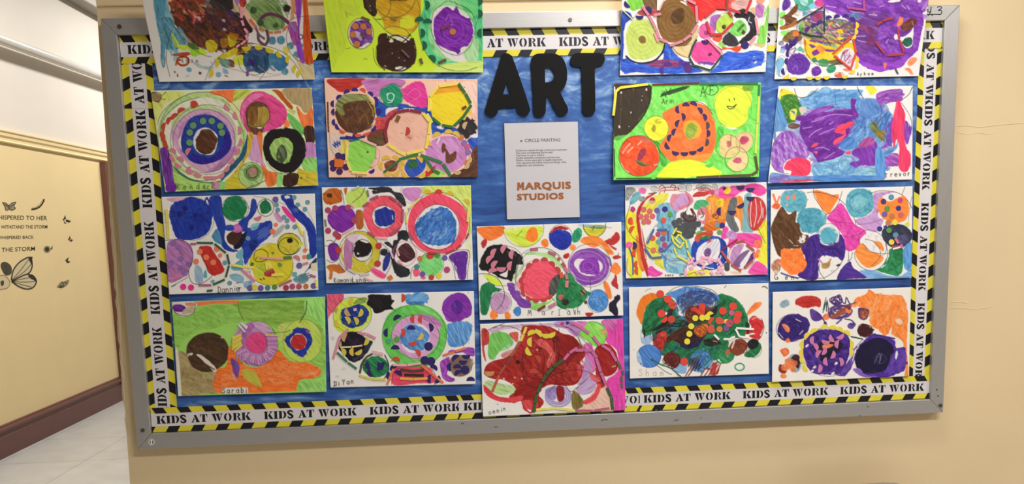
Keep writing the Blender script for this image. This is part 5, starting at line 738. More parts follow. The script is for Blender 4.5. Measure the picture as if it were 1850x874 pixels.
P.f('6ED25C', [(525, 390), (550, 270), (620, 190), (720, 155), (850, 155), (960, 210), (1030, 320), (1030, 440), (980, 560), (880, 640), (760, 650), (640, 620), (560, 530)], 40, .14); P.f('58BC48', [(540, 330), (620, 210), (690, 170), (640, 260), (580, 350), (550, 480)], -60, .15, .2, .7); P.f('94E880', [(780, 160), (900, 170), (1000, 270), (940, 240), (850, 200)], 30, .15, .2, .8); P.c_('2A5A2A', .9, 780, 402, 254, 250, 0, .8)
P.f('E2A4D4', [(605, 400), (630, 320), (700, 260), (800, 235), (900, 240), (980, 290), (980, 360), (950, 470), (880, 550), (790, 580), (700, 545), (640, 480)], 40, .14); P.f('CC7CC0', [(800, 230), (900, 235), (980, 280), (990, 320), (940, 310), (860, 270)], 20, .18, .2, .8); P.c_('3A4A3A', .9, 790, 405, 190, 172, 10, .7); P.f('EFE8EC', [(670, 400), (700, 320), (800, 305), (860, 320), (900, 390), (890, 460), (840, 520), (740, 530), (680, 470)], None, .03); P.f('5A94DC', [(672, 420), (700, 340), (770, 315), (840, 325), (890, 400), (870, 470), (820, 520), (740, 510), (690, 470)], 40, .2, .05, wob=6); P.hs('9CC8F0', 1.8, 780, 420, 95, 90, 60, 9, .5); P.sc('3C70B8', 1.3, 780, 420, 90, 90, 4, .5)
P.f('8A30B0', [(1000, 170), (1020, 110), (1090, 70), (1170, 75), (1225, 150), (1225, 230), (1170, 270), (1120, 300), (1050, 285), (1020, 220)], 40, .14, wob=4); P.o('5A2494', 1118, 172, 44, 58, 0, 70, .15); P.sc('7426A0', 1.6, 1118, 180, 90, 95, 5, .5); P.c_('5A3A7A', .8, 1118, 170, 112, 105, 0, .7)
P.f('5A98DC', [(1045, 320), (1100, 300), (1180, 280), (1225, 320), (1225, 400), (1180, 470), (1100, 490), (1050, 470), (1045, 400)], 60, .18, .03, wob=5); P.hs('9CC8F0', 1.8, 1140, 380, 90, 85, 75, 9, .6); P.hs('3C78C0', 1.3, 1130, 400, 85, 85, 65, 7, .5)
P.f('22804C', [(370, 640), (400, 590), (480, 560), (560, 600), (575, 660), (530, 730), (450, 730), (390, 700)], 40, .2, wob=5); P.l('4A4A30', 4, [(350, 690), (365, 620), (400, 570), (440, 545)]); P.l('2A3A2A', 2, [(545, 550), (575, 620), (570, 690), (540, 740)])
P.f('F04A6C', [(620, 650), (700, 635), (880, 640), (930, 700), (935, 770), (800, 775), (620, 785), (600, 720)], 0, .1); P.l('K', .9, [(600, 780), (610, 700), (660, 650)]); P.l('K', .9, [(910, 650), (945, 710), (940, 785)]); P.f('6A9A48', [(740, 640), (830, 625), (900, 630), (820, 645)], 0, .15)
P.f('A03CB8', [(985, 610), (1020, 580), (1060, 570), (1050, 650), (1040, 700), (1100, 740), (1060, 765), (1010, 740), (985, 680)], 60, .2, .03); P.f('9A44BC', [(1130, 510), (1190, 490), (1250, 500), (1252, 560), (1200, 550), (1150, 530), (1050, 550), (1020, 570), (1060, 510)], 10, .2); P.l('C080D0', 1.2, [(1040, 640), (1010, 720), (1060, 750)]); P.f('8A6A5A', [(1060, 600), (1100, 560), (1200, 560), (1240, 610), (1220, 690), (1150, 720), (1080, 700)], 60, .2, .15); P.hs('8A7868', 1.4, 1180, 620, 70, 70, -50, 9, .7); P.f('A08C70', [(1225, 600), (1245, 590), (1230, 660), (1215, 680)], None, .2)
P.tx('Ili', 142, 795, 34, 34, -4, 'k', 1.2); P.tx('Yan', 212, 785, 40, 34, -5, 'k', 1.2); P.l('4A4A4A', .7, [(160, 790), (140, 796)]); P.o('C0CCC8', 220, 660, 20, 12, a=.6); P.o('C8D0CC', 170, 720, 16, 10, a=.6); P.o('C8C8C8', 136, 420, 14, 16, a=.7)
for x, y in ((1205, 60), (1210, 455)): P.o('3A3A40', x, y, 3, 3, wob=0)
P.h('D8C048', (295, 130, 190), (180, 300, 160), (345, 215, 20), (245, 280, -30), (310, 285, -20), (390, 440, 20), (210, 530, -20), (300, 525, 180), (335, 520, 60), (820, 400, 30), r=34); P.h('C8A070', (262, 210, 150), (240, 415, 200), r=36)
P.h('241860', (650, 265, -120), (570, 375, 180), (755, 350, -90), (900, 335, -10), (630, 505, -90), (425, 630, 160), (490, 640, 0), (540, 640, -160), (440, 690, 150), (930, 660, -60), (620, 660, -120), (590, 715, 170), (650, 705, -60), (910, 740, 180), (955, 740, 30), (1225, 755, -90), (1110, 580, -130), (1190, 550, 90), (1165, 595, 90), (1070, 645, 180), (1120, 655, -90), (1130, 700, -120), r=34); P.d('241860', (892, 483), (862, 593), (912, 600), (1180, 668), r=34)
P.h('D04830', (680, 100, 0), (680, 375, 0), (780, 265, 180), (840, 268, 180), (765, 450, 80), (800, 540, -30), (635, 595, -80), r=33); P.h('D88A50', (600, 600, -80), r=8); P.d('4AA878', (580, 440), r=22); P.d('5AA04A', (642, 428), r=25); P.st('EDB8E8', 20, (300, 195, 325, 190))
P.st('D890A0', 20, (140, 580, 190, 410), (195, 405, 260, 345), (330, 370, 400, 385), (405, 385, 475, 420)); P.st('E8B4BC', 24, (450, 525, 535, 545)); P.st('3E7A58', 18, (170, 530, 250, 605), (255, 610, 325, 660)); P.st('E8DCA0', 12, (195, 490, 280, 488), (285, 487, 370, 475)); P.st('D8D060', 18, (345, 710, 440, 740), (445, 742, 555, 745)); P.st('E8B0B8', 20, (610, 628, 720, 632), (725, 630, 830, 615)); P.st('E87850', 18, (565, 785, 615, 660), (1005, 555, 1100, 525), (1105, 522, 1190, 495), (835, 630, 920, 700), (925, 705, 1010, 770)); P.st('3A4420', 18, (670, 665, 760, 678), (765, 678, 855, 670)); P.st('1E2418', 20, (700, 708, 855, 712)); P.st('E8B048', 20, (665, 735, 770, 742), (775, 742, 885, 735))
ART.append((P, 'painting of a green ring around a pink and blue heart, below the coral ring painting', sheetdepth(0.0075, .004, 0, 0, .003, .004)))
# 11 middle column, upper
P = Pa(845, 390, 4.37, [(70, 83), (1212, 48), (1228, 785), (95, 822)], seed=21); P.dr = 30
P.f('FF8034', [(75, 90), (275, 82), (285, 130), (230, 180), (160, 195), (100, 150)], 20, .14, wob=3); P.f('DCF04C', [(285, 110), (400, 90), (580, 85), (580, 160), (530, 220), (440, 240), (360, 210), (310, 160)], 30, .12); P.f('F0F4A0', [(290, 100), (420, 85), (400, 110), (310, 130)], None, .1, 0, .7); P.f('FF8428', [(465, 130), (500, 88), (545, 105), (550, 170), (510, 205), (460, 180)], 60, .12); P.c_('3A4A30', .8, 440, 95, 160, 150, 0, .7); P.l('6A8A38', 1.2, [(385, 160), (430, 115)])
P.f('FF8A34', [(575, 210), (600, 182), (635, 190), (635, 235), (600, 245)], 60, .12); P.f('2034B0', [(645, 180), (660, 120), (740, 105), (810, 130), (820, 200), (780, 260), (720, 270), (660, 230)], 30, .12, wob=4); P.sc('142080', 1.2, 735, 190, 70, 70, 4, .5); P.f('C02C2C', [(650, 150), (680, 90), (740, 80), (800, 95), (780, 108), (710, 105), (670, 130)], 10, .14); P.c_('K', .8, 733, 160, 92, 92, 0, .6)
P.f('24A070', [(825, 150), (870, 90), (895, 110), (900, 170), (850, 210), (825, 200)], 60, .18, wob=4); P.sc('187048', 1.2, 862, 160, 30, 44, 4, .6); P.f('DCD43C', [(915, 80), (1085, 75), (1080, 120), (1030, 165), (970, 165), (925, 130)], 10, .12); P.f('6C8A38', [(915, 70), (1080, 75), (1060, 100), (980, 95)], 10, .2); P.f('9CC0E0', [(870, 70), (910, 65), (1130, 85), (1120, 98), (1080, 90), (910, 85)], 3, .15, .1, .7); P.l('K', 1, [(912, 65), (920, 110), (960, 155), (1010, 168), (1060, 140), (1085, 100), (1088, 55)]); P.l('3A5A30', 1.4, [(975, 95), (1000, 80), (985, 110)])
P.f('C0302A', [(1085, 200), (1130, 165), (1180, 130), (1200, 150), (1190, 200), (1140, 230)], -30, .12, wob=5); P.f('C03A3A', [(1120, 230), (1175, 260), (1165, 272), (1130, 250)], 30, .15); P.f('FF8C3C', [(885, 200), (920, 165), (1010, 160), (1080, 200), (1140, 270), (1150, 300), (1110, 300), (1050, 230), (1000, 250), (930, 225)], 20, .12, .02); P.f('FF9450', [(800, 250), (825, 225), (852, 245), (825, 275)], None, .1); P.f('C42C28', [(755, 310), (790, 293), (805, 310), (780, 335), (758, 330)], None, .12); P.f('C03A34', [(1145, 320), (1180, 310), (1215, 325), (1180, 342), (1150, 340)], 0, .12); P.l('C03A34', 1.6, [(1180, 320), (1190, 295)]); P.f('FF8A3C', [(1120, 430), (1150, 370), (1180, 370), (1210, 430), (1180, 460), (1140, 445)], 40, .12); P.f('BC2C2C', [(1135, 545), (1150, 490), (1170, 465), (1180, 520), (1185, 580), (1160, 560)], 70, .1, wob=4); P.f('FF8A40', [(1070, 540), (1095, 515), (1120, 560), (1140, 640), (1120, 660), (1090, 620)], 70, .12)
P.f('181418', [(100, 420), (120, 320), (150, 250), (210, 215), (280, 225), (350, 260), (420, 310), (435, 380), (400, 390), (380, 460), (360, 520), (310, 510), (240, 470), (190, 440), (140, 440)], 40, .05, wob=7); P.f('EDE6E4', [(250, 460), (300, 440), (320, 410), (310, 480), (280, 480)], None, .03); P.hs('8A8488', 1.2, 350, 300, 40, 40, 40, 4, .5); P.c_('K', .8, 310, 370, 130, 130, 0, .7)
P.f('9A50B8', [(800, 390), (840, 300), (920, 260), (1020, 260), (1100, 330), (1115, 410), (1080, 490), (1000, 540), (910, 540), (840, 480)], 30, .2, wob=5); P.f('EDE8EC', [(835, 370), (870, 340), (930, 340), (1010, 340), (1060, 380), (1050, 430), (1000, 470), (930, 470), (880, 440)], None, .04); P.f('8A34B0', [(870, 380), (930, 340), (1010, 335), (1040, 400), (1020, 460), (950, 460), (890, 440)], 40, .15, wob=5)
for rx, ry in ((150, 130), (125, 112), (160, 140)): P.c_('7A3AA4', 2.2, 955, 400, rx, ry, 8, .6)
P.c_('C898D8', 1.4, 945, 395, 145, 118, 10, .8); P.c_('B060D0', 1.2, 950, 395, 40, 34); P.c_('B060D0', 1.2, 950, 395, 66, 52, 0, .7); P.l('8A6AA8', 4, [(1020, 262), (1110, 330), (1130, 390)]); P.c_('K', .8, 962, 390, 170, 170, 0, .7)
P.f('D8E8B0', [(350, 500), (400, 400), (440, 380), (400, 480), (370, 560)], None, .1, 0, .6); P.f('B0E490', [(450, 290), (540, 285), (660, 300), (720, 350), (760, 420), (720, 400), (640, 340), (540, 310), (470, 310)], 20, .12, .05, .9); P.c_('4A5A48', .9, 580, 500, 200, 250, 0, .8); P.c_('4A5A48', .8, 570, 540, 195, 195, 0, .7); P.l('4A5A48', .8, [(370, 500), (400, 360), (440, 290), (540, 250), (640, 260), (720, 310), (770, 390), (790, 470)])
P.f('FA5870', [(430, 500), (450, 420), (520, 370), (620, 355), (700, 410), (730, 480), (700, 570), (650, 640), (560, 660), (470, 620), (430, 560)], 30, .1); P.f('F88098', [(390, 530), (430, 470), (430, 570), (450, 630), (400, 570)], 60, .12)
for rx in (40, 75, 108): P.c_('DC3A58', 1, 570, 525, rx, rx * .9, 20, .6)
P.f('9CE070', [(480, 670), (560, 690), (660, 660), (720, 600), (700, 640), (640, 690), (560, 730), (500, 735)], -10, .14); P.f('4A4A48', [(640, 580), (660, 500), (720, 460), (725, 520), (700, 600), (660, 640)], 60, .2, .05); P.f('7C3CA8', [(310, 560), (330, 525), (370, 540), (380, 580), (420, 600), (430, 640), (490, 670), (500, 710), (470, 730), (410, 710), (380, 670), (350, 640), (320, 590)], 40, .14, wob=5)
P.f('24884C', [(715, 560), (740, 480), (780, 455), (830, 460), (860, 520), (930, 580), (940, 640), (880, 710), (800, 740), (730, 720), (700, 650)], 40, .16, wob=5); P.mx([(740, 500), (900, 580), (860, 720), (730, 690)], ['1E7A44', '2E9A5A', '146034'], 40, 3, 70, None, .5); P.l('8CC8A0', 1.2, [(830, 470), (870, 530), (910, 550)]); P.f('24884C', [(930, 600), (970, 600), (960, 630)], None, .1); P.o('2A1E1E', 770, 680, 28, 26); P.f('D85868', [(715, 640), (745, 615), (755, 635), (725, 662)], None, .1); P.f('D87868', [(890, 600), (915, 580), (930, 605), (905, 625)], None, .1); P.l('k', 2.5, [(895, 590), (920, 615)]); P.o('6A3A2A', 930, 680, 14, 14); P.l('K', .8, [(640, 580), (660, 640), (740, 720), (800, 745)])
P.f('1E7C4A', [(100, 600), (130, 530), (190, 520), (230, 570), (260, 590), (200, 610), (180, 670), (150, 770), (110, 770), (95, 690)], 75, .18, .04, wob=4); P.l('1E7C4A', 2.4, [(190, 560), (265, 580)]); P.f('CC9CC8', [(180, 680), (200, 620), (260, 600), (320, 630), (340, 690), (300, 750), (240, 765), (195, 740)], 50, .14); P.c_('4A3A48', .9, 262, 682, 84, 88, 0, .7); P.f('D8F048', [(125, 460), (200, 470), (260, 520), (270, 545), (200, 540), (150, 500)], 30, .1); P.l('K', .9, [(85, 458), (140, 455), (220, 480), (270, 545), (290, 620), (270, 690), (230, 740)]); P.l('6A6A6A', .8, [(150, 490), (190, 545), (320, 550)])
P.f('FF8838', [(175, 770), (200, 745), (235, 770), (235, 800), (200, 815), (178, 800)], None, .1); P.f('FF8838', [(290, 770), (310, 752), (340, 775), (335, 805), (300, 808)], None, .1); P.f('4C88CC', [(360, 750), (390, 715), (418, 735), (415, 780), (385, 788)], None, .14); P.f('4C8CD4', [(950, 650), (980, 595), (1050, 585), (1100, 630), (1105, 700), (1060, 750), (990, 740), (955, 700)], 50, .16); P.mx([(970, 620), (1080, 620), (1080, 720), (980, 720)], ['8CBCEC', '3C78C0'], 22, 1.6, 50, None, .5); P.c_('2A4A6A', .9, 1025, 670, 84, 90, 0, .7); P.f('1E1430', [(1110, 690), (1150, 670), (1160, 630), (1205, 618), (1210, 660), (1170, 690), (1190, 740), (1185, 775), (1150, 775), (1120, 740)], 60, .06, wob=5); P.f('C03030', [(105, 220), (125, 185), (150, 190), (140, 230), (120, 252)], 60, .12)
P.f('BC2828', [(930, 765), (990, 765), (975, 788), (945, 788)], 0, .1); P.l('K', .8, [(970, 590), (965, 500)]); P.l('4A4A4A', .8, [(95, 745), (120, 752)]); P.l('2A3A70', .8, [(600, 80), (560, 100)], .1)
P.tx('M', 475, 785, 44, 70, 0, '4A4A4A', 1.1); P.tx('ar', 585, 780, 44, 75, -2, '4A4A4A', 1.1); P.tx('I', 712, 785, 46, 30, 0, '4A4A4A', .9); P.tx('a', 785, 778, 46, 50, 0, '4A4A4A', 1.1); P.l('4A4A4A', 1.2, [(835, 735), (845, 778), (850, 742)]); P.tx('h', 865, 775, 46, 40, 0, '4A4A4A', 1.1)
P.h('D07C90', (215, 295, 200), (295, 265, -150), (360, 305, 190), (180, 350, -140), (220, 390, -150), (265, 405, 90), (345, 395, -170), (200, 445, -110), r=38)
for i, (x, y, a) in enumerate(((455, 465, 200), (435, 510, 180), (445, 560, 180), (450, 605, 160), (490, 400, -130), (540, 365, -110), (605, 355, -90), (660, 385, -50), (705, 430, -40), (490, 640, 120), (540, 655, 100), (600, 650, 80), (640, 630, 60))): P.h('C04038', (x, y, a), r=30)
P.st('B8607C', 22, (495, 265, 555, 260), (635, 280, 695, 308)); P.st('C04858', 22, (710, 330, 730, 345), (745, 370, 770, 400)); P.st('C87890', 24, (765, 405, 790, 440), (775, 460, 785, 500), (640, 720, 695, 690)); P.st('E07A88', 26, (785, 510, 780, 565)); P.st('7A2A30', 20, (555, 745, 612, 708)); P.st('D8583C', 30, (735, 445, 745, 490))
ART.append((P, 'painting of a coral ball with black and purple balls, below the printed sheet', sheetdepth(0.0065, .004, 0, 0, .003, .004)))
# 12 middle column, bottom: dark red
P = Pa(845, 565, 4.37, [(97, 88), (1225, 45), (1247, 768), (120, 818)], seed=22); P.dr = 34
P.f('EC48B0', [(1060, 60), (1225, 50), (1240, 760), (1150, 770), (1090, 550), (1180, 460), (1180, 300), (1100, 240), (1080, 140)], 85, .12); P.hs('C02C88', 1, 1165, 120, 60, 60, 80, 10, .6); P.f('D070B0', [(1060, 60), (1170, 55), (1150, 130), (1080, 110)], 50, .3, .2, .8)
for y in range(470, 760, 45): P.l('C83A98', .9, [(1130, y + 20), (1150, y), (1190, y + 8), (1225, y - 6)], .8)
P.l('C83A98', .9, [(1180, 480), (1170, 620), (1190, 760)], .8); P.f('8EE05A', [(860, 145), (900, 90), (980, 70), (1060, 90), (1095, 160), (1080, 230), (1020, 270), (940, 220)], 50, .16); P.f('A4EC70', [(1010, 80), (1080, 120), (1080, 170), (1020, 150)], 40, .15, .1); P.c_('3A5A28', 1, 985, 180, 108, 112, 0, .8); P.f('E0A060', [(1050, 130), (1090, 140), (1080, 180)], None, .2)
P.f('9CD89A', [(170, 180), (240, 150), (330, 170), (360, 230), (320, 280), (240, 310), (210, 370), (165, 340)], 50, .2); P.f('6EC848', [(190, 160), (300, 160), (340, 230), (270, 290), (200, 370), (160, 320)], 60, .2, .1, .8); P.f('C4E0A0', [(130, 560), (160, 530), (260, 560), (360, 580), (370, 630), (250, 645), (160, 600)], 40, .15); P.f('B8E08C', [(210, 590), (320, 600), (300, 640), (220, 630)], 20, .15); P.f('DC9890', [(270, 320), (400, 270), (420, 280), (360, 350), (280, 360)], -30, .2, .1)
P.f('D4B4D4', [(180, 120), (380, 90), (560, 85), (700, 80), (690, 110), (480, 120), (300, 130), (200, 160)], 0, .15, .1); P.f('C48CCC', [(690, 70), (830, 65), (900, 110), (860, 190), (780, 130), (700, 100)], 30, .2, .1); P.f('D87CC0', [(850, 70), (930, 65), (930, 100), (870, 120)], 20, .2)
P.f('F0C4B0', [(930, 720), (1030, 570), (1080, 570), (1130, 650), (1140, 765), (900, 770)], 50, .1); P.f('C4A4D0', [(860, 600), (900, 520), (1000, 500), (1010, 590), (950, 640), (880, 640)], -30, .2, .1); P.f('E070B8', [(900, 260), (980, 250), (1010, 440), (960, 480), (900, 520), (880, 460), (930, 360)], 70, .2, .05); P.f('B49CC8', [(930, 330), (980, 420), (960, 500), (900, 520), (920, 420)], 60, .2, .2, .7)
P.f('AC2420', [(430, 110), (540, 100), (650, 110), (740, 160), (830, 180), (880, 240), (930, 330), (880, 400), (900, 480), (860, 560), (760, 580), (640, 570), (560, 640), (600, 700), (560, 760), (500, 790), (440, 760), (420, 700), (350, 710), (330, 660), (380, 620), (350, 570), (280, 530), (190, 520), (130, 480), (140, 420), (200, 380), (300, 350), (380, 280), (430, 200)], 40, .16, 0); P.mx([(430, 120), (740, 160), (900, 320), (860, 540), (620, 560), (520, 720), (330, 520), (160, 460), (380, 300)], ['9C1C1C', 'B83028', '8A1816', 'C43A30', 'A42420'], 160, 5, 120, 60, .5); P.f('8E1A1A', [(720, 180), (830, 190), (870, 240), (860, 320), (760, 400), (700, 400), (710, 280)], 50, .1); P.f('941C1C', [(400, 590), (560, 520), (620, 560), (520, 660), (420, 680), (360, 650)], -20, .12)
P.f('A4201E', [(1000, 300), (1080, 240), (1160, 290), (1190, 400), (1160, 470), (1090, 500), (1020, 460)], 50, .12); P.l('E8D0C8', 1.5, [(1140, 425), (1165, 418)]); P.f('B42A26', [(1010, 440), (1050, 450), (1090, 560), (1030, 590)], 60, .14)
P.f('C43A3A', [(110, 140), (130, 120), (170, 150), (160, 240), (130, 270), (150, 380), (120, 330), (105, 200)], 75, .16, .05); P.f('D85048', [(330, 170), (360, 150), (400, 160), (395, 230), (360, 210)], 60, .16); P.f('E03C44', [(120, 570), (150, 580), (230, 650), (330, 670), (430, 650), (420, 690), (330, 710), (220, 690), (140, 640)], 20, .14); P.f('E85058', [(905, 700), (990, 640), (1030, 560), (1050, 580), (1010, 680), (930, 720)], -50, .12); P.f('E04850', [(860, 430), (880, 400), (900, 460), (880, 500)], 60, .15); P.f('E8606A', [(960, 480), (1020, 500), (1060, 530), (1000, 540)], 30, .15)
P.f('D84044', [(420, 700), (500, 690), (560, 720), (500, 790), (450, 760)], 60, .16); P.f('EDE0DC', [(470, 755), (500, 770), (490, 785)], None, .03); P.f('E45A58', [(520, 220), (600, 210), (680, 310), (680, 380), (640, 430), (620, 400), (640, 320), (560, 260)], 60, .2, .1); P.f('F07068', [(640, 340), (680, 300), (680, 340), (650, 400)], 60, .1)
P.f('EDE4EC', [(600, 580), (820, 590), (840, 720), (640, 740), (600, 660)], None, .04); P.f('A894CC', [(610, 620), (640, 590), (700, 590), (700, 670), (660, 690), (620, 660)], 60, .2, .1)
for rx, ry in ((100, 80), (84, 62), (66, 48)): P.c_('9484C0', 3, 715, 660, rx, ry, 0, .8)
P.f('8E1A1C', [(700, 590), (730, 570), (760, 600), (760, 680), (720, 700), (705, 660)], 70, .12); P.f('8A7A38', [(820, 640), (850, 615), (910, 690), (900, 745), (830, 755)], 70, .2); P.hs('5A4A20', 1, 865, 700, 50, 30, 80, 8, .6); P.o('7A1A18', 700, 205, 26, 26); P.o('3A1010', 395, 387, 18, 14)
for x, y in ((285, 518), (370, 510), (427, 518), (355, 560), (540, 130), (548, 290)): P.o('E8D0C8', x, y, 7, 6, wob=1)
for q in ([(130, 150), (250, 100), (400, 130), (520, 220), (600, 330), (590, 450), (520, 500)], [(420, 90), (560, 180), (690, 230), (720, 330), (690, 440), (600, 520), (480, 500), (430, 400), (440, 300)], [(570, 80), (650, 160), (680, 280), (640, 420), (700, 480), (690, 560), (640, 620)], [(680, 90), (780, 110), (860, 180), (900, 260), (990, 330)], [(690, 110), (800, 120), (900, 200), (1010, 340), (1060, 560)], [(720, 120), (700, 300), (760, 350)], [(560, 560), (700, 480), (850, 450), (960, 470), (1080, 550)], [(940, 520), (820, 620), (760, 560), (690, 560)], [(440, 330), (420, 440), (470, 540), (440, 520)], [(480, 280), (560, 200), (650, 180), (720, 220)], [(860, 240), (900, 270), (850, 330), (800, 380), (750, 460)], [(200, 120), (330, 60)]): P.l('2A1014', .9, q, .8)
for a in ((820, 470, 80, 90), (700, 500, 110, 60), (620, 330, 60, 150), (545, 430, 110, 160)): P.c_('2A1014', .9, a[0], a[1], a[2], a[3], 10, .7)
P.l('8A6A78', .9, [(1010, 440), (960, 500), (900, 560), (840, 600)]); P.f('2A2A6A', [(778, 72), (800, 68), (798, 88), (782, 90)], None, .05); P.f('C83A50', [(735, 80), (760, 75), (758, 92), (738, 95)], None, .05); P.o('2A2A2A', 236, 720, 4, 4, wob=0); P.tx('oeni', 165, 800, 38, 32, -7, '3A3A3A', 1.1); P.tx('n', 280, 770, 34, 30, -2, '3A3A3A', 1.1)
P.st('E8D458', 20, (420, 222, 440, 170), (442, 165, 462, 112)); P.st('A85848', 20, (380, 280, 410, 225), (340, 345, 378, 285)); P.st('7A4038', 18, (305, 410, 340, 350)); P.st('B04A3C', 20, (250, 485, 302, 412)); P.st('C05A3C', 20, (195, 620, 248, 490))
P.st('3A5A30', 24, (520, 785, 530, 720), (532, 715, 545, 640), (550, 630, 580, 555), (585, 545, 620, 490), (625, 485, 670, 430), (675, 425, 755, 372), (1100, 590, 1130, 660), (1135, 665, 1145, 765)); P.st('D06A9C', 22, (760, 370, 800, 320), (805, 315, 865, 275), (830, 80, 895, 115), (900, 118, 960, 160), (990, 185, 1045, 255), (1060, 255, 1130, 300), (1132, 305, 1175, 380)); P.st('C06A9C', 24, (850, 295, 915, 295), (920, 295, 985, 295), (985, 305, 1020, 355), (1015, 360, 1050, 465), (1052, 470, 1090, 560)); P.st('4A6A48', 18, (1180, 380, 1210, 440), (1222, 455, 1228, 490), (1215, 500, 1215, 545), (1218, 555, 1218, 590)); P.st('E8E070', 20, (540, 765, 690, 750), (695, 752, 840, 768)); P.st('B4607C', 18, (850, 770, 990, 772), (1000, 770, 1120, 752))
P.h('E0CC40', (510, 170, -110), (550, 170, -50), (620, 165, 90), (655, 160, 70), (505, 230, 180), (490, 300, 150), r=38); P.h('B84434', (545, 370, -30), (520, 475, -90), r=36); P.h('C89058', (172, 462, 90), r=40)
ART.append((P, 'dark red scribbled painting with a pink side, overlapping the bottom border strips', sheetdepth(0.0045, .004, 0, 0, .006, .004)))
# 3 top, right of the letters: big brown ball, pear and blue water
P = Pa(1100, 0, 5.827, [(143, -274), (1707, -309), (1650, 757), (115, 795)], seed=13); P.dr = 34
P.f('86D84C', [(160, -240), (380, -240), (360, 40), (300, 100), (240, 110), (200, 40)], 70, .16, .05); P.f('7A5A34', [(350, -150), (520, -150), (510, 110), (440, 100), (370, 60)], 70, .12); P.f('B04A50', [(300, 130), (380, 90), (540, 110), (480, 160), (360, 160)], 10, .14)
P.f('EC3434', [(800, -200), (1240, -200), (1250, 90), (1100, 110), (1010, 190), (960, 220), (900, 100), (820, 20)], 30, .14); P.f('D82C30', [(860, 20), (930, 10), (960, 200), (900, 200), (840, 110)], 70, .12); P.f('F06058', [(1240, -200), (1340, -200), (1330, 40), (1250, 80)], 60, .2, .1); P.f('F0B8B0', [(1300, 20), (1440, -20), (1500, 40), (1440, 120), (1350, 110), (1290, 80)], 20, .14); P.hs('8A6A60', 1, 1400, 30, 60, 40, 20, 8, .5); P.f('F0A080', [(1560, -60), (1640, -100), (1640, 20), (1560, 40)], 40, .1)
P.f('8A6230', [(500, 200), (540, 60), (650, -40), (760, -20), (850, 80), (920, 230), (890, 330), (800, 430), (680, 450), (580, 420), (520, 320)], 40, .1, wob=3); P.f('8A6630', [(660, 470), (760, 450), (880, 380), (830, 470), (740, 490)], -20, .12)
for r in (60, 100, 140, 175): P.c_('6E4C24' if r % 40 else 'A07A48', 2.5, 695, 220, r, r * 1.1, 10, .5)
P.f('5A3C1C', [(655, 160), (700, 100), (770, 90), (795, 140), (770, 230), (700, 250), (660, 220)], 40, .1); P.f('EDE6DE', [(740, 10), (800, 20), (830, 60), (790, 40)], None, .04)
P.f('CEE070', [(180, 420), (200, 300), (260, 220), (340, 190), (440, 240), (500, 360), (570, 450), (540, 550), (440, 610), (330, 630), (220, 590)], 50, .1)
for r in (70, 110, 150): P.c_('B8CC58', 2, 350, 420, r, r * 1.1, 0, .5)
P.f('8A6A34', [(310, 400), (340, 372), (380, 390), (390, 440), (360, 460), (325, 440)], None, .1)
P.f('2446B4', [(120, 240), (140, 120), (220, 130), (240, 190), (180, 240), (160, 320), (130, 330)], 60, .18, .03); P.f('2C50B8', [(118, 300), (150, 320), (155, 600), (170, 640), (125, 700)], 85, .16); P.f('3060D8', [(125, 690), (170, 620), (300, 670), (450, 640), (560, 560), (600, 460), (680, 500), (740, 600), (860, 670), (980, 730), (900, 770), (600, 780), (300, 765), (150, 775)], 15, .2, .02, wob=5); P.f('3464E0', [(1060, 760), (1140, 690), (1230, 560), (1400, 550), (1530, 530), (1640, 560), (1620, 680), (1550, 700), (1400, 740), (1200, 755)], 10, .22, .06, wob=5); P.f('EDE8E6', [(1470, 620), (1540, 590), (1550, 670), (1480, 660)], None, .03); P.f('EDE8E6', [(540, 600), (580, 560), (570, 620), (510, 640)], None, .03); P.mx([(600, 480), (700, 600), (640, 660), (570, 560)], ['2446B4', '5C84EC'], 20, 2, 60, 60, .6); P.mx([(1150, 720), (1600, 570), (1600, 680), (1300, 740)], ['2446C4', '4C78EC', '2850C8'], 50, 3, 140, -20, .6); P.mx([(150, 700), (800, 680), (800, 760), (200, 760)], ['2446B4', '3C6CE8'], 40, 3, 120, 5, .5)
P.f('8A3A70', [(400, 660), (560, 630), (740, 640), (760, 690), (600, 710), (450, 700)], 0, .25, .2); P.f('4A2A90', [(740, 630), (800, 640), (860, 660), (820, 700), (740, 690)], None, .15); P.f('EDE6E0', [(120, 740), (180, 770), (300, 760), (600, 785), (900, 775), (900, 760), (1100, 765), (1645, 700), (1648, 752), (120, 792)], 0, .03, wob=5)
P.l('1A1A24', 3, [(180, 590), (240, 640), (340, 665), (480, 635), (560, 550), (590, 460)]); P.f('E8CE98', [(670, 490), (800, 490), (870, 430), (880, 520), (840, 600), (780, 600), (700, 560)], 30, .1); P.f('E4C890', [(880, 340), (940, 300), (930, 400), (880, 440)], None, .1); P.l('4A4A4A', .9, [(670, 490), (720, 560), (830, 610)]); P.l('4A4A4A', .8, [(540, 440), (700, 480), (860, 460), (940, 380)], .7)
P.f('B068BC', [(1060, 250), (1080, 170), (1150, 150), (1180, 170), (1130, 260), (1120, 320), (1080, 290)], 60, .12); P.f('F060A4', [(945, 330), (970, 260), (1040, 250), (1110, 320), (1100, 380), (1040, 400), (970, 400)], 40, .1); P.sc('6A1A48', 1.2, 1025, 345, 18, 20, 2); P.c_('4A3A48', .9, 1030, 330, 88, 82, 0, .6)
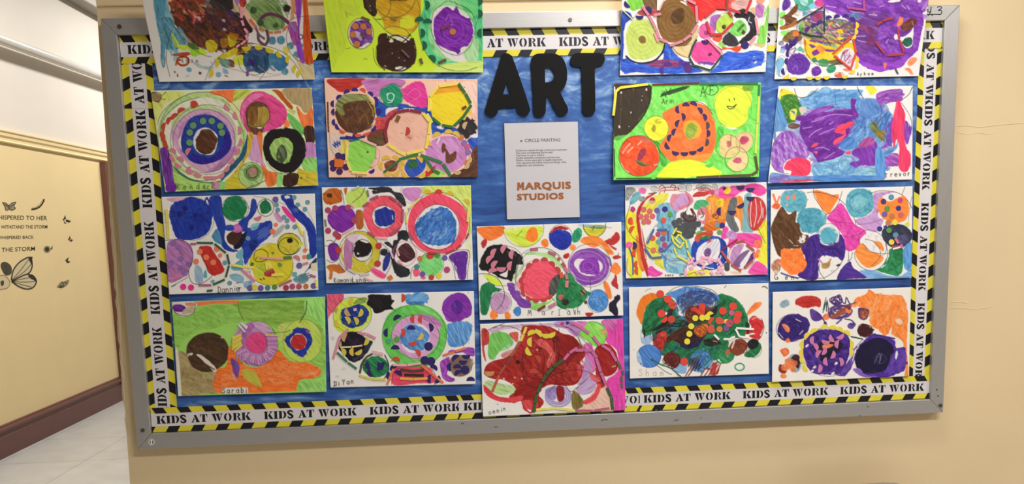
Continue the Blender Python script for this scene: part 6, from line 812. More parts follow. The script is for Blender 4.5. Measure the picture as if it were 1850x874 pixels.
P.f('C0E058', [(1130, 290), (1150, 200), (1250, 135), (1305, 200), (1290, 280), (1220, 350), (1150, 350)], 50, .1); P.c_('4A6A28', .9, 1215, 245, 90, 110, 20, .7); P.o('6A6A20', 1210, 280, 22, 24); P.sc('3A2A10', 1.2, 1210, 285, 18, 20, 3); P.f('F05840', [(1090, 400), (1140, 370), (1200, 380), (1170, 440), (1110, 430)], 20, .12); P.f('9CE06C', [(1150, 460), (1200, 430), (1230, 490), (1190, 500)], None, .1)
P.f('24242A', [(1320, 150), (1400, 90), (1470, 110), (1530, 150), (1560, 290), (1540, 380), (1440, 440), (1370, 460), (1400, 400), (1480, 320), (1440, 200), (1340, 190)], 60, .14, wob=4); P.f('38343A', [(1200, 390), (1280, 340), (1340, 400), (1370, 470), (1300, 490), (1210, 460)], 40, .14, wob=4); P.f('EDE8E4', [(1300, 230), (1380, 200), (1450, 220), (1470, 300), (1420, 390), (1340, 380), (1270, 330)], None, .04); P.f('80DC60', [(1280, 330), (1310, 250), (1380, 210), (1440, 260), (1440, 340), (1370, 385), (1310, 370)], 50, .16); P.f('4A7A38', [(1350, 320), (1390, 260), (1430, 260), (1370, 330)], None, .2); P.o('5A4020', 1415, 340, 20, 24); P.l('D0D0D8', 1.5, [(1480, 180), (1470, 220), (1500, 240)])
P.o('C478BC', 1590, 115, 52, 72, 0, 40, .12); P.c_('6A4A68', .8, 1590, 115, 58, 76, 0, .6); P.f('E0B888', [(1490, 90), (1530, 80), (1540, 140), (1510, 140)], None, .1); P.f('8CDC58', [(1600, 230), (1680, 50), (1690, 100), (1640, 470), (1560, 460), (1580, 350)], 80, .2, .04); P.f('F0E8E0', [(1560, 200), (1640, 170), (1660, 60), (1640, 240), (1580, 260)], None, .04); P.f('D8C088', [(1510, 470), (1560, 455), (1640, 470), (1620, 495), (1560, 490)], 0, .14); P.f('E85030', [(1200, 490), (1270, 505), (1390, 480), (1390, 520), (1340, 550), (1260, 515), (1200, 525)], 0, .14); P.l('EDE6E0', 1.2, [(1650, 30), (1620, 200)])
P.f('F0509C', [(870, 600), (880, 480), (960, 430), (1060, 420), (1170, 560), (1150, 620), (1060, 690), (960, 680)], 40, .1); P.c_('D83A84', 1.4, 1010, 560, 70, 60, 0, .6); P.sc('4A1A30', 1.3, 1062, 572, 18, 16, 3); P.f('6A4AB0', [(930, 660), (1000, 650), (1110, 660), (1060, 700), (990, 700)], 0, .2, .1); P.f('EDE6E4', [(960, 670), (1080, 690), (1060, 710), (980, 700)], None, .1, .3)
P.d('2E1E6C', (1432, 475), r=42); P.d('5A2470', (835, 720), r=44); P.h('2E1E6C', (200, 40, 140), (325, 165, 90), (1018, 425, 90), (412, 110, -40), r=42); P.h('4A2A88', (620, 690, -90), (575, 735, 180), r=44); P.h('3A1E60', (415, 125, -60), r=36)
P.st('D88898', 28, (350, 65, 420, 160), (425, 165, 490, 290), (495, 300, 530, 400), (535, 408, 620, 445), (640, 480, 780, 432), (785, 428, 865, 365), (870, 355, 935, 260), (930, 235, 920, 60), (470, 160, 550, 145), (915, 40, 820, -10)); P.st('E898A4', 28, (1040, 400, 1190, 555), (480, 345, 520, 440), (1545, 190, 1575, 360), (1540, 385, 1480, 465)); P.st('C8383C', 26, (1010, 185, 1130, 85), (1140, 80, 1240, 85), (1250, 85, 1385, 135), (1030, 225, 1065, 350), (1070, 365, 1190, 360), (1195, 355, 1310, 240), (1260, 120, 1300, 175), (1440, 145, 1500, -10), (1245, 110, 1255, -60)); P.st('8A4030', 20, (1235, 110, 1240, 0)); P.st('EDE8E0', 24, (250, 180, 305, 105), (165, 520, 160, 620), (520, 0, 518, 110)); P.st('D8E0A0', 12, (135, 95, 250, 205)); P.st('1E4A38', 20, (845, 600, 880, 500), (880, 490, 925, 415), (850, 610, 890, 680), (890, 685, 1070, 740), (1075, 735, 1195, 580)); P.st('2E2E20', 16, (1060, 430, 1190, 530)); P.st('E8B0A8', 16, (560, 40, 530, 110), (580, 0, 560, 40))
ART.append((P, 'painting of a brown ball, yellow-green pear and blue water over the top edge', leandepth(0.006, 0.045)))
# 13 row two, right of the letters: lime ground with beaded orange ball and smiling face
P = Pa(1095, 140, 4.37, [(60, 48), (1222, 40), (1207, 785), (57, 810)], '7CE45A', seed=23); P.dr = 26
P.mx([(60, 460), (400, 60), (1200, 60), (1200, 780), (60, 800)], ['6CD84C', '90EC70', '60CC44', '7CE45A', 'A4F088'], 260, 5, 130, 55, .5); P.f('84EC60', [(70, 480), (200, 470), (110, 560), (100, 700), (200, 790), (80, 800)], 70, .12); P.f('48B83C', [(300, 440), (420, 520), (480, 680), (430, 690), (410, 560)], 50, .2, .1); P.f('58CC48', [(880, 400), (930, 410), (900, 520), (860, 560)], 60, .15)
P.f('3A2E20', [(60, 60), (350, 50), (350, 150), (330, 230), (260, 320), (170, 430), (90, 480), (58, 450)], 80, .06, wob=5); P.f('2E2416', [(330, 90), (360, 90), (345, 200), (290, 320), (180, 440), (170, 430), (270, 310), (330, 220)], 70, .1); P.f('5AB048', [(65, 470), (160, 450), (90, 500)], None, .2, .3)
for x, y, r in ((118, 118, 9), (105, 388, 11), (318, 95, 10), (196, 275, 7), (280, 180, 5), (115, 250, 4), (215, 90, 4), (180, 385, 4), (285, 145, 4)): P.o('EDE6D8', x, y, r * .7, r, wob=1)
P.l('6A5A48', .7, [(118, 120), (112, 370)]); P.f('EDE6E0', [(60, 80), (75, 100), (62, 250)], None, .03)
P.f('FF7A34', [(440, 300), (500, 250), (600, 200), (690, 190), (780, 220), (840, 310), (870, 430), (850, 560), (790, 650), (680, 670), (520, 670), (450, 600), (420, 530), (500, 420)], 30, .1); P.mx([(480, 300), (800, 260), (840, 540), (600, 650), (460, 560)], ['FF8A48', 'F86C28', 'FF7030'], 80, 6, 90, None, .4); P.f('F8B830', [(610, 360), (690, 330), (750, 390), (740, 450), (680, 480), (620, 450)], None, .12, 0, .8); P.f('FFA83C', [(560, 620), (700, 610), (820, 600), (780, 660), (600, 670)], 0, .12, .1, .7); P.f('9CB43C', [(620, 430), (640, 370), (690, 355), (720, 390), (700, 460), (660, 490)], 40, .2); P.c_('7A9430', 1.2, 668, 425, 30, 46, 15, .7); P.f('F0E4D0', [(690, 190), (760, 190), (800, 225), (740, 205)], None, .05); P.l('3A4A20', 1, [(620, 195), (700, 188), (780, 215), (840, 290)])
P.f('F0EC38', [(300, 400), (320, 340), (390, 310), (460, 330), (490, 390), (470, 460), (400, 500), (330, 470)], 30, .08); P.f('B8A830', [(355, 400), (380, 370), (395, 400), (375, 430)], None, .2, .2); P.sc('8A8A20', 1, 375, 400, 18, 24, 2, .7); P.mx([(380, 320), (440, 320), (430, 370), (390, 360)], ['A8A030'], 8, 1, 30, -30, .8); P.c_('5A6A20', .9, 395, 400, 96, 100, 0, .6)
P.f('F04E20', [(105, 610), (130, 520), (200, 465), (300, 465), (380, 520), (415, 620), (390, 720), (310, 770), (200, 770), (130, 710)], 40, .14); P.mx([(130, 560), (250, 480), (390, 580), (360, 740), (160, 720)], ['FF6A30', 'E84018', 'F85C28'], 50, 4, 70, None, .5); P.f('C8503C', [(230, 470), (330, 480), (400, 560), (350, 520), (250, 480)], 20, .2, .1)
for q in ([(150, 560), (190, 520)], [(130, 600), (145, 570)], [(170, 590), (210, 550)], [(120, 680), (140, 720), (180, 750)], [(380, 690), (415, 680)], [(250, 530), (280, 500)]): P.l('F8D8C8', 1.6, q, .9)
P.f('A02C48', [(250, 620), (270, 570), (305, 560), (310, 600), (280, 650), (250, 650)], 60, .12); P.f('6A6A38', [(235, 650), (280, 660), (300, 680), (350, 690), (300, 705), (250, 680)], 20, .2, .05); P.c_('2A4A20', 1.2, 262, 618, 162, 160, 0, .7)
P.f('E0F040', [(850, 190), (880, 120), (960, 70), (1060, 60), (1140, 110), (1150, 200), (1120, 250), (1110, 340), (1040, 395), (960, 390), (890, 330)], 40, .08); P.c_('6A8A20', 1, 1000, 235, 148, 165, 0, .6); P.f('7CA830', [(1080, 70), (1160, 70), (1150, 100), (1090, 100)], 10, .2, .2); P.l('2A3018', 1.4, [(955, 228), (975, 248), (1005, 240), (1028, 212)]); P.l('2A3018', 1.4, [(955, 225), (1000, 230), (1028, 212)]); P.l('2A3018', 1.4, [(970, 170), (975, 185)]); P.l('2A3018', 1.4, [(1008, 162), (1014, 178)]); P.f('F0E8D8', [(890, 370), (960, 395), (1040, 400), (980, 410)], None, .05)
P.f('ECD08C', [(910, 470), (990, 450), (1060, 540), (1010, 610), (930, 630), (895, 570)], 40, .1); P.f('ECC890', [(1030, 450), (1140, 440), (1155, 520), (1100, 590), (1040, 580)], 40, .1); P.f('ECD494', [(960, 660), (1060, 590), (1120, 620), (1110, 700), (1040, 740), (980, 710)], 40, .1); P.o('D06A7A', 968, 525, 20, 28); P.f('C44A6C', [(1055, 490), (1080, 462), (1120, 475), (1125, 505), (1085, 528), (1060, 515)], None, .14); P.f('D0607C', [(1010, 640), (1040, 625), (1070, 645), (1055, 675), (1005, 670)], None, .12); P.c_('6A6A30', 1, 960, 545, 95, 95, 0, .7); P.c_('6A6A30', 1, 1095, 510, 70, 80, 0, .5); P.c_('6A6A30', 1.2, 1030, 645, 92, 98, 0, .8); P.l('6A6A30', 1, [(985, 450), (985, 540)])
P.f('EAF838', [(400, 790), (480, 690), (560, 655), (680, 650), (760, 670), (860, 710), (910, 765), (720, 785), (560, 800)], 5, .06); P.f('58C848', [(780, 690), (840, 680), (830, 710), (800, 710)], None, .15)
P.f('2A2018', [(100, 62), (110, 62), (110, 66), (100, 66)], None, .01)
P.tx('Ar', 442, 208, 42, 28, -3, '2A4A20', 1.2); P.tx('in', 500, 202, 40, 26, -3, '2A4A20', 1.2); P.hs('1E3A18', 2.2, 540, 105, 120, 14, -18, 9, .9); P.l('1E3A18', 1.5, [(430, 150), (460, 110), (470, 150)]); P.l('1E3A18', 1.2, [(470, 90), (490, 130), (510, 85)]); P.tx('A', 745, 148, 80, 50, 0, '1E3A18', 1.4); P.tx('F', 815, 132, 68, 50, 0, '1E3A18', 1.4); P.c_('1E3A18', 1.2, 835, 98, 50, 40, -15, .9)
P.h('36205C', (630, 225, -90), (688, 215, -70), (735, 265, -30), (770, 315, -20), (575, 250, 170), (600, 310, -10), (572, 365, 200), (545, 432, 200), (510, 478, 200), (490, 535, 150), (550, 585, 105), (620, 590, 90), (685, 580, 85), (740, 555, 60), r=30); P.h('4A4048', (790, 378, 0), (785, 510, 10), r=30); P.h('36205C', (795, 440, 0), r=30)
P.st('3A2A1A', 4, (50, 450, 58, 800)); P.st('F0E050', 20, (58, 300, 78, 110), (110, 80, 330, 52), (78, 110, 110, 80)); P.st('6A2018', 14, (365, 55, 735, 45)); P.st('2E7A3C', 16, (738, 50, 1200, 46), (1210, 55, 1205, 140)); P.st('D8DC58', 16, (1208, 150, 1195, 360), (1195, 365, 1180, 600)); P.st('5A4228', 20, (1178, 620, 1196, 730), (1195, 740, 1150, 768), (1145, 770, 900, 780), (895, 780, 715, 790)); P.st('2A5A28', 6, (65, 560, 70, 780), (80, 795, 360, 792), (390, 792, 620, 795))
ART.append((P, 'lime green painting with a beaded orange ball and a small smiling face', sheetdepth(0.0035, .006, 0, .003, .008, .010)))
# 14 row three, right of the sheet: crowded collage
P = Pa(1115, 320, 4.37, [(62, 63), (1180, 40), (1188, 768), (68, 800)], seed=24); P.dr = 23
P.f('F0E838', [(70, 300), (140, 280), (170, 500), (190, 785), (90, 780), (75, 600)], 80, .12, .25); P.f('ECE44C', [(200, 240), (290, 150), (400, 120), (380, 190), (300, 240), (260, 330), (200, 380)], -45, .15, .1); P.f('E8E048', [(240, 500), (330, 480), (330, 600), (380, 730), (280, 660), (230, 560)], 60, .15, .2); P.f('F0E840', [(1100, 400), (1180, 350), (1185, 680), (1100, 640), (1140, 520)], 80, .12, .1); P.f('F0E848', [(550, 740), (660, 730), (760, 750), (640, 780), (550, 785)], 0, .12, .1); P.f('F08838', [(150, 480), (170, 480), (220, 700), (190, 740), (160, 640)], 75, .14)
P.f('C42C28', [(150, 300), (170, 230), (220, 160), (280, 130), (300, 130), (230, 180), (190, 250), (180, 340), (210, 480), (230, 620), (245, 770), (230, 770), (190, 640), (160, 450)], 75, .12, .03); P.l('C83A34', 3, [(170, 330), (200, 500), (230, 680), (250, 770)]); P.l('EDE4DC', 1.5, [(178, 330), (205, 520), (225, 640)])
P.f('7CB8D0', [(310, 240), (400, 200), (480, 260), (440, 340), (500, 460), (560, 640), (520, 750), (400, 740), (400, 620), (330, 560), (320, 400)], 80, .2, .08); P.mx([(320, 260), (450, 240), (460, 500), (560, 740), (400, 740), (330, 520)], ['6AA8C8', '8CC8DC', '58A0BC', '9CD0DC', '4A84B8'], 80, 3.5, 90, 80, .6); P.f('7CB8C8', [(440, 500), (560, 480), (580, 620), (470, 620)], 70, .2, .15); P.f('A8D0DC', [(400, 600), (540, 620), (540, 690), (420, 700)], 10, .2, .25)
P.f('74B4C4', [(95, 190), (120, 140), (170, 110), (190, 140), (150, 200), (110, 215)], -50, .2, .05); P.f('9A9C9C', [(65, 90), (110, 75), (140, 100), (120, 140), (90, 180), (66, 180)], 60, .2, .1); P.f('F070B0', [(165, 95), (200, 80), (230, 100), (210, 130), (175, 120)], None, .12); P.f('8A9A9A', [(170, 160), (210, 150), (220, 180), (180, 195)], None, .2)
for x, y, rx, ry in ((515, 85, 34, 30), (565, 80, 24, 28), (290, 90, 26, 20), (660, 75, 36, 22), (770, 80, 22, 26), (700, 80, 40, 20), (110, 110, 34, 30)): P.c_('5A5C60', 1, x, y, rx, ry, 0, .8); P.o('9AA0A0', x, y, rx * .7, ry * .7, a=.5)
for q in ([(320, 110), (380, 80), (480, 85), (470, 100), (360, 105), (330, 130)], [(600, 100), (640, 85), (720, 90), (740, 110), (640, 100)], [(330, 90), (350, 60), (380, 90), (370, 120)], [(420, 80), (430, 60), (460, 70), (450, 100)]): P.l('B83A40', 1.5, q)
P.f('C83A34', [(590, 140), (640, 115), (740, 120), (680, 140), (620, 155)], -10, .14, .05, wob=4); P.f('E05068', [(700, 110), (760, 100), (790, 120), (760, 140)], None, .2)
P.f('F04CA4', [(780, 120), (820, 70), (880, 80), (920, 60), (1010, 60), (1080, 50), (1150, 70), (1175, 120), (1120, 150), (1020, 110), (960, 130), (900, 170), (850, 180), (790, 150)], 10, .12, wob=4); P.f('D878C0', [(900, 80), (960, 70), (960, 110), (900, 130)], None, .1, 0, .4); P.f('F0C828', [(838, 110), (870, 75), (895, 90), (860, 130)], None, .1); P.f('3A1E60', [(830, 90), (845, 75), (855, 85), (840, 105)], None, .1); P.f('D88CC0', [(770, 100), (800, 90), (790, 150), (760, 150)], None, .2)
P.f('CC9CD0', [(440, 160), (500, 130), (570, 140), (590, 200), (540, 240), (470, 270), (430, 230)], 60, .15); P.f('E08CA0', [(420, 180), (440, 130), (500, 140), (460, 180), (440, 240), (420, 230)], 60, .15); P.f('E08098', [(530, 110), (580, 140), (600, 190), (560, 230), (490, 260), (470, 240), (560, 200)], 60, .15); P.f('4AB070', [(605, 240), (620, 190), (670, 175), (715, 190), (720, 250), (660, 260), (640, 260)], 40, .15); P.f('E07C94', [(630, 270), (680, 230), (720, 270), (730, 330), (690, 370), (640, 340)], 60, .15); P.f('EDE6E4', [(650, 300), (690, 300), (680, 340), (640, 330)], None, .04); P.l('2A6A4A', 2, [(660, 250), (680, 300), (660, 320)])
P.f('F09038', [(700, 170), (760, 140), (830, 170), (900, 160), (980, 150), (1000, 260), (980, 430), (960, 330), (880, 300), (840, 370), (780, 420), (700, 420), (690, 390), (730, 330), (730, 220)], 80, .18, .04); P.mx([(720, 180), (860, 180), (860, 340), (780, 410), (700, 410)], ['F8A040', 'E87C28', 'F08830', 'FFB050', 'F0B838'], 70, 3.5, 60, 70, .6); P.f('E07028', [(690, 370), (780, 340), (850, 330), (840, 390), (770, 420), (690, 420)], 30, .18); P.f('F0D038', [(790, 180), (830, 170), (840, 220), (800, 230)], None, .2)
P.f('6A6C70', [(880, 210), (910, 160), (950, 170), (940, 240), (920, 320), (960, 400), (950, 430), (900, 420), (860, 340), (865, 280)], 80, .14, wob=4); P.f('84B8C0', [(985, 420), (990, 260), (1010, 140), (1060, 130), (1040, 250), (1050, 380), (1075, 430), (1010, 435)], 85, .14); P.f('D03C3C', [(1040, 200), (1060, 160), (1120, 160), (1170, 230), (1170, 320), (1110, 410), (1060, 410), (1035, 330)], 70, .14)
for q in ([(1060, 180), (1050, 300), (1060, 390)], [(1090, 170), (1100, 280), (1080, 390)], [(1130, 190), (1140, 280), (1110, 360)], [(1150, 240), (1150, 320)]): P.l('EDE0DC', 1.6, q, .9)
P.c_('8A2A2A', 1, 1100, 290, 76, 130, 5, .6); P.f('F04CA8', [(820, 440), (850, 390), (880, 400), (870, 450), (960, 440), (1100, 450), (1140, 480), (1130, 560), (1050, 540), (960, 500), (900, 560), (870, 540), (880, 480), (830, 490)], 20, .14, .03); P.f('CC98D0', [(860, 440), (900, 420), (945, 450), (920, 490), (870, 480)], None, .14); P.f('F8785C', [(1080, 500), (1130, 500), (1130, 550), (1090, 555)], None, .1)
P.f('C890C4', [(890, 630), (920, 550), (1000, 530), (960, 620), (910, 700)], 60, .14, .05); P.f('7A5A90', [(910, 690), (980, 600), (1040, 575), (1020, 640), (960, 710)], -50, .16); P.f('5A2A78', [(1000, 710), (1030, 640), (1080, 590), (1080, 640), (1030, 700)], -60, .14); P.f('EDE6E8', [(970, 690), (1040, 590), (1060, 600), (1000, 700)], None, .04); P.c_('8A4A58', 1.2, 985, 620, 105, 105, 0, .7); P.f('F050A8', [(1030, 750), (1080, 680), (1110, 660), (1180, 710), (1185, 765), (1090, 768)], 20, .1); P.o('F8805C', 1095, 615, 24, 24); P.o('F8906C', 1112, 585, 18, 18); P.f('F0C0A8', [(890, 740), (990, 755), (930, 765)], None, .1)
P.f('2446B0', [(585, 620), (590, 530), (640, 480), (760, 460), (850, 500), (870, 620), (830, 700), (740, 735), (640, 700), (600, 670)], 60, .16); P.f('EDE8EC', [(620, 640), (640, 560), (700, 510), (800, 490), (810, 560), (790, 640), (720, 690), (650, 690)], 60, .05); P.hs('A8A8C0', 1.2, 740, 560, 90, 60, -60, 10, .7); P.f('8A5AA0', [(685, 600), (710, 560), (740, 570), (730, 620), (700, 625)], None, .14); P.sc('4A2A5A', 1, 712, 595, 26, 28, 3, .8); P.l('EDE8EC', 2.2, [(820, 620), (790, 690)]); P.l('EDE8EC', 2, [(650, 660), (700, 710), (760, 720)])
P.f('7AC048', [(620, 440), (650, 420), (690, 440), (680, 460), (630, 460)], None, .12); P.f('C84830', [(610, 470), (650, 440), (740, 420), (760, 450), (740, 470), (680, 460), (640, 510), (615, 500)], 10, .14); P.f('2E7A3C', [(650, 490), (700, 460), (740, 470), (690, 490)], None, .15); P.f('CC4430', [(710, 520), (740, 480), (740, 510)], None, .1)
P.f('4A4C50', [(440, 440), (470, 400), (520, 350), (560, 360), (600, 420), (590, 470), (540, 480), (500, 440), (460, 470)], 40, .16, wob=5)
for x, y in ((455, 362), (490, 345), (470, 390), (525, 300), (570, 320), (545, 345), (600, 330), (590, 370), (560, 380), (635, 370), (600, 400), (535, 450), (565, 440), (590, 430), (510, 420), (535, 400)): P.o('4E5054', x, y, 28, 26, var=.08, wob=1)
for q in ([(520, 300), (540, 340), (600, 345), (620, 310), (590, 250)], [(540, 270), (520, 320), (560, 350)], [(580, 250), (600, 300), (570, 310)]): P.l('5A1E20', 2.4, q)
for x, y in ((210, 255), (257, 268), (233, 310), (280, 308), (187, 310), (213, 350), (248, 352)): P.d('D4686C', (x, y), r=22)
P.f('EDE2D8', [(230, 650), (300, 660), (260, 720)], None, .04); P.f('F050B0', [(240, 720), (270, 700), (310, 730), (360, 760), (310, 785), (250, 780)], 20, .12); P.f('F060A8', [(65, 540), (80, 510), (120, 520), (110, 555), (70, 560)], None, .12); P.l('4A5AA0', 3, [(95, 560), (120, 640), (125, 765)]); P.f('F06840', [(95, 340), (120, 320), (130, 370), (105, 370)], None, .1); P.l('3A3A3A', .8, [(70, 330), (75, 400), (130, 480), (230, 550), (330, 600), (440, 660), (560, 640)]); P.l('3A3A3A', .8, [(560, 150), (570, 200), (545, 270)]); P.l('3A3A3A', .8, [(80, 640), (75, 740), (110, 780)]); P.l('3A3A3A', .8, [(70, 330), (100, 220), (110, 200)]); P.l('4A4A38', .8, [(220, 560), (240, 480), (310, 370)]); P.l('4A4A38', .9, [(1110, 400), (1140, 460), (1170, 520)]); P.l('4A4A38', .9, [(500, 765), (560, 765), (640, 740), (720, 720)])
P.f('D8B0C0', [(550, 660), (600, 640), (590, 690), (540, 690)], None, .1); P.tx('nass', 378, 780, 20, 18, 0, '3A3A3A', 1); P.sc('3A3A4A', 1, 508, 768, 16, 12, 2); P.f('6A8A9A', [(650, 400), (680, 390), (690, 420), (660, 420)], None, .2)
P.o('B84888', 122, 253, 20, 22); P.f('D8A090', [(255, 180), (300, 170), (300, 200), (260, 210)], None, .1); P.l('6A4A40', 2, [(250, 130), (310, 120)]); P.sc('3A1A1A', 1, 775, 300, 26, 26, 3); P.o('D85870', 785, 285, 16, 16)
P.d('6A58A0', (314, 262), (362, 485), (347, 575), r=22); P.d('2E2A80', (377, 252), (830, 380), r=22); P.d('5AA048', (418, 292), (808, 435), r=21); P.d('D8583C', (367, 340), (280, 480), r=22); P.d('C87030', (370, 438), r=22); P.d('C03C70', (323, 450), (375, 533), r=21); P.d('D87858', (287, 575), r=22); P.d('6A9CA0', (790, 375), (325, 510), r=20); P.d('B83C68', (125, 253), r=18); P.d('F0C0C0', (645, 300), r=4)
P.h('36205C', (975, 70, 90), (1052, 85, 90), (1052, 155, 90), (970, 215, 60), (908, 265, 90), (818, 270, 180), (125, 540, 0), r=33); P.h('D8502C', (115, 345, 180), (125, 415, -150), (145, 600, 180), (160, 690, 180), (165, 740, 180), (150, 560, 180), r=31); P.h('F0C828', (868, 105, 30), r=30); P.h('C03838', (278, 180, -90), r=22)
P.st('8A2A30', 10, (830, 570, 950, 490)); P.st('B85048', 18, (820, 580, 890, 680), (900, 690, 980, 740), (1020, 530, 1080, 580), (1070, 660, 1005, 715), (940, 515, 1005, 500)); P.st('E8E04C', 14, (440, 450, 470, 400), (455, 490, 490, 450), (495, 455, 530, 500), (530, 510, 495, 560), (490, 555, 445, 510), (540, 495, 555, 560), (470, 620, 550, 665), (555, 580, 580, 640), (430, 455, 445, 510), (470, 425, 510, 440), (450, 560, 470, 610)); P.st('F0E870', 12, (480, 505, 500, 525), (465, 490, 480, 510))
P.st('4A6AAA', 16, (240, 520, 290, 410), (220, 560, 270, 635), (275, 638, 355, 630), (315, 415, 395, 412), (405, 420, 405, 500), (370, 585, 430, 520)); P.st('EEB0C4', 22, (555, 680, 600, 660), (600, 690, 645, 665), (660, 630, 730, 640), (650, 650, 700, 665), (680, 690, 650, 660), (735, 645, 790, 665), (740, 680, 720, 650), (790, 640, 830, 700), (800, 700, 845, 770), (620, 755, 650, 740), (660, 760, 690, 745), (740, 745, 760, 770), (570, 720, 600, 710), (540, 720, 540, 780), (790, 720, 840, 730), (610, 640, 580, 650), (700, 700, 670, 715), (815, 745, 780, 755)); P.d('4A4C50', (866, 695), (868, 720), r=22)
ART.append((P, 'crowded collage painting of dots, grey blobs, pink strips and a blue ring', sheetdepth(0.0075, .004, 0, 0, .003, .003)))
# 15 row four, right of the middle column: green and blue scribbled mass
P = Pa(1115, 500, 4.37, [(92, 83), (1195, 48), (1197, 765), (100, 803)], 'EFE9E0', seed=25); P.dr = 30
P.f('225C40', [(280, 420), (420, 300), (560, 330), (760, 330), (820, 480), (700, 560), (440, 620), (330, 600)], 30, .2, 0); P.mx([(300, 430), (430, 310), (760, 330), (800, 500), (460, 600)], ['1E7C48', '3A2418', '1C3A4C', '181C1C', '4A2A1C', '2A6A9A'], 120, 3, 90, -20, .7)
P.f('F07C20', [(150, 280), (180, 180), (250, 130), (310, 130), (340, 160), (280, 190), (220, 260), (195, 370), (170, 340)], 60, .1); P.f('1E7C48', [(195, 410), (220, 260), (290, 180), (380, 150), (450, 190), (480, 280), (400, 360), (300, 420), (240, 470), (200, 450)], 60, .16, .04, wob=4); P.f('1E7C48', [(740, 380), (780, 240), (800, 140), (860, 140), (960, 190), (1020, 280), (1030, 380), (1000, 470), (880, 480), (760, 460)], 50, .16, .03, wob=4); P.f('207C4A', [(390, 600), (420, 500), (540, 440), (700, 440), (820, 470), (880, 520), (840, 600), (780, 650), (600, 640), (520, 700), (420, 660)], 40, .18, .06, wob=5)
P.mx([(200, 420), (290, 190), (450, 190), (470, 320), (300, 420)], ['186C3C', '2A8C54', '124A2C'], 50, 3, 110, -60, .6); P.mx([(760, 420), (800, 180), (960, 200), (1020, 380), (900, 470)], ['186C3C', '2A8C54', '124A2C'], 50, 3, 110, -50, .6); P.mx([(410, 600), (560, 450), (860, 500), (780, 640), (520, 690)], ['186C3C', '2A8C54', '124A2C', '1E4A5A'], 70, 3, 100, -30, .6)
P.f('4C84CC', [(380, 140), (480, 90), (560, 75), (660, 90), (780, 130), (800, 180), (700, 200), (560, 180), (480, 200), (480, 280), (540, 330), (520, 340), (470, 280), (460, 180)], 20, .2, .06, wob=5); P.mx([(470, 120), (600, 85), (780, 140), (760, 260), (600, 240), (500, 300)], ['3C70C0', '5C94DC', '2A4C90', '88B4E4', '3A4A80'], 110, 3, 90, -50, .6); P.sc('2A3468', 1.1, 640, 180, 150, 70, 16, .7); P.sc('4A4A58', 1.1, 560, 220, 60, 70, 8, .7); P.sc('2A3A70', 1.2, 730, 200, 60, 70, 8, .6)
P.f('6E3A24', [(540, 300), (560, 250), (640, 220), (720, 240), (770, 250), (740, 320), (640, 330), (580, 370), (550, 350)], 40, .2, .1); P.sc('4A1A18', 1.4, 620, 290, 90, 60, 10, .8); P.f('DC4030', [(580, 260), (610, 230), (640, 250), (650, 215), (690, 210), (690, 290), (650, 300), (610, 270)], 60, .12); P.f('24202C', [(720, 300), (790, 220), (780, 290), (730, 330)], None, .15)
P.f('4A2414', [(370, 500), (440, 440), (520, 400), (640, 400), (700, 440), (640, 500), (540, 520), (460, 490), (400, 520)], -25, .14); P.f('201C48', [(500, 530), (540, 460), (620, 450), (690, 450), (640, 540), (560, 570), (500, 550)], 30, .14); P.f('4A1C14', [(440, 470), (560, 420), (620, 480), (540, 530), (460, 510)], -20, .12); P.mx([(480, 440), (700, 420), (640, 530), (520, 540)], ['201830', '3A1A14', '16142A'], 30, 3, 80, -20, .6)
P.f('181C1C', [(270, 430), (360, 350), (390, 270), (440, 250), (420, 330), (370, 390)], -50, .12, .05); P.l('181C1C', 2.4, [(280, 420), (380, 360), (480, 370), (530, 340)]); P.l('181C1C', 2, [(400, 380), (480, 390), (520, 350), (560, 370)]); P.l('181C1C', 3, [(215, 420), (215, 515)]); P.o('E0E4E0', 385, 288, 14, 10, -40, wob=1)
P.f('C8302A', [(285, 540), (320, 450), (380, 430), (390, 480), (360, 570), (320, 580)], 60, .18); P.f('D83C34', [(310, 480), (360, 430), (385, 440), (370, 500), (330, 520)], None, .15); P.sc('5A1A20', 1.2, 330, 520, 50, 60, 5, .7); P.hs('5A3A5A', 1.3, 270, 480, 34, 50, 80, 8, .8); P.f('9CB8DC', [(180, 400), (200, 480), (280, 450), (260, 530), (190, 520)], 70, .2, .4)
P.f('4C84D4', [(160, 620), (180, 560), (250, 535), (330, 570), (345, 640), (310, 700), (240, 715), (180, 690)], 50, .16, .03); P.c_('2A4A8A', 1, 250, 625, 94, 90, 0, .8); P.l('2A4A6A', 1, [(180, 560), (260, 650), (370, 740), (430, 770)]); P.l('2A5A50', 2.4, [(270, 650), (340, 690), (420, 720), (500, 785)]); P.l('4A8A5A', 3, [(340, 690), (440, 690), (480, 780)], .6); P.f('A8C8E4', [(150, 600), (170, 590), (200, 700), (160, 670)], None, .2, .3)
P.f('4C90D4', [(580, 640), (640, 580), (720, 600), (740, 680), (680, 740), (600, 740)], -50, .25, .15); P.mx([(560, 620), (660, 560), (760, 640), (700, 740), (580, 750)], ['4C88D4', '2A5AA8', '8CB8E8', '3A70C0', '1E7C48'], 60, 2.4, 80, -55, .7); P.sc('2A4A80', 1.2, 680, 660, 80, 80, 8, .6); P.hs('1E2438', 1.6, 610, 690, 50, 60, -60, 12, .9); P.f('8CB4E0', [(420, 700), (540, 690), (540, 760), (470, 750)], 20, .25, .35)
P.f('7A2A24', [(365, 650), (390, 600), (450, 600), (500, 650), (460, 720), (400, 690)], 40, .25, .1); P.sc('4A1418', 1.3, 430, 650, 66, 56, 7, .9); P.l('4A1A18', 1.6, [(440, 640), (430, 720), (480, 700)])
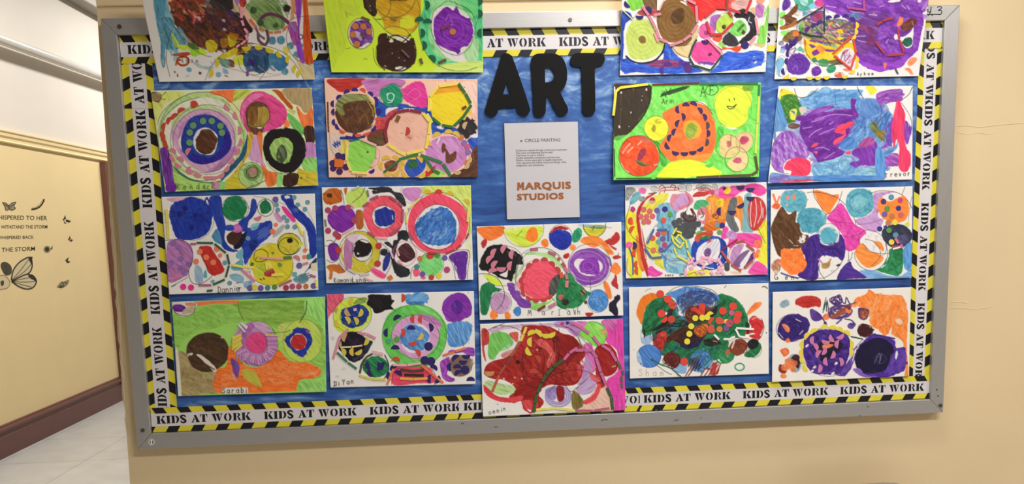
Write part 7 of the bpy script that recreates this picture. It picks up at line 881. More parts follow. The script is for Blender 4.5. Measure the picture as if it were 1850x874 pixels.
for q in ([(540, 780), (600, 680), (640, 640)], [(560, 780), (620, 700)], [(690, 780), (760, 680)], [(720, 780), (790, 670)], [(750, 760), (800, 690)], [(770, 780), (815, 690)], [(660, 780), (700, 720), (730, 730)]): P.l('8A2A24', 2, q)
P.f('B83430', [(730, 750), (770, 680), (790, 680), (770, 770), (740, 775)], -60, .2, .1); P.f('B03A30', [(780, 760), (810, 690), (800, 760)], None, .15)
P.sc('207C4A', 2, 850, 620, 75, 65, 9, .9); P.l('207C4A', 2.4, [(700, 690), (780, 610), (900, 570)]); P.f('2A8A50', [(800, 590), (860, 560), (920, 600), (900, 660), (830, 670)], 30, .2, .35); P.f('D8643C', [(855, 610), (870, 575), (895, 580), (880, 612)], None, .1); P.l('2A4A30', 1.2, [(800, 610), (850, 560), (920, 590)])
P.f('8A4028', [(880, 560), (920, 500), (990, 490), (1035, 540), (1000, 600), (940, 620)], 40, .14); P.c_('5A2418', 1.4, 985, 555, 34, 30); P.c_('5A2418', 1.2, 985, 555, 52, 48, 0, .7); P.l('EDE0D8', 2.4, [(905, 560), (925, 505)]); P.f('1E7844', [(1000, 620), (1040, 580), (1120, 520), (1135, 560), (1100, 620), (1040, 635)], 40, .16); P.f('181C1C', [(1030, 520), (1060, 485), (1115, 500), (1110, 550), (1060, 570), (1035, 550)], 30, .1); P.c_('2A1A1A', .9, 1080, 570, 60, 66, 0, .6)
P.f('D83030', [(1040, 350), (1080, 310), (1140, 340), (1155, 400), (1120, 460), (1070, 440), (1030, 450), (1010, 430), (1060, 400)], 50, .12); P.f('D83030', [(1040, 460), (1120, 450), (1130, 490), (1080, 490)], 20, .12); P.l('F0A8A0', 2, [(1065, 335), (1100, 318), (1130, 335)]); P.l('B02028', 1.4, [(1060, 390), (1100, 360), (1150, 400)]); P.l('2A1A1A', 1, [(1140, 330), (1158, 400), (1130, 480), (1100, 500)]); P.f('FF8A48', [(1025, 300), (1040, 260), (1090, 205), (1135, 200), (1120, 240), (1060, 290)], -45, .14, .05); P.f('1A2418', [(1020, 360), (1045, 370), (1030, 450), (1010, 400)], None, .15)
P.f('F07828', [(605, 420), (640, 385), (700, 370), (720, 400), (690, 450), (640, 470)], 30, .2); P.sc('8A4018', 1.3, 660, 425, 55, 45, 7, .8); P.f('1C241C', [(680, 500), (760, 490), (820, 520), (760, 545), (700, 540)], 10, .2, .1); P.l('D87078', 2, [(760, 505), (790, 512)]); P.l('207C4A', 2.6, [(830, 490), (900, 480), (960, 470)])
P.c_('2A9A68', 2.4, 966, 710, 36, 28); P.l('3A3A3A', 1.6, [(1145, 80), (1165, 75), (1185, 90)]); P.l('3A3A3A', 1, [(845, 85), (860, 65)]); P.l('6A6A6A', .8, [(220, 115), (240, 100), (265, 92)]); P.o('3A3A3A', 130, 573, 3, 3, wob=0); P.o('3A3A3A', 1178, 440, 4, 6, wob=0); P.l('4A5A48', 1, [(380, 140), (470, 80), (600, 70), (740, 100), (800, 150)])
P.tx('Sham', 170, 780, 52, 56, 0, 'B8A8A0', 1.2)
P.d('E04434', (340, 135), (400, 175), (435, 220), (350, 290), (835, 268), (915, 232), (955, 298), (945, 340), (530, 668), r=31); P.d('D85040', (440, 225), (740, 415), (885, 365), (805, 345), r=30); P.h('E04434', (365, 330, 50), (750, 350, -150), r=32); P.d('C84038', (428, 335), r=30); P.d('C0608C', (903, 283), r=22); P.d('C86070', (828, 352), r=20); P.d('7A5090', (900, 355), (862, 405), r=24); P.d('6A7A84', (745, 398), r=24); P.d('D87838', (808, 412), r=24); P.d('E8DC38', (617, 325), (672, 322), (710, 318), (585, 390), (570, 450), (553, 510), r=24); P.d('F0E050', (863, 352), r=20); P.h('E8DC38', (735, 300, -110), r=28)
P.st('EFEBE6', 16, (940, 405, 1080, 412), (935, 410, 965, 470), (965, 470, 1045, 480), (765, 455, 805, 495), (840, 492, 900, 490), (895, 485, 930, 470))
ART.append((P, 'painting of a dense green and blue scribbled mass with red and yellow dots', sheetdepth(0.0075, .004, 0, 0, .003, .003)))
# 4 top right, purple
P = Pa(1380, 0, 5.78, [(185, -262), (1757, -277), (1618, 795), (110, 828)], 'EFE9E4', seed=14); P.dr = 36
P.mx([(200, 100), (640, 60), (940, 260), (980, 640), (600, 700), (260, 560)], ['B8A0C8', 'A8C0B8', 'C8B890', 'D8C8D8', '9C88B8', '8CA890'], 120, 4, 80, 20, .6)
P.f('8236B4', [(700, -230), (1740, -240), (1720, 20), (1690, 90), (1650, 140), (1670, 220), (1650, 320), (1620, 460), (1600, 540), (1500, 620), (1440, 700), (1300, 730), (1190, 745), (1050, 690), (980, 620), (940, 480), (900, 300), (860, 200), (620, 80), (560, -20)], 30, .16, 0, 1, 4)
P.mx([(700, -100), (1700, -100), (1640, 300), (1480, 620), (1100, 720), (960, 500), (880, 200)], ['7A2EAC', '9A50CC', '6A2698', '8C44BC', 'A060C8', '5E2A88'], 240, 5, 150, 20, .6); P.f('6A3486', [(900, 220), (1080, 130), (1300, 160), (1200, 300), (1180, 480), (1000, 560), (950, 420)], 20, .2, .1, .8); P.f('8A2E5C', [(980, 240), (1140, 300), (1160, 440), (1080, 480), (1090, 360), (1000, 290)], 60, .25, .2, .6); P.f('9C44D0', [(990, 620), (1200, 690), (1420, 620), (1500, 560), (1480, 640), (1430, 690), (1290, 725), (1190, 740), (1060, 690)], 10, .12, .05)
P.f('EDE6E8', [(1390, 400), (1460, 380), (1530, 330), (1560, 290), (1560, 400), (1540, 480), (1480, 500), (1440, 440)], 60, .05); P.o('EDE6E8', 1380, 385, 22, 30); P.f('EDE6E8', [(1300, 10), (1400, -20), (1420, 10), (1330, 25)], None, .05); P.o('EDE6E8', 1625, 0, 18, 26); P.f('1E5C48', [(1440, 430), (1480, 390), (1530, 390), (1550, 430), (1540, 470), (1490, 490), (1450, 460)], None, .2); P.f('6A2E20', [(1420, 290), (1480, 220), (1560, 190), (1600, 220), (1540, 300), (1480, 320)], -30, .2, .05); P.l('A87A70', 2, [(1545, 220), (1560, 260)]); P.f('FF8A48', [(1395, 230), (1420, 180), (1450, 190), (1450, 240), (1410, 270), (1385, 260)], None, .14)
for q in ([(870, 60), (900, 110), (980, 130), (1040, 140)], [(1100, 150), (1180, 160), (1140, 140)], [(1440, 50), (1480, 90)], [(1500, 60), (1520, 100)], [(1280, 440), (1300, 410)], [(970, 380), (1060, 375)], [(980, 420), (1060, 440)], [(650, 60), (750, 75)], [(1010, 40), (940, 20)], [(1210, 70), (1250, 60)]): P.l('D8B8E4', 1.6, q, .8)
P.f('7458A8', [(840, 150), (960, 130), (1040, 150), (1000, 210), (900, 200)], 0, .2, .1); P.f('5A90B0', [(910, 150), (960, 130), (980, 180), (930, 190)], None, .2)
P.f('5A2E90', [(190, 60), (220, -20), (270, 0), (275, 60), (220, 110), (190, 100)], 60, .16); P.f('4CA890', [(310, -60), (480, -60), (520, 40), (470, 100), (380, 110), (330, 60)], 30, .18); P.c_('3A6A70', 1, 440, 30, 60, 60, 0, .6); P.f('A0D8D0', [(380, -20), (460, 0), (440, 60), (390, 40)], 30, .2, .2); P.f('7AC4D8', [(470, 60), (530, 20), (540, 70), (490, 100)], None, .15); P.f('D040A0', [(530, 20), (580, -20), (630, 40), (600, 70), (540, 60)], 30, .2); P.f('F04860', [(565, 40), (610, 15), (615, 45), (580, 65)], None, .1); P.f('6C9AB8', [(400, 130), (430, 110), (470, 140), (420, 165)], None, .15)
P.f('6E3E20', [(165, 180), (250, 140), (320, 60), (355, 50), (350, 120), (290, 170), (340, 190), (330, 240), (250, 290), (180, 310), (165, 280), (220, 250), (210, 200)], 30, .2, 0); P.f('A86428', [(180, 270), (260, 260), (330, 200), (350, 250), (250, 300), (190, 310)], 10, .15, .1); P.f('86E060', [(155, 140), (210, 120), (220, 150), (170, 180)], None, .12); P.f('86E060', [(160, 210), (200, 210), (200, 260), (170, 260)], None, .12); P.f('86E060', [(175, 330), (260, 320), (230, 370), (190, 370)], None, .12); P.f('7A5A28', [(195, 420), (230, 360), (310, 310), (370, 330), (400, 400), (350, 440), (250, 440)], 20, .2, .05); P.o('F0783C', 333, 350, 34, 30)
P.f('3A2070', [(240, 520), (270, 450), (340, 390), (360, 410), (330, 470), (270, 520), (260, 590), (225, 580)], -50, .14); P.f('8A5AC8', [(175, 490), (240, 460), (260, 510), (200, 530)], 20, .2); P.f('EDE8EC', [(290, 490), (320, 480), (300, 540), (280, 550)], None, .05); P.l('5A4A80', 1.6, [(280, 520), (330, 500), (310, 550)]); P.o('5AB098', 378, 510, 24, 26); P.f('7CB8D8', [(125, 640), (170, 600), (210, 620), (210, 680), (170, 760), (180, 800), (150, 780), (130, 700)], 70, .2, .05); P.c_('3A4A60', .8, 180, 690, 56, 110, 5, .6); P.sc('6A7A8A', 1.2, 180, 448, 30, 24, 4); P.o('8CB8D0', 195, 530, 30, 28, a=.8)
P.f('5C2898', [(245, 640), (290, 570), (380, 555), (460, 600), (480, 680), (440, 760), (350, 785), (270, 760), (240, 700)], 40, .14, wob=4)
for r in (40, 75, 105): P.c_('7440B0', 2, 360, 670, r, r, 0, .7)
P.l('8A60C0', 2, [(300, 720), (340, 680), (350, 730)]); P.f('8A44BC', [(490, 740), (520, 700), (570, 690), (600, 750), (560, 790), (510, 790)], 50, .18); P.sc('5A2490', 1.5, 545, 745, 46, 40, 4)
# sun-coloured wedge with net of marks
P.f('F4CC24', [(415, 420), (480, 380), (560, 390), (700, 440), (850, 420), (960, 500), (900, 640), (760, 660), (620, 620), (480, 620), (430, 540)], 20, .1, 0); P.f('5A8AA0', [(560, 400), (620, 420), (760, 480), (680, 480), (580, 450)], 20, .2); P.mx([(380, 220), (620, 200), (900, 230), (940, 400), (700, 470), (440, 400)], ['7A3A78', '5A3A90', '8A7A38', '6A9A60', 'C8A038', '4A6A50', 'A04878', 'D0A8A0'], 170, 3, 80, 15, .8); P.f('8A4A8A', [(500, 140), (620, 110), (620, 200), (540, 230), (480, 200)], 20, .2, .1); P.f('A83A68', [(520, 160), (600, 140), (600, 200), (540, 210)], None, .2); P.f('9AB050', [(390, 230), (420, 220), (420, 290), (390, 300)], 70, .2); P.f('5A9A48', [(360, 270), (400, 250), (410, 330), (370, 330)], None, .2)
P.f('F4C828', [(755, 320), (800, 300), (830, 340), (790, 350)], None, .1); P.f('F4CC30', [(735, 400), (830, 385), (830, 410), (760, 420)], None, .1); P.f('F4A428', [(670, 240), (720, 230), (700, 260)], None, .1); P.f('7A2E90', [(500, 540), (550, 515), (580, 550), (530, 585), (505, 570)], None, .12); P.f('7A3A90', [(620, 510), (740, 520), (720, 540), (640, 530)], 10, .14); P.f('7A3A90', [(470, 460), (540, 480), (500, 500)], None, .14); P.f('F0903C', [(540, 500), (590, 470), (640, 520), (600, 560)], 30, .14); P.f('F08048', [(415, 400), (440, 420), (440, 470), (420, 460)], None, .1)
P.f('6A5A3A', [(660, 640), (820, 620), (860, 660), (740, 680)], 0, .2, .2); P.f('EDE4E8', [(760, 580), (860, 500), (940, 540), (930, 660), (900, 690), (820, 640)], 50, .08); P.mx([(780, 580), (880, 510), (930, 560), (900, 670)], ['C890C8', 'A04858', 'D8C0D8', '8A5AA0'], 30, 1.6, 60, -50, .8); P.f('F4D040', [(640, 560), (740, 540), (720, 600), (680, 620)], None, .1); P.f('8ABF88', [(690, 470), (770, 480), (760, 510), (700, 490)], None, .2)
P.f('3E8A58', [(500, 620), (530, 595), (560, 640), (520, 650)], None, .2); P.f('4A9A5A', [(560, 640), (620, 610), (680, 640), (650, 690), (590, 680)], 20, .25, .1); P.f('38A070', [(650, 720), (700, 675), (750, 690), (740, 740), (680, 765)], 20, .18); P.f('E0583C', [(740, 790), (800, 760), (820, 800), (760, 805)], 0, .2, .2); P.c_('8A3A30', 1, 785, 780, 46, 26, 0, .8); P.f('F8805C', [(820, 720), (900, 710), (920, 740), (860, 745)], None, .14); P.f('FF9468', [(1500, 650), (1540, 600), (1600, 610), (1570, 660), (1520, 690)], 30, .15); P.f('FF9468', [(1470, 720), (1520, 710), (1560, 780), (1530, 770), (1500, 740)], 30, .15); P.f('F07868', [(1245, 660), (1285, 660), (1260, 715)], None, .1); P.l('5A4A6A', 4, [(1375, 725), (1395, 765)])
for q in ([(350, 240), (480, 150), (620, 70)], [(350, 240), (350, 320), (420, 360), (600, 385)], [(630, 80), (632, 340)], [(430, 420), (440, 540), (520, 650), (620, 690), (720, 680), (800, 640)], [(600, 210), (700, 330), (830, 500)], [(500, 240), (620, 380), (700, 480)], [(760, 580), (800, 620), (830, 540)], [(400, 300), (520, 260), (600, 200)]): P.l('1E2A2A', 1, q, .8)
P.tx('Ay', 972, 788, 34, 32, -1, '2A2A2A', 1); P.tx('ham', 1045, 784, 34, 40, -1, '2A2A2A', 1); P.f('A878C8', [(1640, 100), (1690, 10), (1725, -20), (1720, 30), (1680, 90)], -60, .15)
P.h('3A1E78', (680, 195, -110), (765, 185, -110), (855, 180, -90), (585, 250, -130), (530, 275, -130), (465, 315, -140), (920, 210, -70), (250, 640, 180), (215, 745, 170), (295, 430, 140), (260, 480, 160)); P.h('F0CC38', (960, 265, 0), (950, 330, 0), (930, 380, 40), (960, 620, 0), (955, 680, 10), (915, 740, 60), (845, 785, 90), (655, 795, 90), (565, 800, 90), (480, 800, 90), (310, 805, 90), (230, 790, 60))
P.st('1E3A38', 14, (350, 230, 480, 150), (485, 148, 620, 70), (370, 330, 490, 370), (490, 370, 610, 382), (632, 90, 632, 330)); P.st('D8483C', 20, (720, 560, 920, 380), (735, 580, 905, 715), (910, 710, 960, 560), (965, 550, 935, 410)); P.st('B43A3C', 20, (1180, 260, 1240, 220), (1245, 215, 1355, 185), (1400, 290, 1415, 410), (1420, 420, 1465, 550), (1465, 565, 1290, 580), (1260, 560, 1165, 435)); P.st('B84A88', 22, (1045, 0, 1050, 95), (1070, 105, 880, 80)); P.st('E0A0B8', 22, (750, 245, 790, 275))
ART.append((P, 'painting of a big violet scribble with red strips at the top right corner', leandepth(0.0055, 0.028)))
# 16 row two, far right: violet and blue washes
P = Pa(1370, 140, 4.37, [(160, 68), (1220, 65), (1215, 805), (76, 835)], seed=26); P.dr = 26
P.f('A4B8DC', [(200, 400), (330, 200), (700, 160), (1000, 200), (1060, 500), (960, 780), (480, 780), (420, 640), (330, 480)], 30, .2, .05); P.mx([(230, 400), (420, 200), (1000, 220), (1050, 560), (900, 760), (450, 700)], ['8A9CD8', '9C7CC8', '6C9CD8', 'B8CCE8', 'A888D0', '7CB0DC'], 160, 4.5, 110, -30, .7)
P.f('6CA4D8', [(300, 190), (380, 150), (500, 90), (600, 110), (700, 95), (820, 100), (800, 160), (880, 170), (940, 200), (950, 260), (1040, 280), (1050, 360), (980, 500), (900, 560), (760, 560), (660, 540), (640, 500), (760, 440), (740, 300), (600, 230), (440, 250), (340, 240)], 30, .2, .02, wob=4); P.mx([(320, 190), (520, 100), (800, 110), (720, 220), (480, 240)], ['5C94D0', '88BCE4', '4C84C4', '74ACDC'], 90, 4.5, 130, -12, .7); P.mx([(780, 190), (940, 190), (1040, 300), (960, 480), (720, 540), (740, 400)], ['5C94D0', '88BCE4', '3C6CB8', '4C78C4', '6C88C8'], 150, 4.5, 110, -58, .75)
P.f('F0E038', [(160, 150), (190, 90), (280, 120), (300, 170), (260, 200), (170, 190)], 20, .12, .05); P.f('4C9030', [(165, 200), (200, 140), (280, 150), (340, 230), (340, 280), (260, 350), (220, 360), (190, 280)], 40, .25, .08, wob=6); P.sc('2E6A20', 1.5, 255, 240, 80, 100, 10, .8); P.f('E0DC48', [(250, 260), (300, 250), (290, 330), (250, 320)], None, .2, .2); P.f('5A94D0', [(130, 290), (150, 150), (190, 240), (220, 330), (225, 390), (160, 380), (130, 340)], 75, .2, .05); P.f('6C9CD0', [(100, 400), (130, 240), (150, 330), (220, 410), (130, 430), (130, 480)], 80, .2, .1); P.f('5C8CC4', [(100, 390), (125, 370), (140, 480), (125, 490)], 70, .2, .1); P.f('4C78C8', [(250, 260), (290, 270), (280, 290)], None, .1); P.f('7A4A4A', [(235, 385), (260, 365), (320, 370), (310, 395), (260, 400)], 0, .2); P.c_('3A2A2A', 1, 280, 382, 44, 18); P.f('D8C8B8', [(320, 240), (370, 230), (380, 260), (340, 290)], 20, .1, .3)
P.f('A068C4', [(100, 600), (120, 500), (180, 430), (260, 420), (330, 480), (400, 560), (380, 640), (250, 640), (200, 700), (200, 750), (130, 730), (100, 660)], 60, .25, .03); P.mx([(110, 600), (200, 440), (330, 490), (380, 620), (220, 650), (170, 740)], ['8A44B4', 'B484D4', 'C8A4E0', '9450BC', '7A38A8'], 110, 3.5, 110, 70, .7)
P.f('74249C', [(330, 340), (420, 270), (560, 270), (700, 250), (760, 260), (790, 310), (720, 340), (720, 420), (690, 480), (590, 530), (680, 580), (640, 620), (540, 660), (480, 680), (440, 620), (380, 540), (330, 440)], -25, .16, .0, 1, 4); P.mx([(340, 340), (560, 280), (770, 270), (700, 460), (560, 600), (440, 600), (350, 450)], ['7A28A8', '6A1E90', '8A3CB4', '5E1E88'], 130, 5, 160, -22, .6)
for q in ([(450, 330), (600, 290), (740, 300)], [(400, 470), (440, 430), (500, 400)], [(560, 370), (590, 350)], [(450, 560), (500, 550), (560, 570)], [(350, 400), (420, 390)], [(480, 450), (600, 400)], [(520, 640), (600, 590)], [(420, 350), (520, 320)]): P.l('C8A0DC', 1.4, q, .9)
P.f('74249C', [(730, 260), (730, 180), (750, 165), (770, 180), (760, 230), (780, 290), (760, 300)], 80, .14); P.f('74249C', [(300, 310), (360, 300), (380, 330), (310, 340)], 0, .15); P.f('8A44B4', [(420, 260), (560, 215), (600, 235), (540, 260), (440, 290)], -15, .2, .1)
P.f('F44868', [(600, 430), (630, 380), (700, 355), (760, 350), (745, 380), (690, 410), (690, 450), (640, 440)], -30, .14, .04); P.f('F04868', [(595, 530), (600, 490), (690, 450), (670, 490), (620, 520)], -30, .14, .05); P.f('F05060', [(415, 550), (440, 520), (475, 520), (450, 545)], -20, .1); P.f('F04868', [(690, 590), (720, 575), (730, 595), (705, 610)], None, .1); P.f('F0607C', [(440, 590), (470, 580), (460, 605)], None, .1)
P.f('6A7A48', [(880, 370), (930, 350), (960, 410), (1000, 440), (1000, 490), (960, 490), (910, 440)], 50, .25, .08); P.f('907830', [(930, 430), (1000, 420), (1000, 490), (960, 500)], 50, .2, .1); P.f('9C54BC', [(930, 140), (1000, 100), (1130, 90), (1140, 150), (1120, 190), (1000, 190), (960, 230)], -15, .2, .05); P.mx([(940, 150), (1130, 100), (1120, 180), (980, 210)], ['8A3CB0', 'B47CD0', '7A3494'], 40, 3, 110, -20, .7); P.f('5A88CC', [(820, 180), (920, 170), (950, 240), (900, 330), (820, 300), (800, 230)], 60, .2, .1, .8)
P.f('8034AC', [(740, 600), (760, 560), (860, 540), (930, 510), (930, 690), (820, 690), (760, 715), (720, 715), (710, 680), (790, 650)], 70, .16, 0, 1, 4); P.f('A84490', [(790, 540), (840, 480), (900, 470), (920, 520), (840, 550)], -50, .25, .05); P.f('8A44BC', [(1000, 520), (1030, 380), (1060, 320), (1060, 500), (1030, 540), (940, 570)], 70, .25, .1); P.mx([(990, 460), (1050, 340), (1060, 520), (960, 560)], ['7A38A8', '4C70C0', '9A50C4'], 40, 2.6, 100, 70, .8); P.f('A450B8', [(1000, 620), (1100, 600), (1110, 690), (1010, 690)], 30, .25, .1); P.f('5C98D8', [(990, 590), (1080, 540), (1100, 500), (1090, 560), (1010, 620)], -20, .2, .1)
P.f('F43C68', [(1060, 340), (1080, 200), (1110, 170), (1130, 220), (1160, 290), (1150, 420), (1160, 540), (1205, 600), (1200, 700), (1160, 740), (1110, 700), (1110, 560), (1090, 480), (1070, 560), (1060, 460)], 85, .14, .0, 1, 3); P.f('8A44C0', [(1160, 340), (1200, 380), (1210, 410), (1180, 520), (1155, 480)], 80, .2, .05); P.l('5A4A8A', .9, [(1130, 200), (1190, 290), (1210, 360), (1205, 450)]); P.l('6A4A7A', 1.2, [(940, 370), (970, 290), (965, 220)])
P.f('8CC4DC', [(415, 700), (460, 670), (560, 650), (640, 640), (740, 610), (720, 690), (800, 720), (920, 700), (930, 770), (700, 790), (500, 790), (430, 770)], 10, .25, .02); P.mx([(430, 700), (640, 650), (720, 640), (760, 730), (920, 720), (900, 780), (460, 780)], ['6CA8D4', '9CD0E4', '5C94D0', '7CB4DC', 'A8D8E8'], 130, 4, 90, None, .7); P.f('4C84D0', [(640, 540), (700, 470), (760, 480), (740, 560), (680, 570)], -40, .2, .08); P.f('5C98DC', [(930, 560), (990, 590), (1000, 790), (940, 800), (920, 700)], 85, .2, .03); P.f('4C88D0', [(410, 780), (700, 770), (960, 780), (940, 810), (420, 815)], 0, .18, .05)
P.c_('4C80C0', 1.6, 510, 725, 80, 60, 0, .7); P.c_('4C80C0', 1.6, 700, 690, 70, 70, 0, .7)
P.f('F83C60', [(205, 720), (230, 660), (300, 635), (390, 650), (415, 700), (400, 760), (330, 790), (250, 780), (260, 740)], 40, .14, .03); P.f('7094D0', [(85, 790), (110, 745), (200, 760), (300, 780), (420, 780), (420, 810), (250, 830), (90, 830)], 5, .25, .08); P.f('E85078', [(200, 815), (410, 800), (410, 818), (210, 830)], 0, .2, .05); P.f('7C68B8', [(90, 800), (200, 770), (240, 790), (130, 828)], -10, .25, .2)
P.f('F4E040', [(850, 75), (900, 68), (935, 105), (890, 138), (865, 110)], 30, .1); P.l('K', 1, [(285, 88), (300, 140), (340, 160), (410, 140), (450, 105), (468, 85)]); P.l('K', 1, [(780, 72), (800, 120), (830, 165)]); P.l('K', 1, [(1215, 75), (1190, 130), (1140, 170)]); P.l('5A4A7A', .8, [(610, 130), (610, 210), (650, 260)]); P.l('5A4A7A', .9, [(85, 620), (100, 680), (150, 740), (240, 760)]); P.l('5A4A7A', .9, [(90, 600), (130, 500)]); P.l('5A4A7A', .9, [(190, 90), (175, 110)])
P.sc('5A78C0', 1.4, 1018, 715, 18, 24, 3); P.tx('Trevor'[:1], 1000, 788, 30, 42, 0, 'k', 1.2); P.tx('revor', 1042, 782, 40, 34, -2, 'k', 1.2)
ART.append((P, 'painting of violet and blue washes with bright pink streaks, at the far right', sheetdepth(0.0065, .004, .006, 0, .008, .002)))
# 17 row three, far right: turquoise balls and polka-dot orange ball
P = Pa(1375, 325, 4.37, [(77, 78), (1196, 50), (1188, 771), (72, 803)], seed=27); P.dr = 21
P.o('60B0C4', 255, 165, 104, 92, 0, 40, .14, .02, wob=4); P.mx([(170, 100), (350, 100), (340, 230), (190, 230)], ['54A4B8', '74BCCC', '4898AC'], 40, 3, 60, None, .5); P.c_('3A6A78', .8, 255, 160, 105, 95, 0, .6); P.o('F08878', 208, 138, 12, 20, wob=1); P.o('F08060', 260, 132, 14, 20, wob=1); P.o('D8A8A8', 203, 197, 10, 10, wob=1); P.f('F06838', [(85, 200), (120, 175), (148, 195), (130, 228), (95, 220)], None, .14); P.l('F08050', 4, [(95, 115), (110, 160), (118, 180)]); P.l('F08050', 3, [(125, 180), (145, 130)])
P.o('50A4BC', 390, 318, 106, 104, 0, 40, .14, wob=4); P.mx([(300, 240), (480, 240), (480, 400), (310, 400)], ['469AB0', '68B4C8', '3E8CA4'], 60, 3, 60, None, .5); P.f('60ACC0', [(480, 290), (515, 270), (510, 340), (490, 340)], None, .2, .1)
P.f('5E3A20', [(90, 340), (130, 250), (165, 210), (220, 270), (265, 240), (280, 260), (275, 330), (295, 340), (320, 420), (375, 440), (350, 500), (290, 545), (220, 540), (170, 560), (150, 610), (120, 570), (90, 480), (80, 400)], 50, .14, .01, wob=3); P.mx([(110, 350), (170, 250), (270, 350), (330, 450), (280, 530), (130, 520)], ['4C2E18', '6E4628', '523418'], 60, 4, 90, 60, .6)
for q in ([(300, 450), (340, 480)], [(290, 480), (330, 450)], [(220, 470), (250, 500)], [(260, 515), (290, 520)]): P.l('E0CFC0', 1.6, q, .8)
P.f('EDE8E6', [(320, 440), (350, 440), (340, 490), (300, 490)], None, .05, .35); P.f('FF8A38', [(415, 85), (500, 95), (560, 120), (610, 110), (610, 150), (570, 210), (540, 260), (515, 265), (460, 190)], 50, .1); P.l('K', .8, [(412, 70), (420, 130), (470, 210), (520, 270), (600, 200), (640, 90)]); P.l('K', .8, [(360, 100), (430, 95), (560, 120), (650, 180), (720, 270), (750, 360), (760, 450)])
P.f('EC48B0', [(515, 290), (570, 240), (630, 185), (670, 230), (710, 300), (740, 350), (820, 390), (815, 450), (770, 530), (700, 555), (660, 540), (650, 450), (590, 370), (530, 320)], 40, .12, 0); P.mx([(540, 300), (640, 220), (720, 340), (800, 420), (740, 520), (680, 530), (640, 420)], ['E03CA4', 'F464C0', 'D83098'], 60, 3, 50, None, .5); P.l('8A2A6A', .8, [(520, 300), (600, 330), (720, 340)]); P.l('8A2A6A', .8, [(650, 450), (740, 440), (810, 400)])
P.f('5CAEC4', [(665, 170), (690, 90), (760, 75), (850, 80), (890, 140), (880, 230), (820, 285), (740, 290), (680, 240)], 40, .14, 0, 1, 4); P.mx([(680, 130), (860, 100), (870, 240), (720, 280)], ['50A0B8', '70BCCC', '4090A8', '84C8D4'], 60, 3, 70, None, .6); P.c_('3C88A0', 1.6, 775, 180, 78, 74, 0, .7); P.f('90CCD8', [(730, 150), (800, 130), (830, 180), (790, 230), (730, 210)], None, .15, 0, .6)
P.f('CC9CD4', [(890, 110), (960, 95), (1060, 95), (960, 130), (930, 200), (920, 290), (960, 310), (950, 360), (910, 410), (830, 390), (760, 340), (750, 310), (830, 285), (885, 230)], 40, .14, .03); P.l('6A5A80', .8, [(760, 350), (860, 340), (980, 300)]); P.l('3A3A3A', .9, [(860, 105), (940, 85), (1060, 95), (1140, 140), (1195, 230)]); P.l('4A4A4A', .8, [(1135, 55), (1110, 120)]); P.l('6A6A6A', .8, [(1190, 130), (1170, 240), (1160, 330)])
P.f('FF8C38', [(930, 240), (920, 180), (950, 140), (1010, 170), (1090, 130), (1140, 130), (1165, 210), (1150, 300), (1080, 340), (1000, 320), (950, 290)], 20, .1, 0); P.f('2C3248', [(950, 410), (980, 370), (1060, 345), (1130, 360), (1190, 420), (1185, 480), (1120, 530), (1050, 535), (990, 500), (955, 450)], 30, .12, 0); P.f('4A4870', [(1080, 450), (1140, 430), (1160, 480), (1100, 510)], None, .15, .1); P.f('2E3A80', [(960, 370), (990, 355), (990, 390)], None, .1)
P.c_('4A4A4A', .9, 880, 500, 124, 92, 40, .8); P.o('EDE8E6', 870, 490, 88, 70); P.f('FF9440', [(740, 570), (790, 500), (830, 530), (850, 560), (940, 590), (960, 630), (900, 680), (840, 690), (780, 650)], 20, .12, .0); P.f('FF9440', [(885, 490), (940, 490), (970, 540), (960, 565), (930, 540)], 30, .12); P.l('4A4A4A', .9, [(735, 570), (750, 640), (810, 700), (900, 710), (970, 660), (1000, 580), (980, 500)]); P.l('4A4A4A', .9, [(800, 500), (860, 560), (950, 580), (1080, 575)]); P.l('4A4A4A', .9, [(820, 465), (900, 490), (940, 560), (930, 620), (870, 680)])
P.f('228A50', [(1010, 600), (1020, 545), (1120, 540), (1120, 700), (1080, 755), (1010, 745), (910, 710), (980, 680)], 50, .18, 0); P.mx([(1020, 570), (1110, 560), (1100, 720), (960, 710)], ['1E7C44', '349C60', '166838'], 40, 3, 70, None, .6); P.f('5C9CDC', [(1125, 540), (1188, 500), (1186, 700), (1130, 690)], 80, .2, .02); P.f('7CB0E0', [(780, 715), (900, 715), (1000, 750), (1100, 755), (1186, 700), (1186, 768), (840, 780)], 5, .2, .03)
P.o('EDE9E8', 532, 432, 84, 88); P.f('46228C', [(300, 560), (350, 490), (385, 440), (450, 430), (470, 500), (540, 520), (610, 490), (620, 420), (650, 470), (665, 560), (640, 640), (600, 610), (540, 600), (480, 600), (450, 650), (450, 770), (380, 790), (290, 750), (340, 690), (350, 600)], 75, .12, .0, 1, 3); P.mx([(350, 520), (440, 460), (440, 760), (340, 740)], ['3A1C7C', '54309C', '2E1468'], 60, 3, 110, 80, .6); P.mx([(470, 520), (650, 490), (640, 600), (480, 590)], ['3A1C7C', '54309C', '2E1468'], 40, 3, 80, 40, .6); P.o('58AEC4', 530, 440, 68, 62, 0, 40, .14, wob=3); P.c_('3A8AA0', 1.2, 530, 440, 72, 66, 0, .7); P.c_('3A4A58', .8, 533, 432, 86, 90, 0, .7)
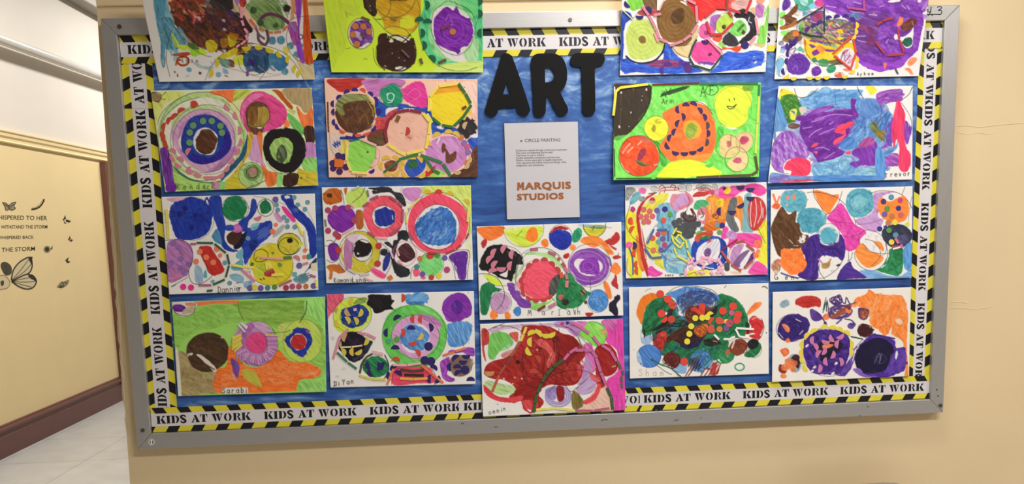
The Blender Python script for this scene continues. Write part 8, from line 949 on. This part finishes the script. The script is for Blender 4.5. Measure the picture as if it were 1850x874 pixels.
P.f('EDE8E4', [(455, 700), (480, 640), (550, 610), (620, 630), (640, 660), (600, 740), (520, 775), (460, 750)], None, .03); P.f('B49050', [(475, 660), (510, 650), (545, 645), (530, 690), (500, 700), (480, 690)], 20, .14); P.l('C888C0', 3, [(455, 625), (480, 655)]); P.l('C87860', 2.6, [(530, 655), (550, 625)]); P.f('4A2030', [(595, 670), (630, 655), (625, 675), (605, 682)], None, .1); P.l('3A3A3A', .9, [(460, 660), (460, 720), (500, 780)]); P.l('3A3A3A', .9, [(400, 770), (500, 770), (600, 700), (640, 640)]); P.l('6A6A6A', .8, [(550, 718), (570, 712)])
P.f('FF8234', [(155, 610), (165, 545), (230, 545), (310, 550), (340, 600), (350, 670), (320, 720), (250, 745), (190, 710), (150, 650)], 40, .1, 0, 1, 5); P.mx([(170, 570), (310, 570), (330, 690), (220, 720)], ['FF9048', 'F47428', 'FF8A40'], 40, 4, 60, None, .5); P.f('D8987C', [(80, 680), (110, 640), (150, 660), (145, 720), (110, 735)], 60, .25, .1); P.f('C87860', [(100, 640), (140, 620), (150, 640), (110, 660)], None, .2, .1); P.sc('8A5A4A', 1.2, 115, 690, 28, 34, 4, .7); P.f('D8C8A0', [(95, 720), (140, 710), (130, 735)], None, .1)
P.f('4A2890', [(600, 770), (640, 690), (700, 640), (730, 690), (830, 760), (820, 775), (700, 780), (610, 788)], 20, .12); P.l('3A3A3A', .9, [(690, 560), (690, 640)]); P.l('3A3A3A', .9, [(720, 570), (710, 620), (680, 640)]); P.l('4A4A90', 3, [(160, 735), (230, 760), (290, 775)]); P.l('6A5A90', 2.4, [(170, 740), (260, 770)], .7)
P.tx('G', 105, 785, 48, 50, 0, 'k', 1.2); P.tx('en', 190, 785, 40, 48, 0, 'k', 1.2); P.l('k', 1, [(270, 770), (330, 770), (440, 775)])
P.d('46307C', (967, 170), r=22); P.d('5A90A4', (1028, 135), (1062, 435), r=22); P.d('C84070', (1100, 160), r=21); P.d('5A9440', (997, 225), (1010, 397), r=22); P.d('322C80', (1085, 223), (937, 385), r=21); P.d('6460AC', (976, 270), r=22); P.d('C4783C', (1035, 285), (1007, 335), r=23); P.d('D06468', (1105, 275), r=22); P.d('ECD444', (1057, 335), (1030, 490), r=22); P.d('D8DC58', (1155, 350), r=20); P.d('D87C84', (920, 240), r=15); P.st('D86C98', 22, (1060, 460, 1085, 500), (1105, 510, 1115, 535)); P.h('A04858', (1065, 515, 90), r=34); P.st('EDE8E4', 14, (1040, 545, 1100, 530))
ART.append((P, 'painting of turquoise balls and an orange polka-dot ball, at the far right', sheetdepth(0.0065, .004, 0, .002, .003, .003)))
# 18 row four, far right: dark violet ball and orange cloud
P = Pa(1380, 505, 4.37, [(70, 98), (1162, 60), (1146, 762), (65, 808)], 'EFE9E0', seed=28); P.dr = 28
P.f('FF8C3C', [(700, 190), (740, 140), (800, 110), (830, 75), (870, 90), (900, 110), (990, 120), (1080, 120), (1120, 180), (1130, 280), (1140, 400), (1130, 560), (1140, 740), (1110, 750), (1115, 600), (1090, 480), (1010, 430), (1020, 380), (980, 420), (940, 440), (900, 400), (850, 360), (820, 320), (860, 280), (790, 240), (740, 200)], 60, .14, 0, 1, 5); P.mx([(760, 150), (1080, 130), (1120, 400), (940, 420), (820, 280)], ['FF9C54', 'F87C2C', 'FFA868', 'FF8434'], 150, 3.5, 120, 110, .55); P.f('EDE6DC', [(1040, 320), (1080, 300), (1095, 340), (1060, 350)], 60, .1, .3, .7); P.f('EDE6DC', [(990, 420), (1010, 370), (1010, 430), (1060, 470), (1080, 480), (1040, 510), (1000, 460)], None, .04); P.l('F8A070', 4, [(690, 200), (720, 210), (760, 180)])
P.f('A8C4D0', [(125, 190), (150, 160), (190, 155), (200, 200), (160, 220), (130, 215)], 40, .2, .1); P.hs('6A8A98', 1.2, 162, 190, 36, 30, -30, 7, .7); P.f('C42C28', [(245, 190), (260, 150), (330, 130), (430, 145), (440, 210), (400, 215), (320, 225), (270, 210)], 5, .16, .03, wob=5); P.sc('9C1C1C', 1, 340, 178, 80, 30, 5, .5)
for q in ([(465, 260), (475, 200), (490, 140)], [(475, 240), (490, 180), (495, 250)], [(495, 250), (500, 170), (510, 240)], [(470, 220), (500, 160)]): P.l('2A4A4A', 1.4, q)
P.sc('4A2A70', 1.8, 570, 165, 50, 36, 5); P.l('4A2A70', 2, [(600, 150), (640, 190), (650, 140), (680, 190), (720, 180)]); P.l('4A2A70', 1.8, [(530, 180), (560, 140), (600, 120), (610, 170), (560, 190)])
P.f('56348C', [(360, 240), (390, 230), (450, 280), (460, 310), (400, 330), (370, 300)], 40, .2, .08); P.f('F4844C', [(460, 300), (480, 270), (530, 270), (510, 310), (470, 320)], None, .12); P.l('4A2A70', 2, [(460, 300), (490, 350)]); P.f('56348C', [(470, 340), (490, 330), (500, 370), (480, 365)], None, .1); P.c_('4A2A70', 2.2, 600, 255, 88, 40, -25); P.sc('4A2A70', 2, 600, 250, 96, 56, 9, .9); P.f('A85438', [(530, 290), (580, 250), (640, 215), (660, 240), (600, 280), (540, 310)], -30, .16); P.o('F0804C', 668, 240, 26, 26); P.f('7A3A50', [(640, 200), (690, 190), (680, 240), (650, 220)], None, .2, .2); P.l('4A2A70', 2.2, [(640, 310), (690, 320), (720, 350)]); P.f('5C4490', [(655, 360), (680, 335), (725, 350), (700, 390), (670, 385)], None, .16); P.l('5C4490', 3, [(575, 345), (610, 315)])
P.f('6A3A70', [(745, 230), (790, 220), (830, 240), (820, 290), (790, 320), (750, 300)], 60, .25, .1); P.f('C87048', [(760, 250), (800, 240), (830, 270), (790, 310), (765, 300)], None, .2); P.l('4A2A60', 2, [(755, 230), (750, 290), (770, 310)]); P.sc('6A3430', 1.3, 795, 270, 34, 40, 4, .8); P.f('4A1A1C', [(735, 390), (770, 355), (800, 345), (860, 370), (870, 400), (820, 440), (760, 440)], None, .1, 0, 1, 5); P.sc('2E1014', 1.4, 800, 395, 58, 46, 5, .7)
P.f('3A2078', [(110, 380), (140, 310), (200, 280), (280, 270), (340, 320), (350, 380), (300, 440), (240, 490), (160, 480), (110, 430)], 40, .16, .06, wob=7); P.sc('3A2078', 2.4, 225, 385, 118, 100, 12); P.sc('241458', 1.6, 220, 380, 90, 80, 8, .8); P.f('E8845C', [(140, 350), (170, 350), (200, 370), (205, 410), (180, 415), (160, 385)], 60, .12); P.l('EDE6E4', 1.4, [(250, 310), (290, 330)]); P.l('EDE6E4', 1.2, [(120, 420), (150, 460)]); P.l('EDE6E4', 1.2, [(280, 430), (310, 400)]); P.c_('3A2A60', 1, 220, 380, 124, 108, -20, .8); P.f('F07840', [(165, 480), (190, 460), (210, 480), (190, 498)], None, .12)
P.f('F47840', [(125, 560), (150, 540), (190, 545), (195, 580), (160, 605), (140, 595)], None, .14); P.c_('A84020', 1, 168, 568, 28, 28, 0, .7); P.f('8CA8B8', [(190, 620), (230, 585), (290, 620), (285, 700), (240, 730), (210, 660)], 60, .2, .05); P.f('3A1A24', [(210, 620), (250, 590), (285, 610), (285, 680), (260, 700), (230, 650)], None, .1); P.f('8A2A20', [(110, 700), (130, 670), (180, 690), (170, 735), (125, 730)], None, .14)
for x, y, r in ((200, 650, 36), (170, 690, 34), (220, 680, 34), (240, 660, 26), (155, 760, 24), (230, 710, 22)): P.o('F08048' if x % 3 else 'E0703C', x, y, r, r * .9, var=.14, a=.9)
P.f('46248C', [(300, 560), (330, 470), (400, 410), (500, 390), (620, 420), (680, 480), (690, 560), (650, 660), (600, 740), (480, 740), (380, 730), (330, 660)], 40, .12, .0, 1, 4); P.mx([(340, 560), (400, 420), (620, 430), (670, 560), (560, 730), (380, 700)], ['3A1C78', '54349C', '2A1458'], 110, 4, 90, None, .7); P.f('1C1030', [(400, 540), (460, 480), (560, 470), (620, 520), (560, 600), (460, 640), (430, 600)], -30, .06, 0, 1, 5); P.c_('4A3A30', .9, 500, 570, 205, 190, 20, .7)
for x, y in ((380, 720), (570, 660), (680, 640), (340, 520), (400, 690), (545, 740)): P.o('EDE6E4', x, y, 16, 9, -40, wob=1)
P.f('5C3CA0', [(600, 740), (680, 620), (700, 610), (690, 690), (640, 760), (610, 755)], -60, .2, .15); P.l('4A3080', 2, [(560, 740), (620, 755), (690, 680), (720, 600)]); P.l('4A3080', 2.4, [(690, 560), (740, 530)]); P.f('F08C50', [(460, 520), (500, 505), (550, 515), (500, 540), (470, 545)], -5, .1); P.l('1E4A44', 2.6, [(690, 450), (780, 468)])
P.o('EDE6E4', 870, 600, 200, 160, 0, wob=2, a=.2); P.f('4C2A98', [(720, 620), (740, 540), (800, 480), (850, 430), (900, 420), (1030, 470), (1040, 540), (1090, 520), (1115, 560), (1120, 700), (1050, 750), (900, 765), (780, 750), (730, 700)], 30, .16, .02, 1, 6); P.f('160E34', [(720, 640), (740, 560), (800, 490), (900, 460), (980, 490), (1030, 560), (1010, 660), (940, 720), (820, 740), (750, 710)], 40, .06, 0, 1, 4); P.mx([(1030, 560), (1110, 560), (1110, 700), (900, 750), (960, 720)], ['5C3AA8', '44268C', '7048B8'], 50, 4, 90, -50, .6); P.f('8C64C0', [(700, 710), (760, 700), (800, 750), (900, 765), (780, 765)], 20, .2, .2)
P.sc('5A5080', .9, 920, 620, 46, 46, 4, .6); P.l('8A80A8', .8, [(870, 660), (910, 580), (920, 640)]); P.l('8A80A8', .8, [(930, 580), (910, 660)]); P.f('EDE6E4', [(1050, 560), (1060, 590), (1040, 640), (1035, 590)], None, .1, .3); P.l('3A2A6A', 1, [(700, 620), (720, 540), (780, 470)]); P.l('3A2078', 3, [(860, 430), (960, 450), (1030, 465)])
P.h('E4D048', (480, 385, -100), (545, 390, -90), (595, 405, -70), (650, 430, -60), (400, 415, -120), (350, 450, -140), (315, 510, 180), (310, 575, 180), (315, 630, 170), (335, 690, 150), (680, 510, 0), (675, 570, 0), r=34); P.h('C878A4', (395, 480, 180), (400, 535, -30), (490, 480, 100), (590, 510, -170), (545, 460, 150), (600, 440, 60), (440, 590, -150), (535, 590, 20), (465, 560, 20), (500, 645, 170), (600, 650, -10), (430, 700, 10), r=34)
ART.append((P, 'painting of a dark violet ball and an orange cloud on white paper', sheetdepth(0.0045, .004, 0, .002, .004, .003)))
for P_, lb, dp in ART: finish(P_, lb, 'childrens circle paintings on the board', dp)
# ---------------------------------------------------------------- decals on the corridor wall
m_dec = mat('charcoal_vinyl', '4A4438', 0.6); m_dec2 = mat('dark_vinyl', '2C2A26', 0.6); m_lt = mat('translucent_grey_vinyl', 'D8C8A0', 0.6); m_md = mat('grey_vinyl', '948868', 0.6)
def plw(dx=0.0012): return lambda p: on_x(np.asarray(p)[..., 0] / 4.373, 340 + np.asarray(p)[..., 1] / 4.373, XL + dx)
def settle(b, name, label, cat, group=None):
    c_ = np.mean(np.array(b.v), 0); o = b.build(name, fix=False, off=c_); o.location = c_; return tag(o, label, cat, group)
for tx_, x0, x1, y0, y1, h_, hh, m in (('WHISPERED TO HER', -66, 373, 245, 252, 34, 33, m_dec), ('WITHSTAND THE STORM', 8, 375, 318, 317, 26, 27, m_dec), ('WHISPERED BACK', -18, 268, 402, 398, 26, 26, m_dec), ('THE STORM', 14, 277, 503, 492, 33, 33, m_dec)):
    b = MB(); HL = homog(UNIT, [(x0, y0), (x1, y1), (x1, y1 - hh), (x0, y0 - h_)]); v, _f = text_loops(tx_, 1, 0.008); w0, w1 = min(q[0] for q in v), max(q[0] for q in v); c_ = plw()(np.array([((x0 + x1) / 2, (y0 + y1) / 2)]))[0]; ln = empty('lettering_decal', tuple(c_)); tag(ln, 'dark vinyl line of lettering on the corridor wall reading ' + tx_, 'wall lettering', 'lines of lettering on the corridor wall')
    ws = tx_.split(); k = 0
    for wd in ws:
        e = [max(q[0] for q in text_loops(tx_[:k + len(wd)], 1, 0.008)[0]), text_loops(wd, 1, 0.008)[0]]; ww = max(q[0] for q in e[1]) - min(q[0] for q in e[1]); u1 = (e[0] - w0) / (w1 - w0); u0 = u1 - ww / (w1 - w0)
        b = MB(); put_text(b, wd, hap(HL, [(u0, 0), (u1, 0), (u1, 1), (u0, 1)]), plw(), m, 0.008); b.build('word', ln, fix=False, off=c_); k += len(wd) + 1
def patch(b, pts, m, dx, sm=1): q = plw(dx)(crm(pts, True, 5) if sm else np.array(pts, float)); b.face(q, m)
def lines(b, m, wd, *ls): 
    for q in ls: ribbon(b, crm(q), wd, plw(0.0022), m)
GB = 'butterfly decals around the lettering'
b = MB(); patch(b, [(22, 112), (50, 125), (70, 135), (95, 118), (126, 110), (112, 140), (120, 160), (92, 170), (75, 160), (52, 172), (42, 150)], m_md, .0010)
lines(b, m_dec2, 4, [(20, 110), (50, 118), (70, 135), (95, 115), (128, 108)], [(128, 108), (112, 140), (122, 160), (92, 173), (75, 160)], [(20, 110), (40, 145), (45, 170), (62, 172), (72, 160)], [(72, 130), (74, 170)], [(40, 125), (70, 150)], [(110, 125), (78, 150)]); settle(b, 'butterfly_decal', 'grey butterfly decal with spread wings above the lettering, nearest the photo edge', 'wall decal', GB)
b = MB(); lines(b, m_dec2, 10, [(248, 168), (285, 160), (315, 145), (335, 120), (350, 85)])
for i in range(9): t = i / 8; x, y = 258 + 86 * t, 164 - 66 * t * t; lines(b, m_md, 5, [(x - 4, y - 12), (x, y), (x + 10, y + 6)])
settle(b, 'caterpillar_decal', 'dark caterpillar decal above the words TO HER', 'wall decal', GB)
for nm, a, q, lb in (('butterfly_decal', m_dec2, [[(500, 250), (515, 210), (522, 240)], [(522, 245), (562, 258), (548, 272), (520, 262)], [(505, 262), (530, 278), (510, 278)], [(494, 245), (505, 240), (512, 262)]], 'side-on dark butterfly decal right of the words TO HER'), ('butterfly_decal', m_dec2, [[(545, 405), (550, 372), (560, 400)], [(560, 402), (580, 408), (565, 420), (552, 418)], [(535, 400), (545, 398), (555, 418)]], 'small dark butterfly decal right of the words WHISPERED BACK'), ('butterfly_decal', m_dec2, [[(512, 572), (545, 542), (535, 575)], [(530, 572), (558, 580), (535, 592), (522, 580)]], 'small dark butterfly decal lower right of the words THE STORM')):
    b = MB()
    for p_ in q: patch(b, p_, a, .0014, 0)
    settle(b, nm, lb, 'wall decal', GB)
b = MB(); patch(b, [(455, 775), (480, 740), (510, 735), (545, 722), (535, 760), (505, 782), (480, 788)], m_md, .0010); lines(b, m_dec2, 4, [(450, 775), (480, 785), (500, 770)], [(490, 740), (505, 760), (500, 785)], [(510, 735), (530, 755)]); patch(b, [(470, 770), (490, 765), (485, 785)], m_dec, .0016)
settle(b, 'butterfly_decal', 'mottled grey butterfly decal, lowest on the corridor wall', 'wall decal', GB)
b = MB(); t = [(372 + 28 * math.cos(a), 482 + 28 * math.sin(a)) for a in np.linspace(0, 2 * PI, 12, endpoint=False)]; patch(b, t, m_md, .0010); patch(b, [(372 + 16 * math.cos(a), 482 + 18 * math.sin(a)) for a in np.linspace(0, 2 * PI, 10, endpoint=False)], m_dec2, .0014); patch(b, [(398, 480), (418, 450), (412, 485)], m_dec, .0012, 0)
settle(b, 'flower_decal', 'round grey flower decal right of the words THE STORM', 'wall decal', GB)
b = MB(); patch(b, [(90, 720), (105, 650), (150, 590), (210, 550), (250, 548), (252, 620), (230, 665), (180, 690), (130, 705)], m_lt, .0008); patch(b, [(92, 735), (140, 705), (200, 685), (260, 690), (285, 735), (260, 785), (210, 795), (150, 775)], m_lt, .0010); patch(b, [(5, 610), (25, 582), (60, 588), (90, 620), (90, 670), (60, 688), (30, 672)], m_dec, .0012)
lines(b, m_dec2, 9, [(90, 725), (105, 650), (150, 588), (215, 548), (258, 545)], [(250, 548), (254, 620), (230, 668), (180, 690), (92, 735)], [(92, 735), (150, 775), (210, 795), (262, 782), (288, 735), (262, 690), (220, 682)]); lines(b, m_dec, 4, [(95, 725), (160, 650), (230, 560)], [(95, 728), (190, 660), (245, 600)], [(95, 735), (190, 740), (280, 735)], [(95, 735), (180, 715), (265, 700)], [(95, 738), (190, 765), (250, 780)], [(40, 600), (60, 640), (50, 680)])
patch(b, [(225, 690), (262, 692), (284, 735), (262, 722), (240, 712)], m_dec2, .0016); patch(b, [(225, 555), (250, 550), (250, 600), (238, 580)], m_dec2, .0016)
patch(b, [(-60, 720), (-20, 685), (40, 690), (80, 740), (60, 785), (0, 800), (-50, 780)], m_lt, .0006); lines(b, m_md, 4, [(-20, 690), (40, 690), (80, 742), (60, 785), (0, 800)]); patch(b, [(5, 735), (30, 730), (28, 765), (10, 768)], m_dec, .0012)
settle(b, 'butterfly_decal', 'largest butterfly decal, black edged wings beside dark flowers under the lettering', 'wall decal', GB)
# ---------------------------------------------------------------- chair whose back just shows at the lower right
m_ch = mat('grey_moulded_plastic', '8A7C6C', 0.45, noise=0.04, nscale=40); m_leg = mat('chair_steel', '9A9A9A', 0.3, 0.9)
yb = -0.06; tp = on_y(1578, 871, yb); x0, x1, zt = on_y(1480, 874, yb)[0], on_y(1621, 874, yb)[0], tp[2]; zt = float(zt)
xm = (x0 + x1) / 2 - 0.01; hw = 0.185
ch = empty('chair', (xm, yb - 0.2, 0)); tag(ch, 'grey moulded chair with only its rounded top edge showing below the board', 'chair'); o_ = np.array([xm, yb - 0.2, 0])
pr = [(xm - hw + 0.03, zt - 0.36), (xm - hw, zt - 0.25), (xm - hw, zt - 0.06)] + [(xm - hw + 0.02, zt - 0.022), (xm - hw + 0.075, zt - 0.0045), (xm + hw - 0.10, zt)] + [(xm + hw - 0.065, zt - 0.0025), (xm + hw - 0.03, zt - 0.012), (xm + hw - 0.008, zt - 0.032), (xm + hw, zt - 0.06)] + [(xm + hw, zt - 0.25), (xm + hw - 0.03, zt - 0.36)]
b = MB(); b.prism([(x, yb - 0.012 - 0.25 * (zt - z) * 0.5, z) for x, z in pr], [(x, yb - 0.25 * (zt - z) * 0.5, z) for x, z in pr], m_ch); bk_ = b.build('backrest', ch, off=o_); bv = bk_.modifiers.new('edge', 'BEVEL'); bv.width = 0.004; bv.segments = 2
b = MB(); zs = zt - 0.375; b.box((xm - hw + 0.01, yb - 0.46, zs), (xm + hw - 0.01, yb - 0.045, zs + 0.018), m_ch); st_ = b.build('seat', ch, off=o_); bv = st_.modifiers.new('edge', 'BEVEL'); bv.width = 0.008; bv.segments = 3
for sx, fy in ((-1, 0), (1, 0), (-1, 1), (1, 1)):
    y_ = yb - 0.42 if fy else yb - 0.06; b = MB(); b.tube([(xm + sx * 0.15, y_ + (0.02 if fy else -0.02), zs + 0.001), (xm + sx * 0.19, y_, 0.006)], 0.011, m_leg, 12); lg = b.build('leg', ch, smooth=True, off=o_)
    b = MB(); b.tube([(xm + sx * 0.19, y_, 0.0), (xm + sx * 0.189, y_, 0.03)], 0.014, m_dk, 12); ft = b.build('rubber_foot', lg, off=o_)
